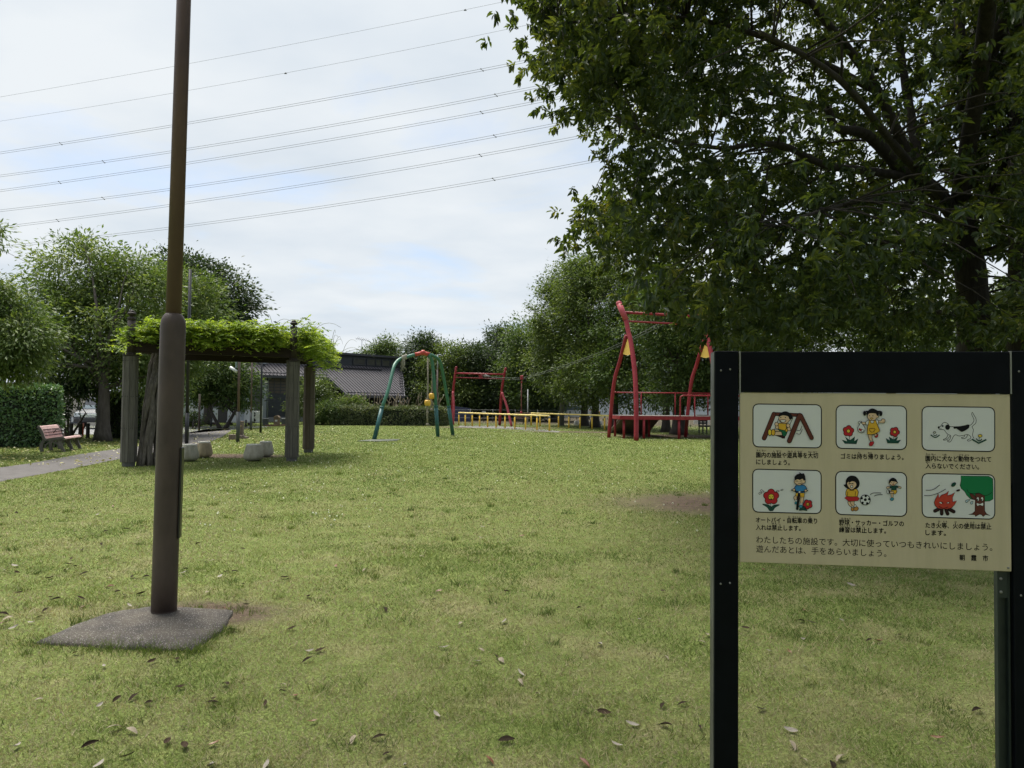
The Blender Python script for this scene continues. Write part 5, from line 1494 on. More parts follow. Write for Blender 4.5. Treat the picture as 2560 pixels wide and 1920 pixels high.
# ---- small things against the house
WHT = mat('unit_white', (.52, .53, .52), .5, var=(.46, .47, .46), vscale=5)
def acunit(px, py, lab):
    c = P(px, py, 45.8)
    t = empty('air_conditioner', c - Vector((0, 0, .28)), lab, 'air conditioner', 'stacked outdoor units')
    mb = MB(); mb.box(c, (.62, .30, .44), None, 0, .015); mb.build('casing', WHT, t)
    mb = MB(); mb.lathe([(.19, 0), (.19, .012), (.165, .012), (.165, 0)], c + Vector((-.08, -.152, 0)), 20, 0, True, (Vector((1, 0, 0)), Vector((0, 0, 1)), Vector((0, -1, 0)))); mb.build('fan_ring', WHT, t)
    mb = MB(); mb.lathe([(.001, .004), (.165, .004)], c + Vector((-.08, -.152, 0)), 20, 0, False, (Vector((1, 0, 0)), Vector((0, 0, 1)), Vector((0, -1, 0)))); mb.build('fan', mat('fan_dark', (.06, .07, .065), .6), t)
acunit(638.5, 1036, 'white outdoor air conditioner unit, the upper one of the stack')
acunit(638.5, 1051.5, 'white outdoor air conditioner unit, the lower one of the stack')
rk = P(639, 1061, 45.8); rk.z = 0
mb = MB()
for sx in (-.36, .36):
    for sy in (-.17, .17): mb.box(rk + Vector((sx, sy, .55)), (.035, .035, 1.14))
for z in (.09, .565): mb.box(rk + Vector((0, 0, z)), (.70, .36, .03))
tag(mb.build('unit_rack', WHT), 'pale metal rack holding both outdoor units against the brown wing', 'rack')
mb_ = G(692, 1064.5)
mt = empty('meter_box', mb_, 'brown wooden box with a white plate on its front by the siding wall', 'box')
BRW = mat('box_brown', (.19, .135, .085), .8, var=(.12, .085, .055), vscale=8)
mb = MB(); mb.box(mb_ + Vector((0, 0, .24)), (.30, .26, .48), None, 0, .02); mb.build('body', BRW, mt)
mb = MB(); mb.prism([mb_ + Vector((-.18, -.16, .48)), mb_ + Vector((.18, -.16, .48)), mb_ + Vector((.06, -.16, .60)), mb_ + Vector((-.06, -.16, .60))], Vector((0, .32, 0))); mb.build('lid', BRW, mt)
mb = MB(); mb.box(mb_ + Vector((0, -.134, .30)), (.13, .008, .10)); mb.build('plate', WHT, mt)
def bin_(px, py, w, h, lab):
    c = G(px, py); t = empty('storage_bin', c, lab, 'bin', 'bins along the house wall')
    mb = MB(); mb.box(c + Vector((0, 0, h / 2)), (w, w * .8, h), None, 0, .015); mb.build('body', mat('bin_dark', (.055, .06, .058), .6), t)
    mb = MB(); mb.box(c + Vector((0, 0, h + .022)), (w * 1.08, w * .88, .045), None, 0, .012); mb.build('lid', mat('bin_lid', (.20, .205, .20), .6), t)
bin_(663.5, 1064, .30, .38, 'dark lidded bin beside the plain thin black column')
bin_(710, 1063, .26, .36, 'dark lidded bin between the brown box and a pergola post')
mb = MB(); k0, k1 = G(664, 1066), G(714, 1064.5); dv = (k1 - k0); L_ = dv.length; dv.normalize(); mb.box((k0 + k1) / 2 + Vector((0, 0, .04)), (L_, .12, .10), (dv, Vector((-dv.y, dv.x, 0)), Vector((0, 0, 1)))); tag(mb.build('brick_edging', mat('edging_brick', (.16, .085, .06), .9, var=(.11, .06, .045), vscale=9)), 'low reddish brick edging along the foot of the house wall', 'edging')
# white cabinets and the pale ribbed wall behind them
def cabinet(px0, px1, Y, lab):
    c0_, c1_ = P(px0, 1060, Y), P(px1, 1060, Y); c0_.z = c1_.z = 0; w = c1_.x - c0_.x; c = (c0_ + c1_) / 2
    t = empty('storage_cabinet', c, lab, 'cabinet', 'white cabinets by the path')
    mb = MB(); mb.box(c + Vector((0, .3, .62)), (w, .60, .80), None, 0, .015); mb.build('body', mat('cabinet_white', (.50, .515, .54), .5), t)
    mb = MB(); mb.box(c + Vector((w * .06, -.012, .60)), (w * .34, .02, .70)); mb.build('door', mat('cabinet_grey', (.30, .33, .37), .5), t)
    mb = MB(); mb.box(c + Vector((0, .26, 1.04)), (w * 1.02, .70, .035), None, 0, .008); mb.build('top', MATS['cabinet_white'], t)
    mb = MB(); mb.box(c + Vector((.03, -.03, .20)), (w * 1.05, .12, .10)); mb.build('skirting', WHT, t)
    for sx in (-.44, .44):
        mb = MB(); mb.box(c + Vector((w * sx, .25, .08)), (.12, .5, .16)); mb.build('foot', mat('cabinet_foot', (.05, .02, .02), .8), t)
cabinet(470, 534, 42, 'low white cabinet with grey door, partly behind the black column')
cabinet(568, 625, 42, 'low white cabinet with grey door, between tree trunk and air conditioners')
for px, lab in ((527.5, 'short black post at the corner of a white cabinet'), (572, 'short black post close to the multi-stem tree'), (615, 'short black post near the air conditioner rack')):
    mb = MB(); c = G(px, 1067.5); mb.tube([c + Vector((0, 0, -.01)), c + Vector((0, 0, .36))], .05, 10); mb.ball(c + Vector((0, 0, .36)), .05, 10); tag(mb.build('bollard', BLKP), lab, 'bollard', 'short black posts before the cabinets')
nb = empty('outbuilding', P(560, 1055, 46), 'pale ribbed sheet metal outbuilding behind the white cabinets', 'building')
a_, b_ = P(400, 1055, 46), P(612, 1055, 46); a_.z = b_.z = 0
mb = MB(); mb.prism([a_, b_, b_ + Vector((0, 0, 3.0)), a_ + Vector((0, 0, 3.0))], Vector((0, .8, 0)))
k = 0
while a_.x + k * .16 < b_.x:
    mb.box(Vector((a_.x + k * .16, 45.985, 1.75)), (.06, .03, 2.2)); k += 1
mb.build('wall', mat('ribbed_sheet', (.34, .38, .41), .6), nb)
mb = MB(); c = P(551, 1055, 45.9); mb.box(Vector((c.x, 45.93, .62)), (1.0, .06, 1.24)); mb.build('door', mat('door_dark', (.035, .032, .034), .7), nb)
mb = MB(); mb.prism([a_ + Vector((-.3, -.4, 3.0)), b_ + Vector((.0, -.4, 3.0)), b_ + Vector((0, -.4, 3.15)), a_ + Vector((-.3, -.4, 3.15))], Vector((0, 1.3, 0))); mb.build('roof', LTG, nb)

# ================================================================== far left: street, car, gate wall, bollards
gw = empty('gatehouse', P(190, 1050, 39), 'cream walled house front with notice frame across the street', 'building')
a_, b_ = P(60, 1050, 39.5), P(245, 1050, 39.5); a_.z = b_.z = 0
mb = MB(); mb.prism([a_, b_, b_ + Vector((0, 0, 2.6)), a_ + Vector((0, 0, 2.6))], Vector((0, .3, 0))); mb.build('wall', mat('cream_wall', (.50, .46, .39), .8, var=(.45, .41, .34), vscale=2), gw)
mb = MB(); c = P(184.5, 1050, 39.4); mb.box(c + Vector((0, 0, 0)), (.36, .05, .36)); mb.build('notice_frame', mat('frame_navy', (.03, .04, .06), .5), gw)
mb = MB(); mb.box(c + Vector((.02, -.03, .02)), (.26, .02, .26)); mb.build('notice_sheet', WHT, gw)
mb = MB(); c = P(194, 1040, 39.4); mb.tube([Vector((c.x, 39.44, 0)), Vector((c.x, 39.44, 2.4))], .04, 8); mb.build('downpipe', TRM, gw)
for px, lab in ((177.4, 'dark square bollard beside the pink bench end'), (200.5, 'dark square bollard touching the red marker post'), (219.3, 'dark square bollard next to the thick tree trunk')):
    mb = MB(); c = G(px, 1096.5); mb.box(c + Vector((0, 0, .27)), (.10, .10, .56), None, 0, .008); mb.prism([c + Vector((-.05, -.05, .55)), c + Vector((.05, -.05, .55)), c + Vector((.05, .05, .55)), c + Vector((-.05, .05, .55))], (0, 0, .02))
    tag(mb.build('bollard', mat('bollard_dark', (.025, .024, .022), .7)), lab, 'bollard', 'dark bollards at the street entrance')
c = G(206, 1091.5); mk = empty('marker_post', c, 'slim red marker post with white bands at the street entrance', 'post')
mb = MB(); mb.tube([c, c + Vector((0, 0, .52))], .045, 10); mb.build('tube', mat('marker_red', (.42, .045, .035), .5), mk)
mb = MB()
for z in (.40, .47): mb.tube([c + Vector((0, 0, z)), c + Vector((0, 0, z + .03))], .047, 10)
mb.build('band', WHT, mk)
# the van: a nose-on light van
vx = P(222, 1050, 34.5); vo = Vector((vx.x, 34.5, 0))
van = empty('parked_van', vo, 'dark van with chrome grille parked nose-on in the street gap', 'van')
VB_ = mat('van_body', (.030, .034, .042), .25, spec=.7); CHR = mat('chrome', (.60, .62, .66), .2, .9); BLG = mat('van_black', (.012, .012, .014), .5)
hw = .74
prof = [(0, .34), (-.02, .55), (0, .78), (.12, .88), (.50, .95), (.95, 1.50), (1.25, 1.56), (3.2, 1.56), (3.35, 1.3), (3.35, .34)]
mb = MB()
n_ = len(prof)
def van_w(z): return hw * (1 - .14 * max(0, (z - .9) / .66))
vs = []
for sgn in (-1, 1):
    for y, z in prof: vs.append(vo + Vector((sgn * van_w(z), y, z)))
mb.add(vs, [tuple(range(n_)), tuple(range(2 * n_ - 1, n_ - 1, -1))] + [(i, n_ + i, n_ + (i + 1) % n_, (i + 1) % n_) for i in range(n_)])
mb.build('body', VB_, van)
mb = MB(); q = [vo + Vector((-.62, .545, .99)), vo + Vector((.62, .545, .99)), vo + Vector((.56, .915, 1.44)), vo + Vector((-.56, .915, 1.44))]; mb.prism(q, Vector((0, -.008, .006))); mb.build('windscreen', mat('van_glass', (.16, .20, .22), .08, spec=.9), van)
mb = MB(); mb.box(vo + Vector((0, -.03, .70)), (.80, .05, .10), None, 0, .01); mb.box(vo + Vector((0, -.03, .60)), (.70, .05, .035)); mb.build('grille', CHR, van)
for sgn in (-1, 1):
    mb = MB(); mb.box(vo + Vector((sgn * .56, -.02, .70)), (.30, .06, .20), None, 0, .02); mb.build('headlight', mat('headlight_lens', (.55, .60, .66), .1, spec=.9), van)
    mb = MB(); mb.box(vo + Vector((sgn * .84, .62, 1.02)), (.16, .08, .14), None, 0, .02); mb.build('mirror', BLG, van)
    for y in (.55, 2.75):
        w = bpy.data.objects.new('wheel', None); COL.objects.link(w); w.parent = van
        wc = vo + Vector((sgn * .66, y, .28)); ax = (Vector((0, 1, 0)), Vector((0, 0, 1)), Vector((1, 0, 0)))
        mb = MB(); mb.lathe([(.18, -.085), (.26, -.085), (.285, -.05), (.285, .05), (.26, .085), (.18, .085)], wc, 24, 0, True, ax); mb.build('tyre', BLG, w, origin_of(van))
        mb = MB(); mb.lathe([(.001, -.07), (.18, -.08), (.18, .08), (.001, .07)], wc, 20, 0, True, ax); mb.build('rim', CHR, w, origin_of(van))
mb = MB(); mb.box(vo + Vector((0, -.03, .43)), (1.40, .10, .20), None, 0, .03); mb.build('bumper', BLG, van)

# ================================================================== far right: hall, fence, cars, planters, barriers
hall = empty('white_hall', P(1600, 1040, 84), 'long white hall glimpsed between the dark trunks across the street', 'building')
a_, b_ = P(1365, 1040, 84), P(2700, 1040, 84); a_.z = b_.z = 0
mb = MB(); mb.prism([a_, b_, b_ + Vector((0, 0, 6.5)), a_ + Vector((0, 0, 6.5))], Vector((0, 10, 0))); mb.build('wall', mat('hall_white', (.46, .48, .52), .6, var=(.42, .44, .48), vscale=.5), hall)
mb = MB(); mb.prism([a_ + Vector((-.4, -.5, 6.5)), b_ + Vector((.4, -.5, 6.5)), b_ + Vector((.4, -.5, 6.9)), a_ + Vector((-.4, -.5, 6.9))], Vector((0, 11, 0))); mb.build('roof', LTG, hall)
for px in (1455, 1560, 1650, 1765):
    w = bpy.data.objects.new('window', None); COL.objects.link(w); w.parent = hall
    c = P(px, 1020, 83.95); c.z = 1.9
    mb = MB(); mb.box(c, (1.6, .06, 1.3)); mb.build('frame', mat('hall_frame', (.25, .26, .28), .5), w, origin_of(hall))
    mb = MB(); mb.box(c + Vector((0, -.035, 0)), (1.45, .02, 1.15)); mb.build('pane', mat('hall_glass', (.20, .23, .26), .15, spec=.7), w, origin_of(hall))
wh = empty('annex_building', P(1400, 1040, 72), 'plain white annex wall left of the hall behind the street lamp', 'building')
wh['label'] = 'plain white annex wall behind a slim grey utility post'
a_, b_ = P(1350, 1040, 72), P(1424, 1040, 72); a_.z = b_.z = 0
mb = MB(); mb.prism([a_, b_, b_ + Vector((0, 0, 5)), a_ + Vector((0, 0, 5))], Vector((0, 6, 0))); mb.build('wall', mat('annex_white', (.60, .60, .58), .7), wh)
mb = MB(); c = P(1386, 1016, 71.95); mb.box(c, (.5, .05, 1.5)); mb.build('door', mat('annex_door', (.12, .13, .14), .5), wh)
mb = MB(); mb.prism([a_ + Vector((-.3, -.4, 5)), b_ + Vector((.3, -.4, 5)), b_ + Vector((.3, -.4, 5.25)), a_ + Vector((-.3, -.4, 5.25))], Vector((0, 7, 0))); mb.build('roof', LTG, wh)
b = G(1404.5, 1064); column(b, [('shaft', -.02, 7.5, .16, .13, mat('utility_grey', (.10, .10, .098), .8, var=(.14, .14, .135), vscale=2))], 'thick grey utility post beside the second yellow railing', 'utility_post')
pf = empty('picket_fence', P(1765, 1055, 52), 'white picket fence beyond the red deck', 'fence')
mb = MB(); a_, b_ = P(1735, 1059, 52), P(1800, 1059, 52)
for z in (.25, .60): mb.box(Vector(((a_.x + b_.x) / 2, 52, z)), (b_.x - a_.x, .03, .06))
mb.build('rail', WHT, pf)
k = 0
while a_.x + k * .14 < b_.x:
    mb = MB(); x = a_.x + k * .14; mb.prism([Vector((x - .035, 51.97, 0)), Vector((x + .035, 51.97, 0)), Vector((x + .035, 51.97, .70)), Vector((x, 51.97, .76)), Vector((x - .035, 51.97, .70))], Vector((0, -.02, 0))); mb.build('picket', WHT, pf); k += 1
for px, lab in ((1441.5, 'pale tapered planter nearest the utility post'), (1463.5, 'pale tapered planter second along from the utility post'), (1476.5, 'pale tapered planter third along, close to the second one'), (1499, 'pale tapered planter at the end of the row toward the red tower')):
    c = G(px, 1062.5); t = empty('planter', c, lab, 'planter', 'row of pale planters by the street')
    mb = MB(); mb.lathe([(.20, 0), (.21, .02), (.14, .27), (.135, .29)], (0, 0, 0), 16); mb.build_local('tub', mat('planter_pale', (.42, .415, .39), .8, var=(.34, .335, .31), vscale=6), t)
    mb = MB(); mb.lathe([(.001, .292), (.12, .293)], (0, 0, 0), 16); mb.build_local('soil', mat('planter_soil', (.05, .04, .03), .9), t)
    t.scale = (1, 1, 1)
ORG = mat('barrier_orange', (.62, .17, .03), .5); BLKB = mat('barrier_black', (.02, .02, .02), .5)
def barrier(px0, px1, Y, z1, lab):
    a_, b_ = P(px0, 1035, Y), P(px1, 1035, Y); w = b_.x - a_.x; c = Vector(((a_.x + b_.x) / 2, Y, 0))
    t = empty('road_barrier', c, lab, 'barrier', 'orange and black road barriers')
    mb = MB(); n = 12
    for k in range(n):
        x0 = -w / 2 + w * k / n; mb.prism([c + Vector((x0, 0, z1 - .30)), c + Vector((x0 + w / n, 0, z1 - .30)), c + Vector((x0 + w / n + .07, 0, z1)), c + Vector((x0 + .07, 0, z1))], Vector((0, .04, 0)), k % 2)
    mb.build('striped_board', [ORG, BLKB], t)
    for sx in (-.42, .42):
        mb = MB(); mb.tube([c + Vector((w * sx, .06, 0)), c + Vector((w * sx, .06, z1))], .03, 8); mb.build('leg', BLKB, t)
barrier(1424, 1444, 60, .78, 'orange and black striped road barrier behind the white car')
barrier(1472, 1500, 60, .78, 'orange and black striped road barrier between two trunks, under an orange board')
c = P(1478.5, 1029, 60.3); sb = empty('roadwork_sign', Vector((c.x, c.y, 0)), 'orange roadwork board standing above a striped barrier', 'sign')
mb = MB(); mb.box(c, (.42, .03, .26)); mb.build('board', ORG, sb); mb = MB(); mb.tube([Vector((c.x, c.y + .04, 0)), c + Vector((0, .04, 0))], .025, 8); mb.build('stand', BLKB, sb)
# white car seen over the railing
co_ = P(1427, 1045, 57); co_.z = 0
car = empty('parked_car', co_, 'white car seen side-on behind the yellow railing', 'car')
prof = [(-1.9, .35), (-1.92, .62), (-1.75, .78), (-1.1, .86), (-.55, 1.25), (.55, 1.28), (1.15, .92), (1.7, .84), (1.85, .6), (1.85, .35)]
mb = MB(); mb.prism([co_ + Vector((x, 0, z)) for x, z in prof], Vector((0, 1.55, 0))); mb.build('body', mat('car_white', (.55, .57, .58), .3, spec=.6), car)
mb = MB(); mb.prism([co_ + Vector((x, -.006, z)) for x, z in [(-.98, .88), (-.52, 1.20), (.5, 1.22), (.98, .92)]], Vector((0, -.006, 0))); mb.build('window', mat('car_glass', (.10, .14, .16), .1, spec=.8), car)
for x in (-1.2, 1.2):
    w = bpy.data.objects.new('wheel', None); COL.objects.link(w); w.parent = car
    wc = co_ + Vector((x, .02, .30)); ax = (Vector((1, 0, 0)), Vector((0, 0, 1)), Vector((0, -1, 0)))
    mb = MB(); mb.lathe([(.19, -.1), (.28, -.08), (.30, 0), (.28, .06), (.19, .07)], wc, 20, 0, True, ax); mb.build('tyre', BLG, w, origin_of(car))
    mb = MB(); mb.lathe([(.19, .05), (.001, .06)], wc, 16, 0, True, ax); mb.build('rim', CHR, w, origin_of(car))
# bench far off behind the railing, and a small dark iron bench by the deck
def plain_bench(c, L, lab, m, fm, rot=0.0, ornate=False):
    t = empty('park_bench', c, lab, 'bench', None, rot)
    mb = MB()
    for k in range(4): mb.box((0, -.18 + k * .12, .40), (L, .10, .035), None, 0, .006)
    mb.build_local('seat', m, t)
    mb = MB()
    for k in range(3): mb.box((0, .27 + k * .015, .52 + k * .12), (L, .03, .09), None, 0, .006)
    mb.build_local('backrest', m, t)
    for x in (-L * .42, 0, L * .42):
        mb = MB(); mb.box((x, -.16, .19), (.05, .05, .38)); mb.box((x, .25, .40), (.05, .05, .80)); mb.box((x, .05, .355), (.05, .44, .04)); mb.build_local('leg', fm, t)
    if ornate:
        mb = MB()
        for x in [-L / 2 + L * k / 6 for k in range(7)]: mb.lathe([(.05, 0), (.06, .02), (.05, .04)], (x, .30, .90), 8)
        mb.build_local('crest', fm, t)
    return t
plain_bench(G(1308, 1060.5), 1.2, 'brown slatted bench behind the yellow railing in deep shade', mat('bench_brown', (.15, .095, .075), .8), BLKP, math.pi)
plain_bench(G(1763, 1084), .5, 'small black iron bench in the grass beyond the red deck', BLKP, BLKP, 0.2, True)
# shed with blue sheets, wire fence, board and white pole in the shade of the far trees
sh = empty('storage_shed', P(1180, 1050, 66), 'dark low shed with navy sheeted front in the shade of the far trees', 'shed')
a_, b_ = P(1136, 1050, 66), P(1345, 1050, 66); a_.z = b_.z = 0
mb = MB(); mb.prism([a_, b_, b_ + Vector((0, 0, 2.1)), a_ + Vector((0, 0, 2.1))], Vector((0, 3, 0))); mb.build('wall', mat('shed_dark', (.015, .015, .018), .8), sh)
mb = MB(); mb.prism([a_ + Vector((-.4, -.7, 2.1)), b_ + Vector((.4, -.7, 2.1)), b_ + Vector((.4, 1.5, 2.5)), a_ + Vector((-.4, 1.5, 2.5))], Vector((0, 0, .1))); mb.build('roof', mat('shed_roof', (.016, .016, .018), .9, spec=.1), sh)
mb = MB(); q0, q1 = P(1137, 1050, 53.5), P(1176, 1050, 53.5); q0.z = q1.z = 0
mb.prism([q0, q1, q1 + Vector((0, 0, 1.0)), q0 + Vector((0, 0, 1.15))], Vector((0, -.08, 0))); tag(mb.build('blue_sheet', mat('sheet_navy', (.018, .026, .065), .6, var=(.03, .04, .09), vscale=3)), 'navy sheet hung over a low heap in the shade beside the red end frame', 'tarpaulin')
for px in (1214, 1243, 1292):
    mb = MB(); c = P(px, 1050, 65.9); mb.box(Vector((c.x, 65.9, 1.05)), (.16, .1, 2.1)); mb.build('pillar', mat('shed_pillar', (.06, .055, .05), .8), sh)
wf = empty('wire_fence', P(1240, 1050, 52.5), 'thin wire fence on slim posts before the dark shed', 'fence')
a_, b_ = P(1120, 1050, 52.5), P(1400, 1050, 52.5)
mb = MB()
for z in (.3, .6, .9): mb.tube([Vector((a_.x, 52.5, z)), Vector((b_.x, 52.5, z))], .010, 4)
mb.build('wires', mat('wire_grey', (.12, .125, .125), .5, .4), wf)
for k in range(6):
    mb = MB(); x = a_.x + (b_.x - a_.x) * k / 5; mb.tube([Vector((x, 52.5, 0)), Vector((x, 52.5, .95))], .025, 6); mb.build('post', MATS['wire_grey'], wf)
c = P(1209.5, 1031, 52.3); sb = empty('small_board', Vector((c.x, c.y, 0)), 'small blank white board on a stick at the wire fence', 'sign')
mb = MB(); mb.box(c, (.27, .02, .20)); mb.build('board', mat('board_white', (.42, .43, .42), .7), sb); mb = MB(); mb.tube([Vector((c.x, c.y + .03, 0)), c + Vector((0, .03, 0))], .02, 6); mb.build('stick', MATS['shed_pillar'], sb)
b = P(1319, 1050, 50); b.z = 0; column(b, [('shaft', -.02, 2.4, .035, .035, mat('pole_white', (.45, .46, .47), .5))], 'slim white pole behind the brown slatted bench', 'sign_pole')

# ================================================================== power lines
WIRE = mat('power_wire', (.10, .105, .12), .5)
SPC = mat('spacer_grey', (.09, .095, .105), .5)
inv0, inv1 = 1 / 154, 1 / 122
def wire_pt(px, py): return P(px, py, 1 / (inv0 + (inv1 - inv0) * px / 1280))
def quad_fit(pts):
    x, y = np.array([p[0] for p in pts]), np.array([p[1] for p in pts]); return np.polyfit(x, y, 2)
LINES = [('thin single earth wire, the topmost line in the sky', [(0, 242.5), (437, 165.5), (1280, 0)], [1163], 0),
         ('thin single earth wire just under the topmost one', [(0, 303), (437, 232), (1280, 70.6)], [714], 0),
         ('double power line, the highest of the paired ones', [(0, 382.5), (434, 314), (1280, 160)], [152, 1205], 4.6),
         ('double power line, second pair from the top', [(0, 440), (431, 379), (1280, 230)], [259, 1240], 4.6),
         ('double power line, third pair from the top', [(0, 477), (431, 414), (1280, 267)], [149, 1204], 4.6),
         ('double power line, third pair from the bottom', [(0, 527), (428, 473), (1280, 332)], [258, 1237], 4.6),
         ('double power line, second pair from the bottom', [(0, 569), (427, 513), (1280, 374)], [144, 1201], 4.6),
         ('double power line, the lowest pair passing behind the treetops', [(0, 618), (425, 570), (1280, 440)], [249, 1234], 4.6)]
for lab, pts, sps, gap in LINES:
    q = quad_fit(pts)
    xs = np.linspace(-500, 2700, 33)
    t = empty('power_line', wire_pt(640, float(np.polyval(q, 640))), lab, 'power line', 'overhead power lines')
    for s in ((0,) if gap == 0 else (-1, 1)):
        mb = MB()
        mb.tube([wire_pt(float(x), float(np.polyval(q, x) + s * gap / 2 * (1 + .26 * x / 1280))) for x in xs], .030 if gap else .022, 5)
        mb.build('wire', WIRE, t)
    for x in sps:
        y = float(np.polyval(q, x)); c = wire_pt(x, y)
        mb = MB()
        if gap:
            mb.tube([wire_pt(x - 3, y - gap * .7), wire_pt(x + 3, y + gap * .7)], .05, 6); mb.ball(wire_pt(x - 3, y - gap * .55), .12, 8); mb.ball(wire_pt(x + 3, y + gap * .55), .12, 8)
        else:
            mb.box(c + Vector((0, 0, -.12)), (.5, .1, .12)); mb.ball(c, .14, 8)
        mb.build('spacer', SPC, t)
mb = MB(); mb.tube([P(-60, 590, 45), P(0, 622, 45), P(60, 652, 45), P(140, 690, 45)], .018, 5); tag(mb.build('service_cable', WIRE), 'short dark service cable slanting down into the light green treetop', 'cable')

# ================================================================== trees, hedges, shrubs
BARK = mat('bark_grey', (.060, .050, .042), .95, var=(.11, .095, .080), vscale=6, bump=.8, bscale=18, stretch=(2.5, 2.5, .5))
BARKD = mat('bark_dark', (.028, .023, .020), .95, var=(.052, .044, .038), vscale=6, bump=.8, bscale=18, stretch=(2.5, 2.5, .5))
LF = {
 'light': leaf_mat('leaf_light', [(0, (.060, .100, .030)), (.5, (.125, .180, .052)), (.85, (.195, .245, .082)), (1, (.27, .30, .12))], .38),
 'mid': leaf_mat('leaf_mid', [(0, (.040, .072, .023)), (.5, (.080, .126, .036)), (.9, (.13, .178, .052)), (1, (.19, .225, .08))], .36),
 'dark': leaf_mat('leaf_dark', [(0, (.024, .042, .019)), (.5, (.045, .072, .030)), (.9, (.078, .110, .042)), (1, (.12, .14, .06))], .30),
 'olive': leaf_mat('leaf_olive', [(0, (.050, .080, .024)), (.5, (.098, .140, .038)), (.9, (.155, .20, .056)), (1, (.22, .255, .085))], .38),
 'hero': leaf_mat('leaf_broad', [(0, (.030, .056, .028)), (.5, (.054, .086, .042)), (.88, (.085, .118, .054)), (1, (.15, .165, .06))], .46, rough=.42, spec=.4, tcol=(2.1, 1.75, .35)),
 'hedge': leaf_mat('leaf_hedge', [(0, (.045, .105, .043)), (.5, (.095, .185, .072)), (.9, (.165, .265, .11)), (1, (.27, .35, .18))], .25, rough=.32, spec=.6),
 'hedge2': leaf_mat('leaf_hedge_dusty', [(0, (.055, .075, .036)), (.5, (.105, .130, .062)), (.9, (.18, .20, .11)), (1, (.30, .29, .19))], .25),
}
def crown_leaves(rng, ells, nclump, per, cr, lsize, ratio=.45, droop=.25, shell=.55, flat=.65, shape=4, ztop=None):
    """ells: list of (centre, radii). Leaves gather in clumps spread through the ellipsoids, more of them near the skin."""
    vol = np.array([r[0] * r[1] * r[2] for c, r in ells]) ** .75
    pick = rng.choice(len(ells), nclump, p=vol / vol.sum())
    C = np.array([ells[i][0] for i in pick]); R = np.array([ells[i][1] for i in pick])
    dr = nrm(rng.normal(size=(nclump, 3))); rad = rng.random(nclump) ** (1 / 3 * (1 - shell) + .10)
    cc = C + dr * R * rad[:, None]
    size = cr * rng.uniform(.55, 1.35, nclump)
    n = nclump * per
    off = rng.normal(size=(n, 3)) * np.array([1, 1, flat]); off *= (np.repeat(size, per) * .52)[:, None]
    Pb = np.repeat(cc, per, 0) + off
    D = off / np.maximum(np.repeat(size, per)[:, None], 1e-6) * 1.1 + np.repeat(dr, per, 0) * .45 + rng.normal(0, .45, (n, 3)) + np.array([0, 0, -droop])
    L = lsize * rng.uniform(.6, 1.35, n)
    tn = np.clip(np.repeat(rng.normal(.45, .2, nclump), per) + rng.normal(0, .18, n), 0, 1)
    V, F, T = leaf_arrays(rng, Pb, D, L, L * ratio * rng.uniform(.8, 1.2, n), tn, shape)
    return V, F, T, cc
def limb(mb, a, b, r0, r1, rg, sag=.12, n=7, sides=7):
    d = b - a; side = Vector((rg.uniform(-1, 1), rg.uniform(-1, 1), rg.uniform(.2, 1))) * d.length * sag
    pts = [a + d * t + side * (4 * t * (1 - t)) + Vector((rg.uniform(-1, 1), rg.uniform(-1, 1), rg.uniform(-1, 1))) * d.length * .018 for t in [i / (n - 1) for i in range(n)]]
    mb.tube(pts, [r0 + (r1 - r0) * (i / (n - 1)) for i in range(n)], sides)
    return pts
def E(px, py, rx, ry, Y, ryd=None):
    """an ellipsoid of crown from where its outline stands in the photograph and how far off it is"""
    c = P(px, py, Y); k = Y / FPX
    return (np.array(c), np.array([rx * k, (ryd if ryd is not None else (rx + ry) / 2 * k), ry * k]))
def tree(name, lab, cat, base, ells, lm, bark, r0, fork, nclump, per, cr, ls, seed, group=None, ratio=.45, droop=.25, nb=None, stems=1, flat=.65, shell=.55, lean=(0, 0)):
    rng = np.random.default_rng(seed); rg = random.Random(seed)
    t = empty(name, base, lab, cat, group)
    V, F, T, cc = crown_leaves(rng, ells, nclump, per, cr, ls, ratio, droop, shell, flat)
    np_mesh('crown', V, F, T, LF[lm], t, base)
    mb = MB()
    forks = []
    for s in range(stems):
        off = Vector((rg.uniform(-.15, .15), rg.uniform(-.15, .15), 0)) if stems > 1 else Vector((0, 0, 0))
        top = base + Vector((lean[0], lean[1], fork)) + (off * 5 if stems > 1 else Vector((0, 0, 0)))
        n = 9; pts = []; rad = []
        for i in range(n):
            f = i / (n - 1); p = (base + off).lerp(top, f); p += Vector((math.sin(f * 4 + s) * .03 * fork * .3, math.cos(f * 3 + s) * .03 * fork * .3, 0)) * f
            if i == 0: p.z = -.03
            pts.append(p); rad.append(r0 * (1.45 if i == 0 else 1.12 if i == 1 else 1.0 - .38 * f))
        mb.tube(pts, rad, 12, jitter=.06, rng=rg); forks.append((pts[-1], rad[-1])); forks.append((pts[-3], rad[-3] * .8))
    nb = nb or max(8, nclump // 9)
    idx = rng.choice(len(cc), min(nb, len(cc)), replace=False)
    main = []
    for j, i in enumerate(idx):
        tgt = Vector(cc[i])
        src = forks[j % len(forks)]
        if main and j > nb // 3:
            best = min(main, key=lambda q: (q[0] - tgt).length); src = best if (best[0] - tgt).length < (src[0] - tgt).length else src
        rr = src[1] * (.55 if j <= nb // 3 else .5)
        pts = limb(mb, src[0], tgt, max(rr, .012), .008, rg, .10)
        if j <= nb // 3: main.append((pts[3], max(rr * .55, .012))); main.append((pts[5], max(rr * .3, .01)))
    mb.build('trunk', bark, t)
    return t

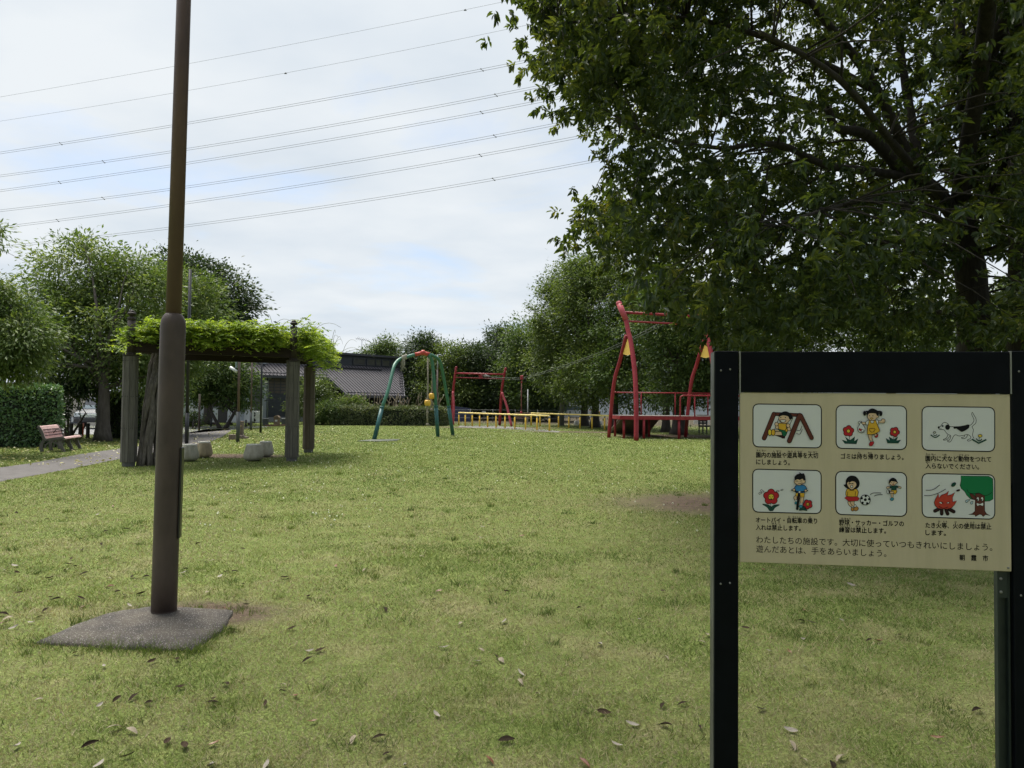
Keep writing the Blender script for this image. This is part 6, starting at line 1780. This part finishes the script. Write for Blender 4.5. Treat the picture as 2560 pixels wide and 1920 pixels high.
# ---- the big broad-leaved tree that overhangs the sign
def big_tree():
    rng = np.random.default_rng(101); rg = random.Random(101)
    Y0 = 11.6
    base = P(2446, 1150, Y0); base.z = 0
    t = empty('oak_tree', base, 'huge dark broad-leaved tree overhanging the rules board', 'tree')
    mb = MB(); anchors = []
    def mainlimb(pts, r0, r1, sub=5, sides=12):
        q = spline([Vector(p) for p in pts], sub); n = len(q)
        rad = [r0 + (r1 - r0) * (i / (n - 1)) ** .8 for i in range(n)]
        mb.tube(q, rad, sides, jitter=.05, rng=rg)
        for i in range(2, n, 2): anchors.append((q[i], rad[i]))
    b0 = Vector((base.x + .02, base.y, -.03))
    mainlimb([b0, P(2440, 980, Y0), P(2436, 860, Y0), P(2430, 720, Y0), P(2412, 600, Y0), P(2390, 540, Y0)], .30, .20)
    S = P(2392, 545, Y0)
    mainlimb([S, P(2330, 470, 11.4), P(2260, 430, 11.2), P(2195, 360, 10.9), P(2150, 330, 10.7), P(2090, 318, 10.4), P(2070, 270, 10.2)], .14, .05)
    mainlimb([P(2260, 440, 11.2), P(2150, 425, 10.9), P(2060, 412, 10.5), P(1960, 365, 10.0), P(1880, 362, 9.7), P(1800, 370, 9.4), P(1650, 345, 9.0), P(1540, 292, 8.7)], .075, .014)
    mainlimb([P(2290, 430, 11.2), P(2195, 230, 10.9), P(2120, 120, 10.7), P(2045, 30, 10.4), P(1990, -60, 10.2)], .085, .04)
    mainlimb([P(2300, 420, 11.4), P(2270, 250, 11.8), P(2240, 60, 12.2), P(2200, -150, 12.6)], .09, .04)
    mainlimb([S, P(2420, 400, 11.7), P(2405, 200, 11.9), P(2395, 0, 12.0), P(2380, -200, 12.1)], .13, .06)
    mainlimb([P(2405, 570, Y0), P(2470, 480, 11.3), P(2520, 380, 11.0), P(2600, 260, 10.8)], .09, .04)
    mainlimb([P(2435, 800, Y0), P(2390, 788, 11.3), P(2330, 780, 11.0), P(2240, 800, 10.6), P(2190, 815, 10.2)], .06, .015)
    mainlimb([P(2420, 640, Y0), P(2330, 610, 11.0), P(2200, 600, 10.4), P(2060, 590, 9.8), P(1900, 560, 9.3), P(1750, 560, 9.0)], .075, .014)
    mainlimb([P(2405, 590, Y0), P(2330, 540, 10.4), P(2200, 500, 9.4), P(2080, 520, 8.5), P(1950, 560, 8.0)], .07, .014)
    mainlimb([P(2380, 520, Y0), P(2250, 380, 10.0), P(2100, 200, 8.4), P(1900, 80, 7.2)], .08, .02)
    mainlimb([P(2330, 470, 11.4), P(2200, 350, 12.5), P(2000, 250, 13.4), P(1800, 220, 13.6), P(1600, 200, 13.2)], .08, .015)
    mainlimb([P(2195, 230, 10.9), P(2000, 130, 10.2), P(1800, 60, 9.6), P(1600, 40, 9.2), P(1400, 60, 9.0)], .06, .012)
    # unseen boughs added over the viewer's side of the lawn to shade it
    mainlimb([P(2395, 520, 11.6), Vector((6.4, 9.5, 6.8)), Vector((4.5, 6.5, 7.6)), Vector((2.5, 3.5, 7.9)), Vector((.5, .5, 7.7))], .14, .04)
    mainlimb([P(2395, 300, 11.9), Vector((6.8, 8.5, 8.6)), Vector((3.5, 6.0, 9.2)), Vector((0, 4.5, 9.0))], .12, .04)
    # crown: sprays where the tree stands in the photograph, at depths between 7 and 14 m
    outline = [(1305, 30), (1320, 75), (1352, 100), (1345, 130), (1362, 200), (1395, 235), (1440, 255), (1465, 300), (1500, 345), (1560, 362), (1548, 405), (1525, 440), (1530, 510),
               (1470, 490), (1430, 500), (1450, 555), (1490, 590), (1500, 625), (1530, 640), (1590, 665), (1640, 735), (1680, 790), (1730, 835), (1790, 850), (1820, 835), (1900, 830), (2600, 850), (2900, 700), (2900, -500), (1500, -500), (1370, -120)]
    ox = np.array([p[0] for p in outline], float); oy = np.array([p[1] for p in outline], float)
    def inside(x, y):
        r = np.zeros(len(x), bool); n = len(ox)
        for i in range(n):
            j = (i + 1) % n
            r ^= ((oy[i] > y) != (oy[j] > y)) & (x < (ox[j] - ox[i]) * (y - oy[i]) / (oy[j] - oy[i] + 1e-9) + ox[i])
        return r
    N0 = 9000
    X = rng.uniform(1262, 2900, N0); Yp = rng.uniform(-500, 900, N0)
    k = inside(X, Yp); X, Yp = X[k], Yp[k]
    edge = np.clip((X - 1262) / 700, 0.12, 1)                       # crown is thinner in depth toward its tip
    low = np.clip((Yp - 520) / 350, 0, 1)
    dep = 9.6 + edge * 1.2 - low * .5 + rng.normal(0, 1, len(X)) * (.55 + 1.5 * edge)
    dep = np.clip(dep, 6.6, 14)
    # gaps: drop sprays where a coarse noise is low
    keep = np.array([mnoise.noise(Vector((x / 95, y / 80, dd * .55))) for x, y, dd in zip(X, Yp, dep)])
    hole = ((X - 2490) / 75) ** 2 + ((Yp - 700) / 85) ** 2 < 1
    thr = -.24 + .22 * np.clip((X - 1750) / 500, 0, 1) * np.clip((620 - Yp) / 300, 0, 1)
    k = (keep > thr) & ~hole
    LIMBS = [[(2400, 545), (2330, 470), (2260, 430), (2195, 360), (2150, 330), (2090, 318), (2070, 270)], [(2150, 425), (2060, 412), (1960, 365), (1880, 362), (1800, 370), (1650, 345), (1560, 300)],
             [(2290, 430), (2195, 230), (2120, 120), (2045, 30), (2000, -40)], [(2420, 400), (2405, 200), (2395, 0)], [(2436, 860), (2430, 720), (2412, 600), (2392, 545)], [(2412, 880), (2406, 680)], [(2460, 880), (2452, 700)], [(2195, 230), (2000, 130), (1800, 60)]]
    near = np.full(len(X), 1e9)
    for lm_ in LIMBS:
        for (ax_, ay_), (bx_, by_) in zip(lm_[:-1], lm_[1:]):
            ex, ey = bx_ - ax_, by_ - ay_; tt = np.clip(((X - ax_) * ex + (Yp - ay_) * ey) / (ex * ex + ey * ey), 0, 1)
            near = np.minimum(near, np.hypot(X - ax_ - ex * tt, Yp - ay_ - ey * tt))
    k &= ~((near < 46) & (dep < 11.6) & (rng.random(len(X)) < .88))
    front = (X > 1880) & (X < 2520) & (Yp > 60) & (Yp < 640) & (dep < 10.8) & (rng.random(len(X)) < .30)   # the boughs show here
    k &= ~front
    X, Yp, dep = X[k], Yp[k], dep[k]
    cc = np.array([P(float(x), float(y), float(dd)) for x, y, dd in zip(X, Yp, dep)])
    n_in = 2950
    if len(cc) > n_in: cc = cc[rng.choice(len(cc), n_in, replace=False)]
    # unseen overhead sprays, added to shade the near lawn
    m = 700
    up = np.stack([rng.uniform(-3.6, 6.5, m), rng.uniform(.5, 8.5, m), rng.uniform(6.6, 9.6, m)], 1)
    ok = up[:, 2] > 1.5 + up[:, 1] * .62 + .5
    up = up[ok]
    # the far half of the crown closes most gaps behind the boughs
    mfar = 760
    fx = rng.uniform(1430, 2700, mfar); fyy = rng.uniform(-200, 760, mfar); kk = inside(fx, fyy) & (((fx - 2490) / 80) ** 2 + ((fyy - 700) / 95) ** 2 > 1)
    far = np.array([P(float(x), float(y), float(dd)) for x, y, dd in zip(fx[kk], fyy[kk], rng.uniform(11.6, 14.5, int(kk.sum())))])
    allc = np.concatenate([cc, far, up])
    twig = MB()
    # every spray hangs on a twig from the nearest bough
    AP = np.array([a[0] for a in anchors]); AR = np.array([a[1] for a in anchors])
    sub = rng.choice(len(allc), 520, replace=False)
    for i in sub:
        c = allc[i]; d = np.linalg.norm(AP - c, axis=1); j = int(np.argmin(d + rng.uniform(0, .6, len(d))))
        limb(mb, Vector(AP[j]), Vector(c), min(.022, AR[j] * .5), .004, rg, .12, 6, 5)
    # leaves stand in whorls at the twig ends, a few whorls to a spray
    nC = len(allc); NR, NL = 4, 14
    tw = nrm(rng.normal(size=(nC, 3)) * np.array([1, 1, .35]) + np.array([-.35, -.25, -.15]))
    wc = np.repeat(allc, NR, 0) + np.repeat(tw, NR, 0) * rng.uniform(0, .5, (nC * NR, 1)) + rng.normal(0, .13, (nC * NR, 3))
    wa = nrm(np.repeat(tw, NR, 0) + rng.normal(0, .45, (nC * NR, 3)))
    n = nC * NR * NL
    ax = np.repeat(wa, NL, 0)
    Pb = np.repeat(wc, NL, 0) + ax * rng.uniform(-.09, .05, (n, 1)) + rng.normal(0, .012, (n, 3))
    rad = nrm(np.cross(ax, rng.normal(size=(n, 3))))
    D = ax * rng.uniform(.15, .8, (n, 1)) + rad + np.array([0, 0, -.40])
    L = rng.uniform(.070, .132, n)
    tn = np.clip(np.repeat(rng.normal(.42, .2, nC), NR * NL) + rng.normal(0, .13, n), 0, 1)
    V, F, T = leaf_arrays(rng, Pb, D, L, L * rng.uniform(.34, .44, n), tn, 6)
    np_mesh('crown', V, F, T, LF['hero'], t, base)
    mb.build('trunk', BARKD, t)
big_tree()

# second dark trunk at the picture's right edge
b2 = P(2555, 1150, 10.6); b2.z = 0
tree('oak_tree', 'second dark trunked tree crowding the big one beside the rules board', 'tree', b2,
     [E(2720, 250, 300, 350, 11.5), E(2620, 800, 90, 90, 10.5, .8), E(2560, 20, 150, 180, 12)], 'hero', BARKD, .24, 5.2, 420, 60, .5, .13, 55, None, .42, .4)

# ---- unseen trees added at the viewer's back to keep sky off the board's face
for k_, (x, y) in enumerate(((-5.5, -7.5), (1.5, -8.5), (8.5, -6.0), (14.0, 0.5))):
    cb = Vector((x, y, 0)); el = [(np.array([x, y, 5.0]), np.array([3.6, 2.6, 3.6])), (np.array([x + .6, y - .4, 7.5]), np.array([3.0, 2.4, 2.6]))]
    tree('broadleaf_tree', 'unseen shade tree added behind the place where one reads the board', 'tree', cb, el, 'dark', BARKD, .22, 2.2, 230, 40, .9, .30, 600 + k_, 'unseen trees added behind the viewer')

# ---- trees of the far side and the right-hand belt
RB = 'green trees behind the zip line'
def gY(px, Y): p = P(px, 1000, Y); p.z = 0; return p
tree('broadleaf_tree', 'tall bright green tree between the dark tree row and the red tower', 'tree', gY(1461, 46), [E(1420, 830, 88, 120, 46), E(1385, 790, 62, 95, 46), E(1430, 720, 75, 70, 46), E(1455, 940, 85, 75, 45), E(1375, 900, 60, 90, 46)], 'olive', BARKD, .26, 3.0, 405, 96, 0.72, 0.172, 201, RB)
tree('broadleaf_tree', 'tall full green tree rising behind the tip of the red tower', 'tree', gY(1488, 43), [E(1500, 770, 110, 130, 43), E(1470, 690, 70, 60, 43), E(1490, 930, 105, 85, 42)], 'olive', BARKD, .25, 3.0, 459, 96, 0.72, 0.172, 202, RB)
tree('broadleaf_tree', 'wide mid green tree directly behind the red deck', 'tree', gY(1536, 40), [E(1610, 830, 120, 110, 40), E(1570, 930, 100, 75, 39), E(1640, 740, 100, 90, 41), E(1600, 985, 90, 40, 39)], 'mid', BARKD, .27, 2.8, 459, 96, 0.68, 0.165, 203, RB)
tree('broadleaf_tree', 'thick-trunked green tree standing behind the ramp', 'tree', gY(1697, 34.5), [E(1730, 880, 110, 105, 34.5), E(1690, 800, 110, 100, 35), E(1800, 960, 90, 55, 34), E(1700, 975, 80, 42, 34)], 'mid', BARKD, .34, 2.4, 486, 96, 0.64, 0.152, 204, RB)
tree('broadleaf_tree', 'bright backlit tree seen below the oak boughs, over the board top', 'tree', gY(1665, 37), [E(1900, 800, 160, 90, 33), E(1950, 900, 150, 90, 33)], 'olive', BARKD, .22, 2.4, 405, 88, 0.64, 0.152, 205, RB)
tree('broadleaf_tree', 'yellowish green tree glimpsed through the oak beside its trunk', 'tree', gY(2230, 30), [E(2200, 800, 150, 85, 30), E(2120, 700, 120, 70, 31), E(2300, 860, 130, 60, 30)], 'olive', BARKD, .22, 2.4, 405, 88, 0.59, 0.145, 206, RB)
tree('broadleaf_tree', 'leafy tree behind the second dark trunk', 'tree', gY(2560, 29), [E(2500, 830, 110, 60, 29), E(2620, 780, 130, 110, 30)], 'olive', BARKD, .22, 2.4, 297, 88, 0.59, 0.145, 207, RB)
FR_ = 'distant tree row beyond the lawn'
tree('broadleaf_tree', 'small round tree showing over the dark house roof', 'tree', gY(955, 78), [E(940, 888, 30, 25, 78), E(968, 872, 24, 26, 78), E(915, 895, 22, 14, 78), E(985, 890, 22, 20, 78)], 'mid', BARKD, .25, 3.5, 162, 72, 0.85, 0.224, 301, FR_)
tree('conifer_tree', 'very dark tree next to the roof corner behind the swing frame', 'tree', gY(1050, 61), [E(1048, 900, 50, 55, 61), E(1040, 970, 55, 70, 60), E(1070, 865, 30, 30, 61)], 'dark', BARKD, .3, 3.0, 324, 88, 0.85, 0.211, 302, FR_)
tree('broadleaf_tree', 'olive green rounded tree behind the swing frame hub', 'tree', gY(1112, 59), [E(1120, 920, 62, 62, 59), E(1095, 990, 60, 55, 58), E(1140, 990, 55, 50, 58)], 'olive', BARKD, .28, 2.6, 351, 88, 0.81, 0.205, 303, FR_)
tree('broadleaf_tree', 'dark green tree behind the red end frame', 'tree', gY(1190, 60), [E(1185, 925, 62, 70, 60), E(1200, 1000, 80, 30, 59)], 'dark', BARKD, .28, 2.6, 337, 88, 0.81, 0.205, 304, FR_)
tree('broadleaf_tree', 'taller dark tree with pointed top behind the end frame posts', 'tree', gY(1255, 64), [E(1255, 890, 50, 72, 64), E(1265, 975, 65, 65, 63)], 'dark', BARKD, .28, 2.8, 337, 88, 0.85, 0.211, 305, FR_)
tree('broadleaf_tree', 'dense green tree behind the hanging trolley', 'tree', gY(1335, 57), [E(1330, 880, 66, 90, 57), E(1300, 930, 60, 70, 57), E(1340, 985, 70, 55, 56)], 'mid', BARKD, .28, 2.6, 351, 88, 0.81, 0.205, 306, FR_)
tree('broadleaf_tree', 'shadowy tree with leaning stems near the white annex', 'tree', gY(1385, 55), [E(1390, 930, 50, 70, 55), E(1375, 1005, 42, 24, 55)], 'dark', BARKD, .26, 2.3, 229, 88, 0.77, 0.198, 307, FR_)
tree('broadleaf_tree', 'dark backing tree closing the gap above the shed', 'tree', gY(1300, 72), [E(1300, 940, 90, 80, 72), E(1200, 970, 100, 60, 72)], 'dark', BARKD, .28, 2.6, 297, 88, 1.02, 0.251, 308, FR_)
for px, py, r, lab in ((1488, 1066, .20, 'slim dark trunk'), (1536, 1066, .2, 'slim')): pass

# ---- left side
LG_ = 'trees on the path side'
tree('broadleaf_tree', 'large pale green tree with thick trunk behind the pink bench', 'tree', G(257, 1103), [E(205, 680, 115, 95, 27), E(310, 735, 125, 105, 27), E(125, 790, 100, 105, 26), E(250, 850, 170, 110, 26), E(180, 920, 110, 70, 25.5), E(330, 900, 110, 90, 26)], 'light', BARK, .235, 2.5, 620, 75, .55, .17, 401, LG_, .36, .35, 70)
tree('broadleaf_tree', 'rounded light green tree just behind the pergola vine', 'tree', G(432, 1086), [E(430, 745, 110, 85, 31), E(505, 775, 72, 85, 31), E(420, 850, 110, 95, 30), E(400, 930, 90, 70, 30)], 'light', BARK, .16, 2.4, 420, 65, .55, .17, 402, LG_, .34, .35, 50)
tree('broadleaf_tree', 'dark dense tree rising behind the light green ones', 'tree', gY(520, 42), [E(485, 700, 80, 66, 42), E(560, 750, 72, 75, 42), E(600, 765, 42, 52, 42), E(430, 680, 45, 45, 42), E(530, 850, 100, 90, 42)], 'dark', BARKD, .25, 3.2, 380, 60, .75, .23, 403, LG_)
tree('multi_stem_tree', 'low multi-stem tree with dark forked trunk before the white cabinets', 'tree', G(556, 1071), [E(545, 930, 72, 55, 37.5), E(605, 970, 40, 48, 37.5), E(500, 955, 48, 60, 37.5), E(560, 985, 55, 40, 37.5)], 'mid', BARKD, .10, 1.0, 300, 60, .5, .17, 404, LG_, .42, .3, 30, 3)
bE = P(-75, 1130, 19); bE.z = 0
tree('willow_leaved_tree', 'feathery light green tree leaning over the clipped hedge', 'tree', bE, [E(10, 805, 82, 92, 19), E(55, 845, 72, 52, 18.5), E(5, 895, 98, 66, 18.5), E(-60, 770, 80, 95, 19), E(-16, 588, 24, 26, 19)], 'light', BARK, .14, 2.2, 420, 85, .38, .14, 405, LG_, .28, .65, 40)
tree('shrub', 'dark open shrub with slanting stems beside the bench', 'shrub', G(168, 1092), [E(152, 1005, 22, 42, 24.5), E(172, 958, 40, 30, 25), E(150, 1045, 14, 25, 24.3), E(215, 975, 30, 18, 25)], 'dark', BARKD, .05, .9, 120, 45, .3, .10, 406, None, .45, .2, 16, 3)
tree('shrub', 'leafy low shrub between black column and white cabinet', 'shrub', G(482, 1072), [E(482, 1052, 22, 20, 39)], 'mid', BARKD, .03, .3, 60, 40, .28, .11, 407, None, .4, .2, 8, 3)
tree('shrub', 'rounded shrub speckled with pale blossom before the house', 'shrub', gY(785, 45), [E(790, 995, 48, 48, 45), E(760, 1010, 34, 40, 45), E(800, 1005, 30, 40, 45), E(790, 965, 36, 26, 45)], 'olive', BARKD, .06, .8, 260, 55, .42, .13, 408, None, .4, .2, 20, 4)
tree('shrub', 'darker small bush at the end of the long hedge', 'shrub', gY(800, 43.3), [E(800, 1036, 26, 24, 43.3), E(825, 1028, 28, 26, 43.3)], 'mid', BARKD, .04, .4, 120, 50, .32, .12, 409, None, .4, .2, 10, 3)
rngb = np.random.default_rng(77); nbq = 90
bl_ = np.array([P(790 + 45 * math.cos(a) * r, 990 + 44 * math.sin(a) * r, 44.0) for a, r in zip(rngb.uniform(0, 6.28, nbq), rngb.random(nbq) ** .5)])
V, F, T = leaf_arrays(rngb, bl_, rngb.normal(size=(nbq, 3)), np.full(nbq, .09), np.full(nbq, .08), rngb.random(nbq), 4)
sh_ = [o for o in bpy.data.objects if o.get('label', '').startswith('rounded shrub speckled')][0]
np_mesh('blossom', V, F, None, mat('blossom_white', (.60, .60, .50), .8), sh_, origin_of(sh_))

# ---- hedges
def hedge(lab, corners, h, n, ls, lm, seed, core, topj=.06, name='hedge', parts=None):
    """corners: four ground points; leaves on every face of the block, with a dark twiggy core inside"""
    rng = np.random.default_rng(seed)
    c = sum(corners, Vector()) / 4
    t = empty(name, c, lab, 'hedge')
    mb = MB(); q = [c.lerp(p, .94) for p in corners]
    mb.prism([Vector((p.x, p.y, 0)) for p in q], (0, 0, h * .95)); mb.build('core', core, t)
    A = [np.array(p) for p in corners]
    Pb, Nn = [], []
    area = []
    faces = []
    for i in range(4):
        a, b = A[i], A[(i + 1) % 4]; e = b - a; nn = np.array([e[1], -e[0], 0]); nn /= np.linalg.norm(nn)
        if np.dot(nn, (a + b) / 2 - np.array(c)) < 0: nn = -nn
        faces.append((a, e, np.array([0, 0, h]), nn)); area.append(np.linalg.norm(e) * h)
    faces.append((A[0] + np.array([0, 0, h]), A[1] - A[0], A[3] - A[0], np.array([0, 0, 1.0]))); area.append(np.linalg.norm(np.cross(A[1] - A[0], A[3] - A[0])))
    area = np.array(area)
    for (a, e, f, nn), ar in zip(faces, area):
        m = int(n * ar / area.sum()); u, v = rng.random(m), rng.random(m)
        p = a + e * u[:, None] + f * v[:, None]
        bump = np.array([mnoise.noise(Vector(x * 1.7)) for x in p])
        p = p + nn * (bump * topj * 1.6 + rng.normal(0, topj * .5, m) - .02)[:, None]
        Pb.append(p); Nn.append(np.repeat(nn[None], m, 0))
    Pb = np.concatenate(Pb); Nn = np.concatenate(Nn); m = len(Pb)
    Pb[:, 2] = np.maximum(Pb[:, 2], .02)
    D = rng.normal(size=(m, 3)) * .7 + Nn * .7 + np.array([0, 0, .15])
    L = ls * rng.uniform(.6, 1.3, m)
    V, F, T = leaf_arrays(rng, Pb, D, L, L * .55, np.clip(rng.normal(.5, .25, m), 0, 1), 4, up=Nn + rng.normal(0, .5, (m, 3)))
    np_mesh('foliage', V, F, T, LF[lm], t, c)
    return t
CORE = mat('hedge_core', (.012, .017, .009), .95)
a = P(-170, 1125, 21.2); b = P(150, 1121, 21.6); a.z = b.z = 0
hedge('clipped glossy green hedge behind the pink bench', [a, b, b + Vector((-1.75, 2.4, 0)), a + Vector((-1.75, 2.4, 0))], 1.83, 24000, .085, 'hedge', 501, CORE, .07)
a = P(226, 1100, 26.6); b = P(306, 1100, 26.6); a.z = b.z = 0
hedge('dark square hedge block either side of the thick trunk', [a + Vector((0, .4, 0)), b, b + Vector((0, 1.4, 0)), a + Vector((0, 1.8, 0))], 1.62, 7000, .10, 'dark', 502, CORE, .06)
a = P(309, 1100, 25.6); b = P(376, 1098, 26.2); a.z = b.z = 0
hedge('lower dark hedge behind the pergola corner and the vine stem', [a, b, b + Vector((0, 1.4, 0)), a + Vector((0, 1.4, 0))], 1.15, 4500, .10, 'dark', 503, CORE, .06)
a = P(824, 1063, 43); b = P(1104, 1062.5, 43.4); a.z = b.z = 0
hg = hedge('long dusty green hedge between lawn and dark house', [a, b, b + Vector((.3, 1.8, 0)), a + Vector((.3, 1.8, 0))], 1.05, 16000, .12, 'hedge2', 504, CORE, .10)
rg = random.Random(9); mb = MB()
for k in range(95):
    px = rg.uniform(850, 1100); p = P(px, 1030, 45 + rg.uniform(0, 1.2)); p.z = .6
    h_ = rg.uniform(.75, 1.35) if rg.random() > .3 else rg.uniform(1.2, 1.65); lx = rg.uniform(-.45, .45)
    pts = [p + Vector((lx * f * f, rg.uniform(-.02, .02), h_ * f - .12 * f ** 3)) for f in (0, .3, .6, .85, 1)]
    mb.tube(pts, [.010, .010, .012, .026, .008], 5)
tag(mb.build('dry_grass_stalks', mat('dry_stalk', (.23, .19, .13), .9)), 'dry flowering stalks sticking up behind the long hedge', 'grass stalks', kind='stuff')
tree('shrub', 'pale green bushy plant behind the long hedge under the roof cut', 'shrub', gY(850, 45.5), [E(862, 1012, 38, 16, 45.5), E(895, 1010, 22, 16, 45.5)], 'light', BARKD, .03, .6, 120, 40, .35, .14, 410, None, .4, .1, 10, 3)
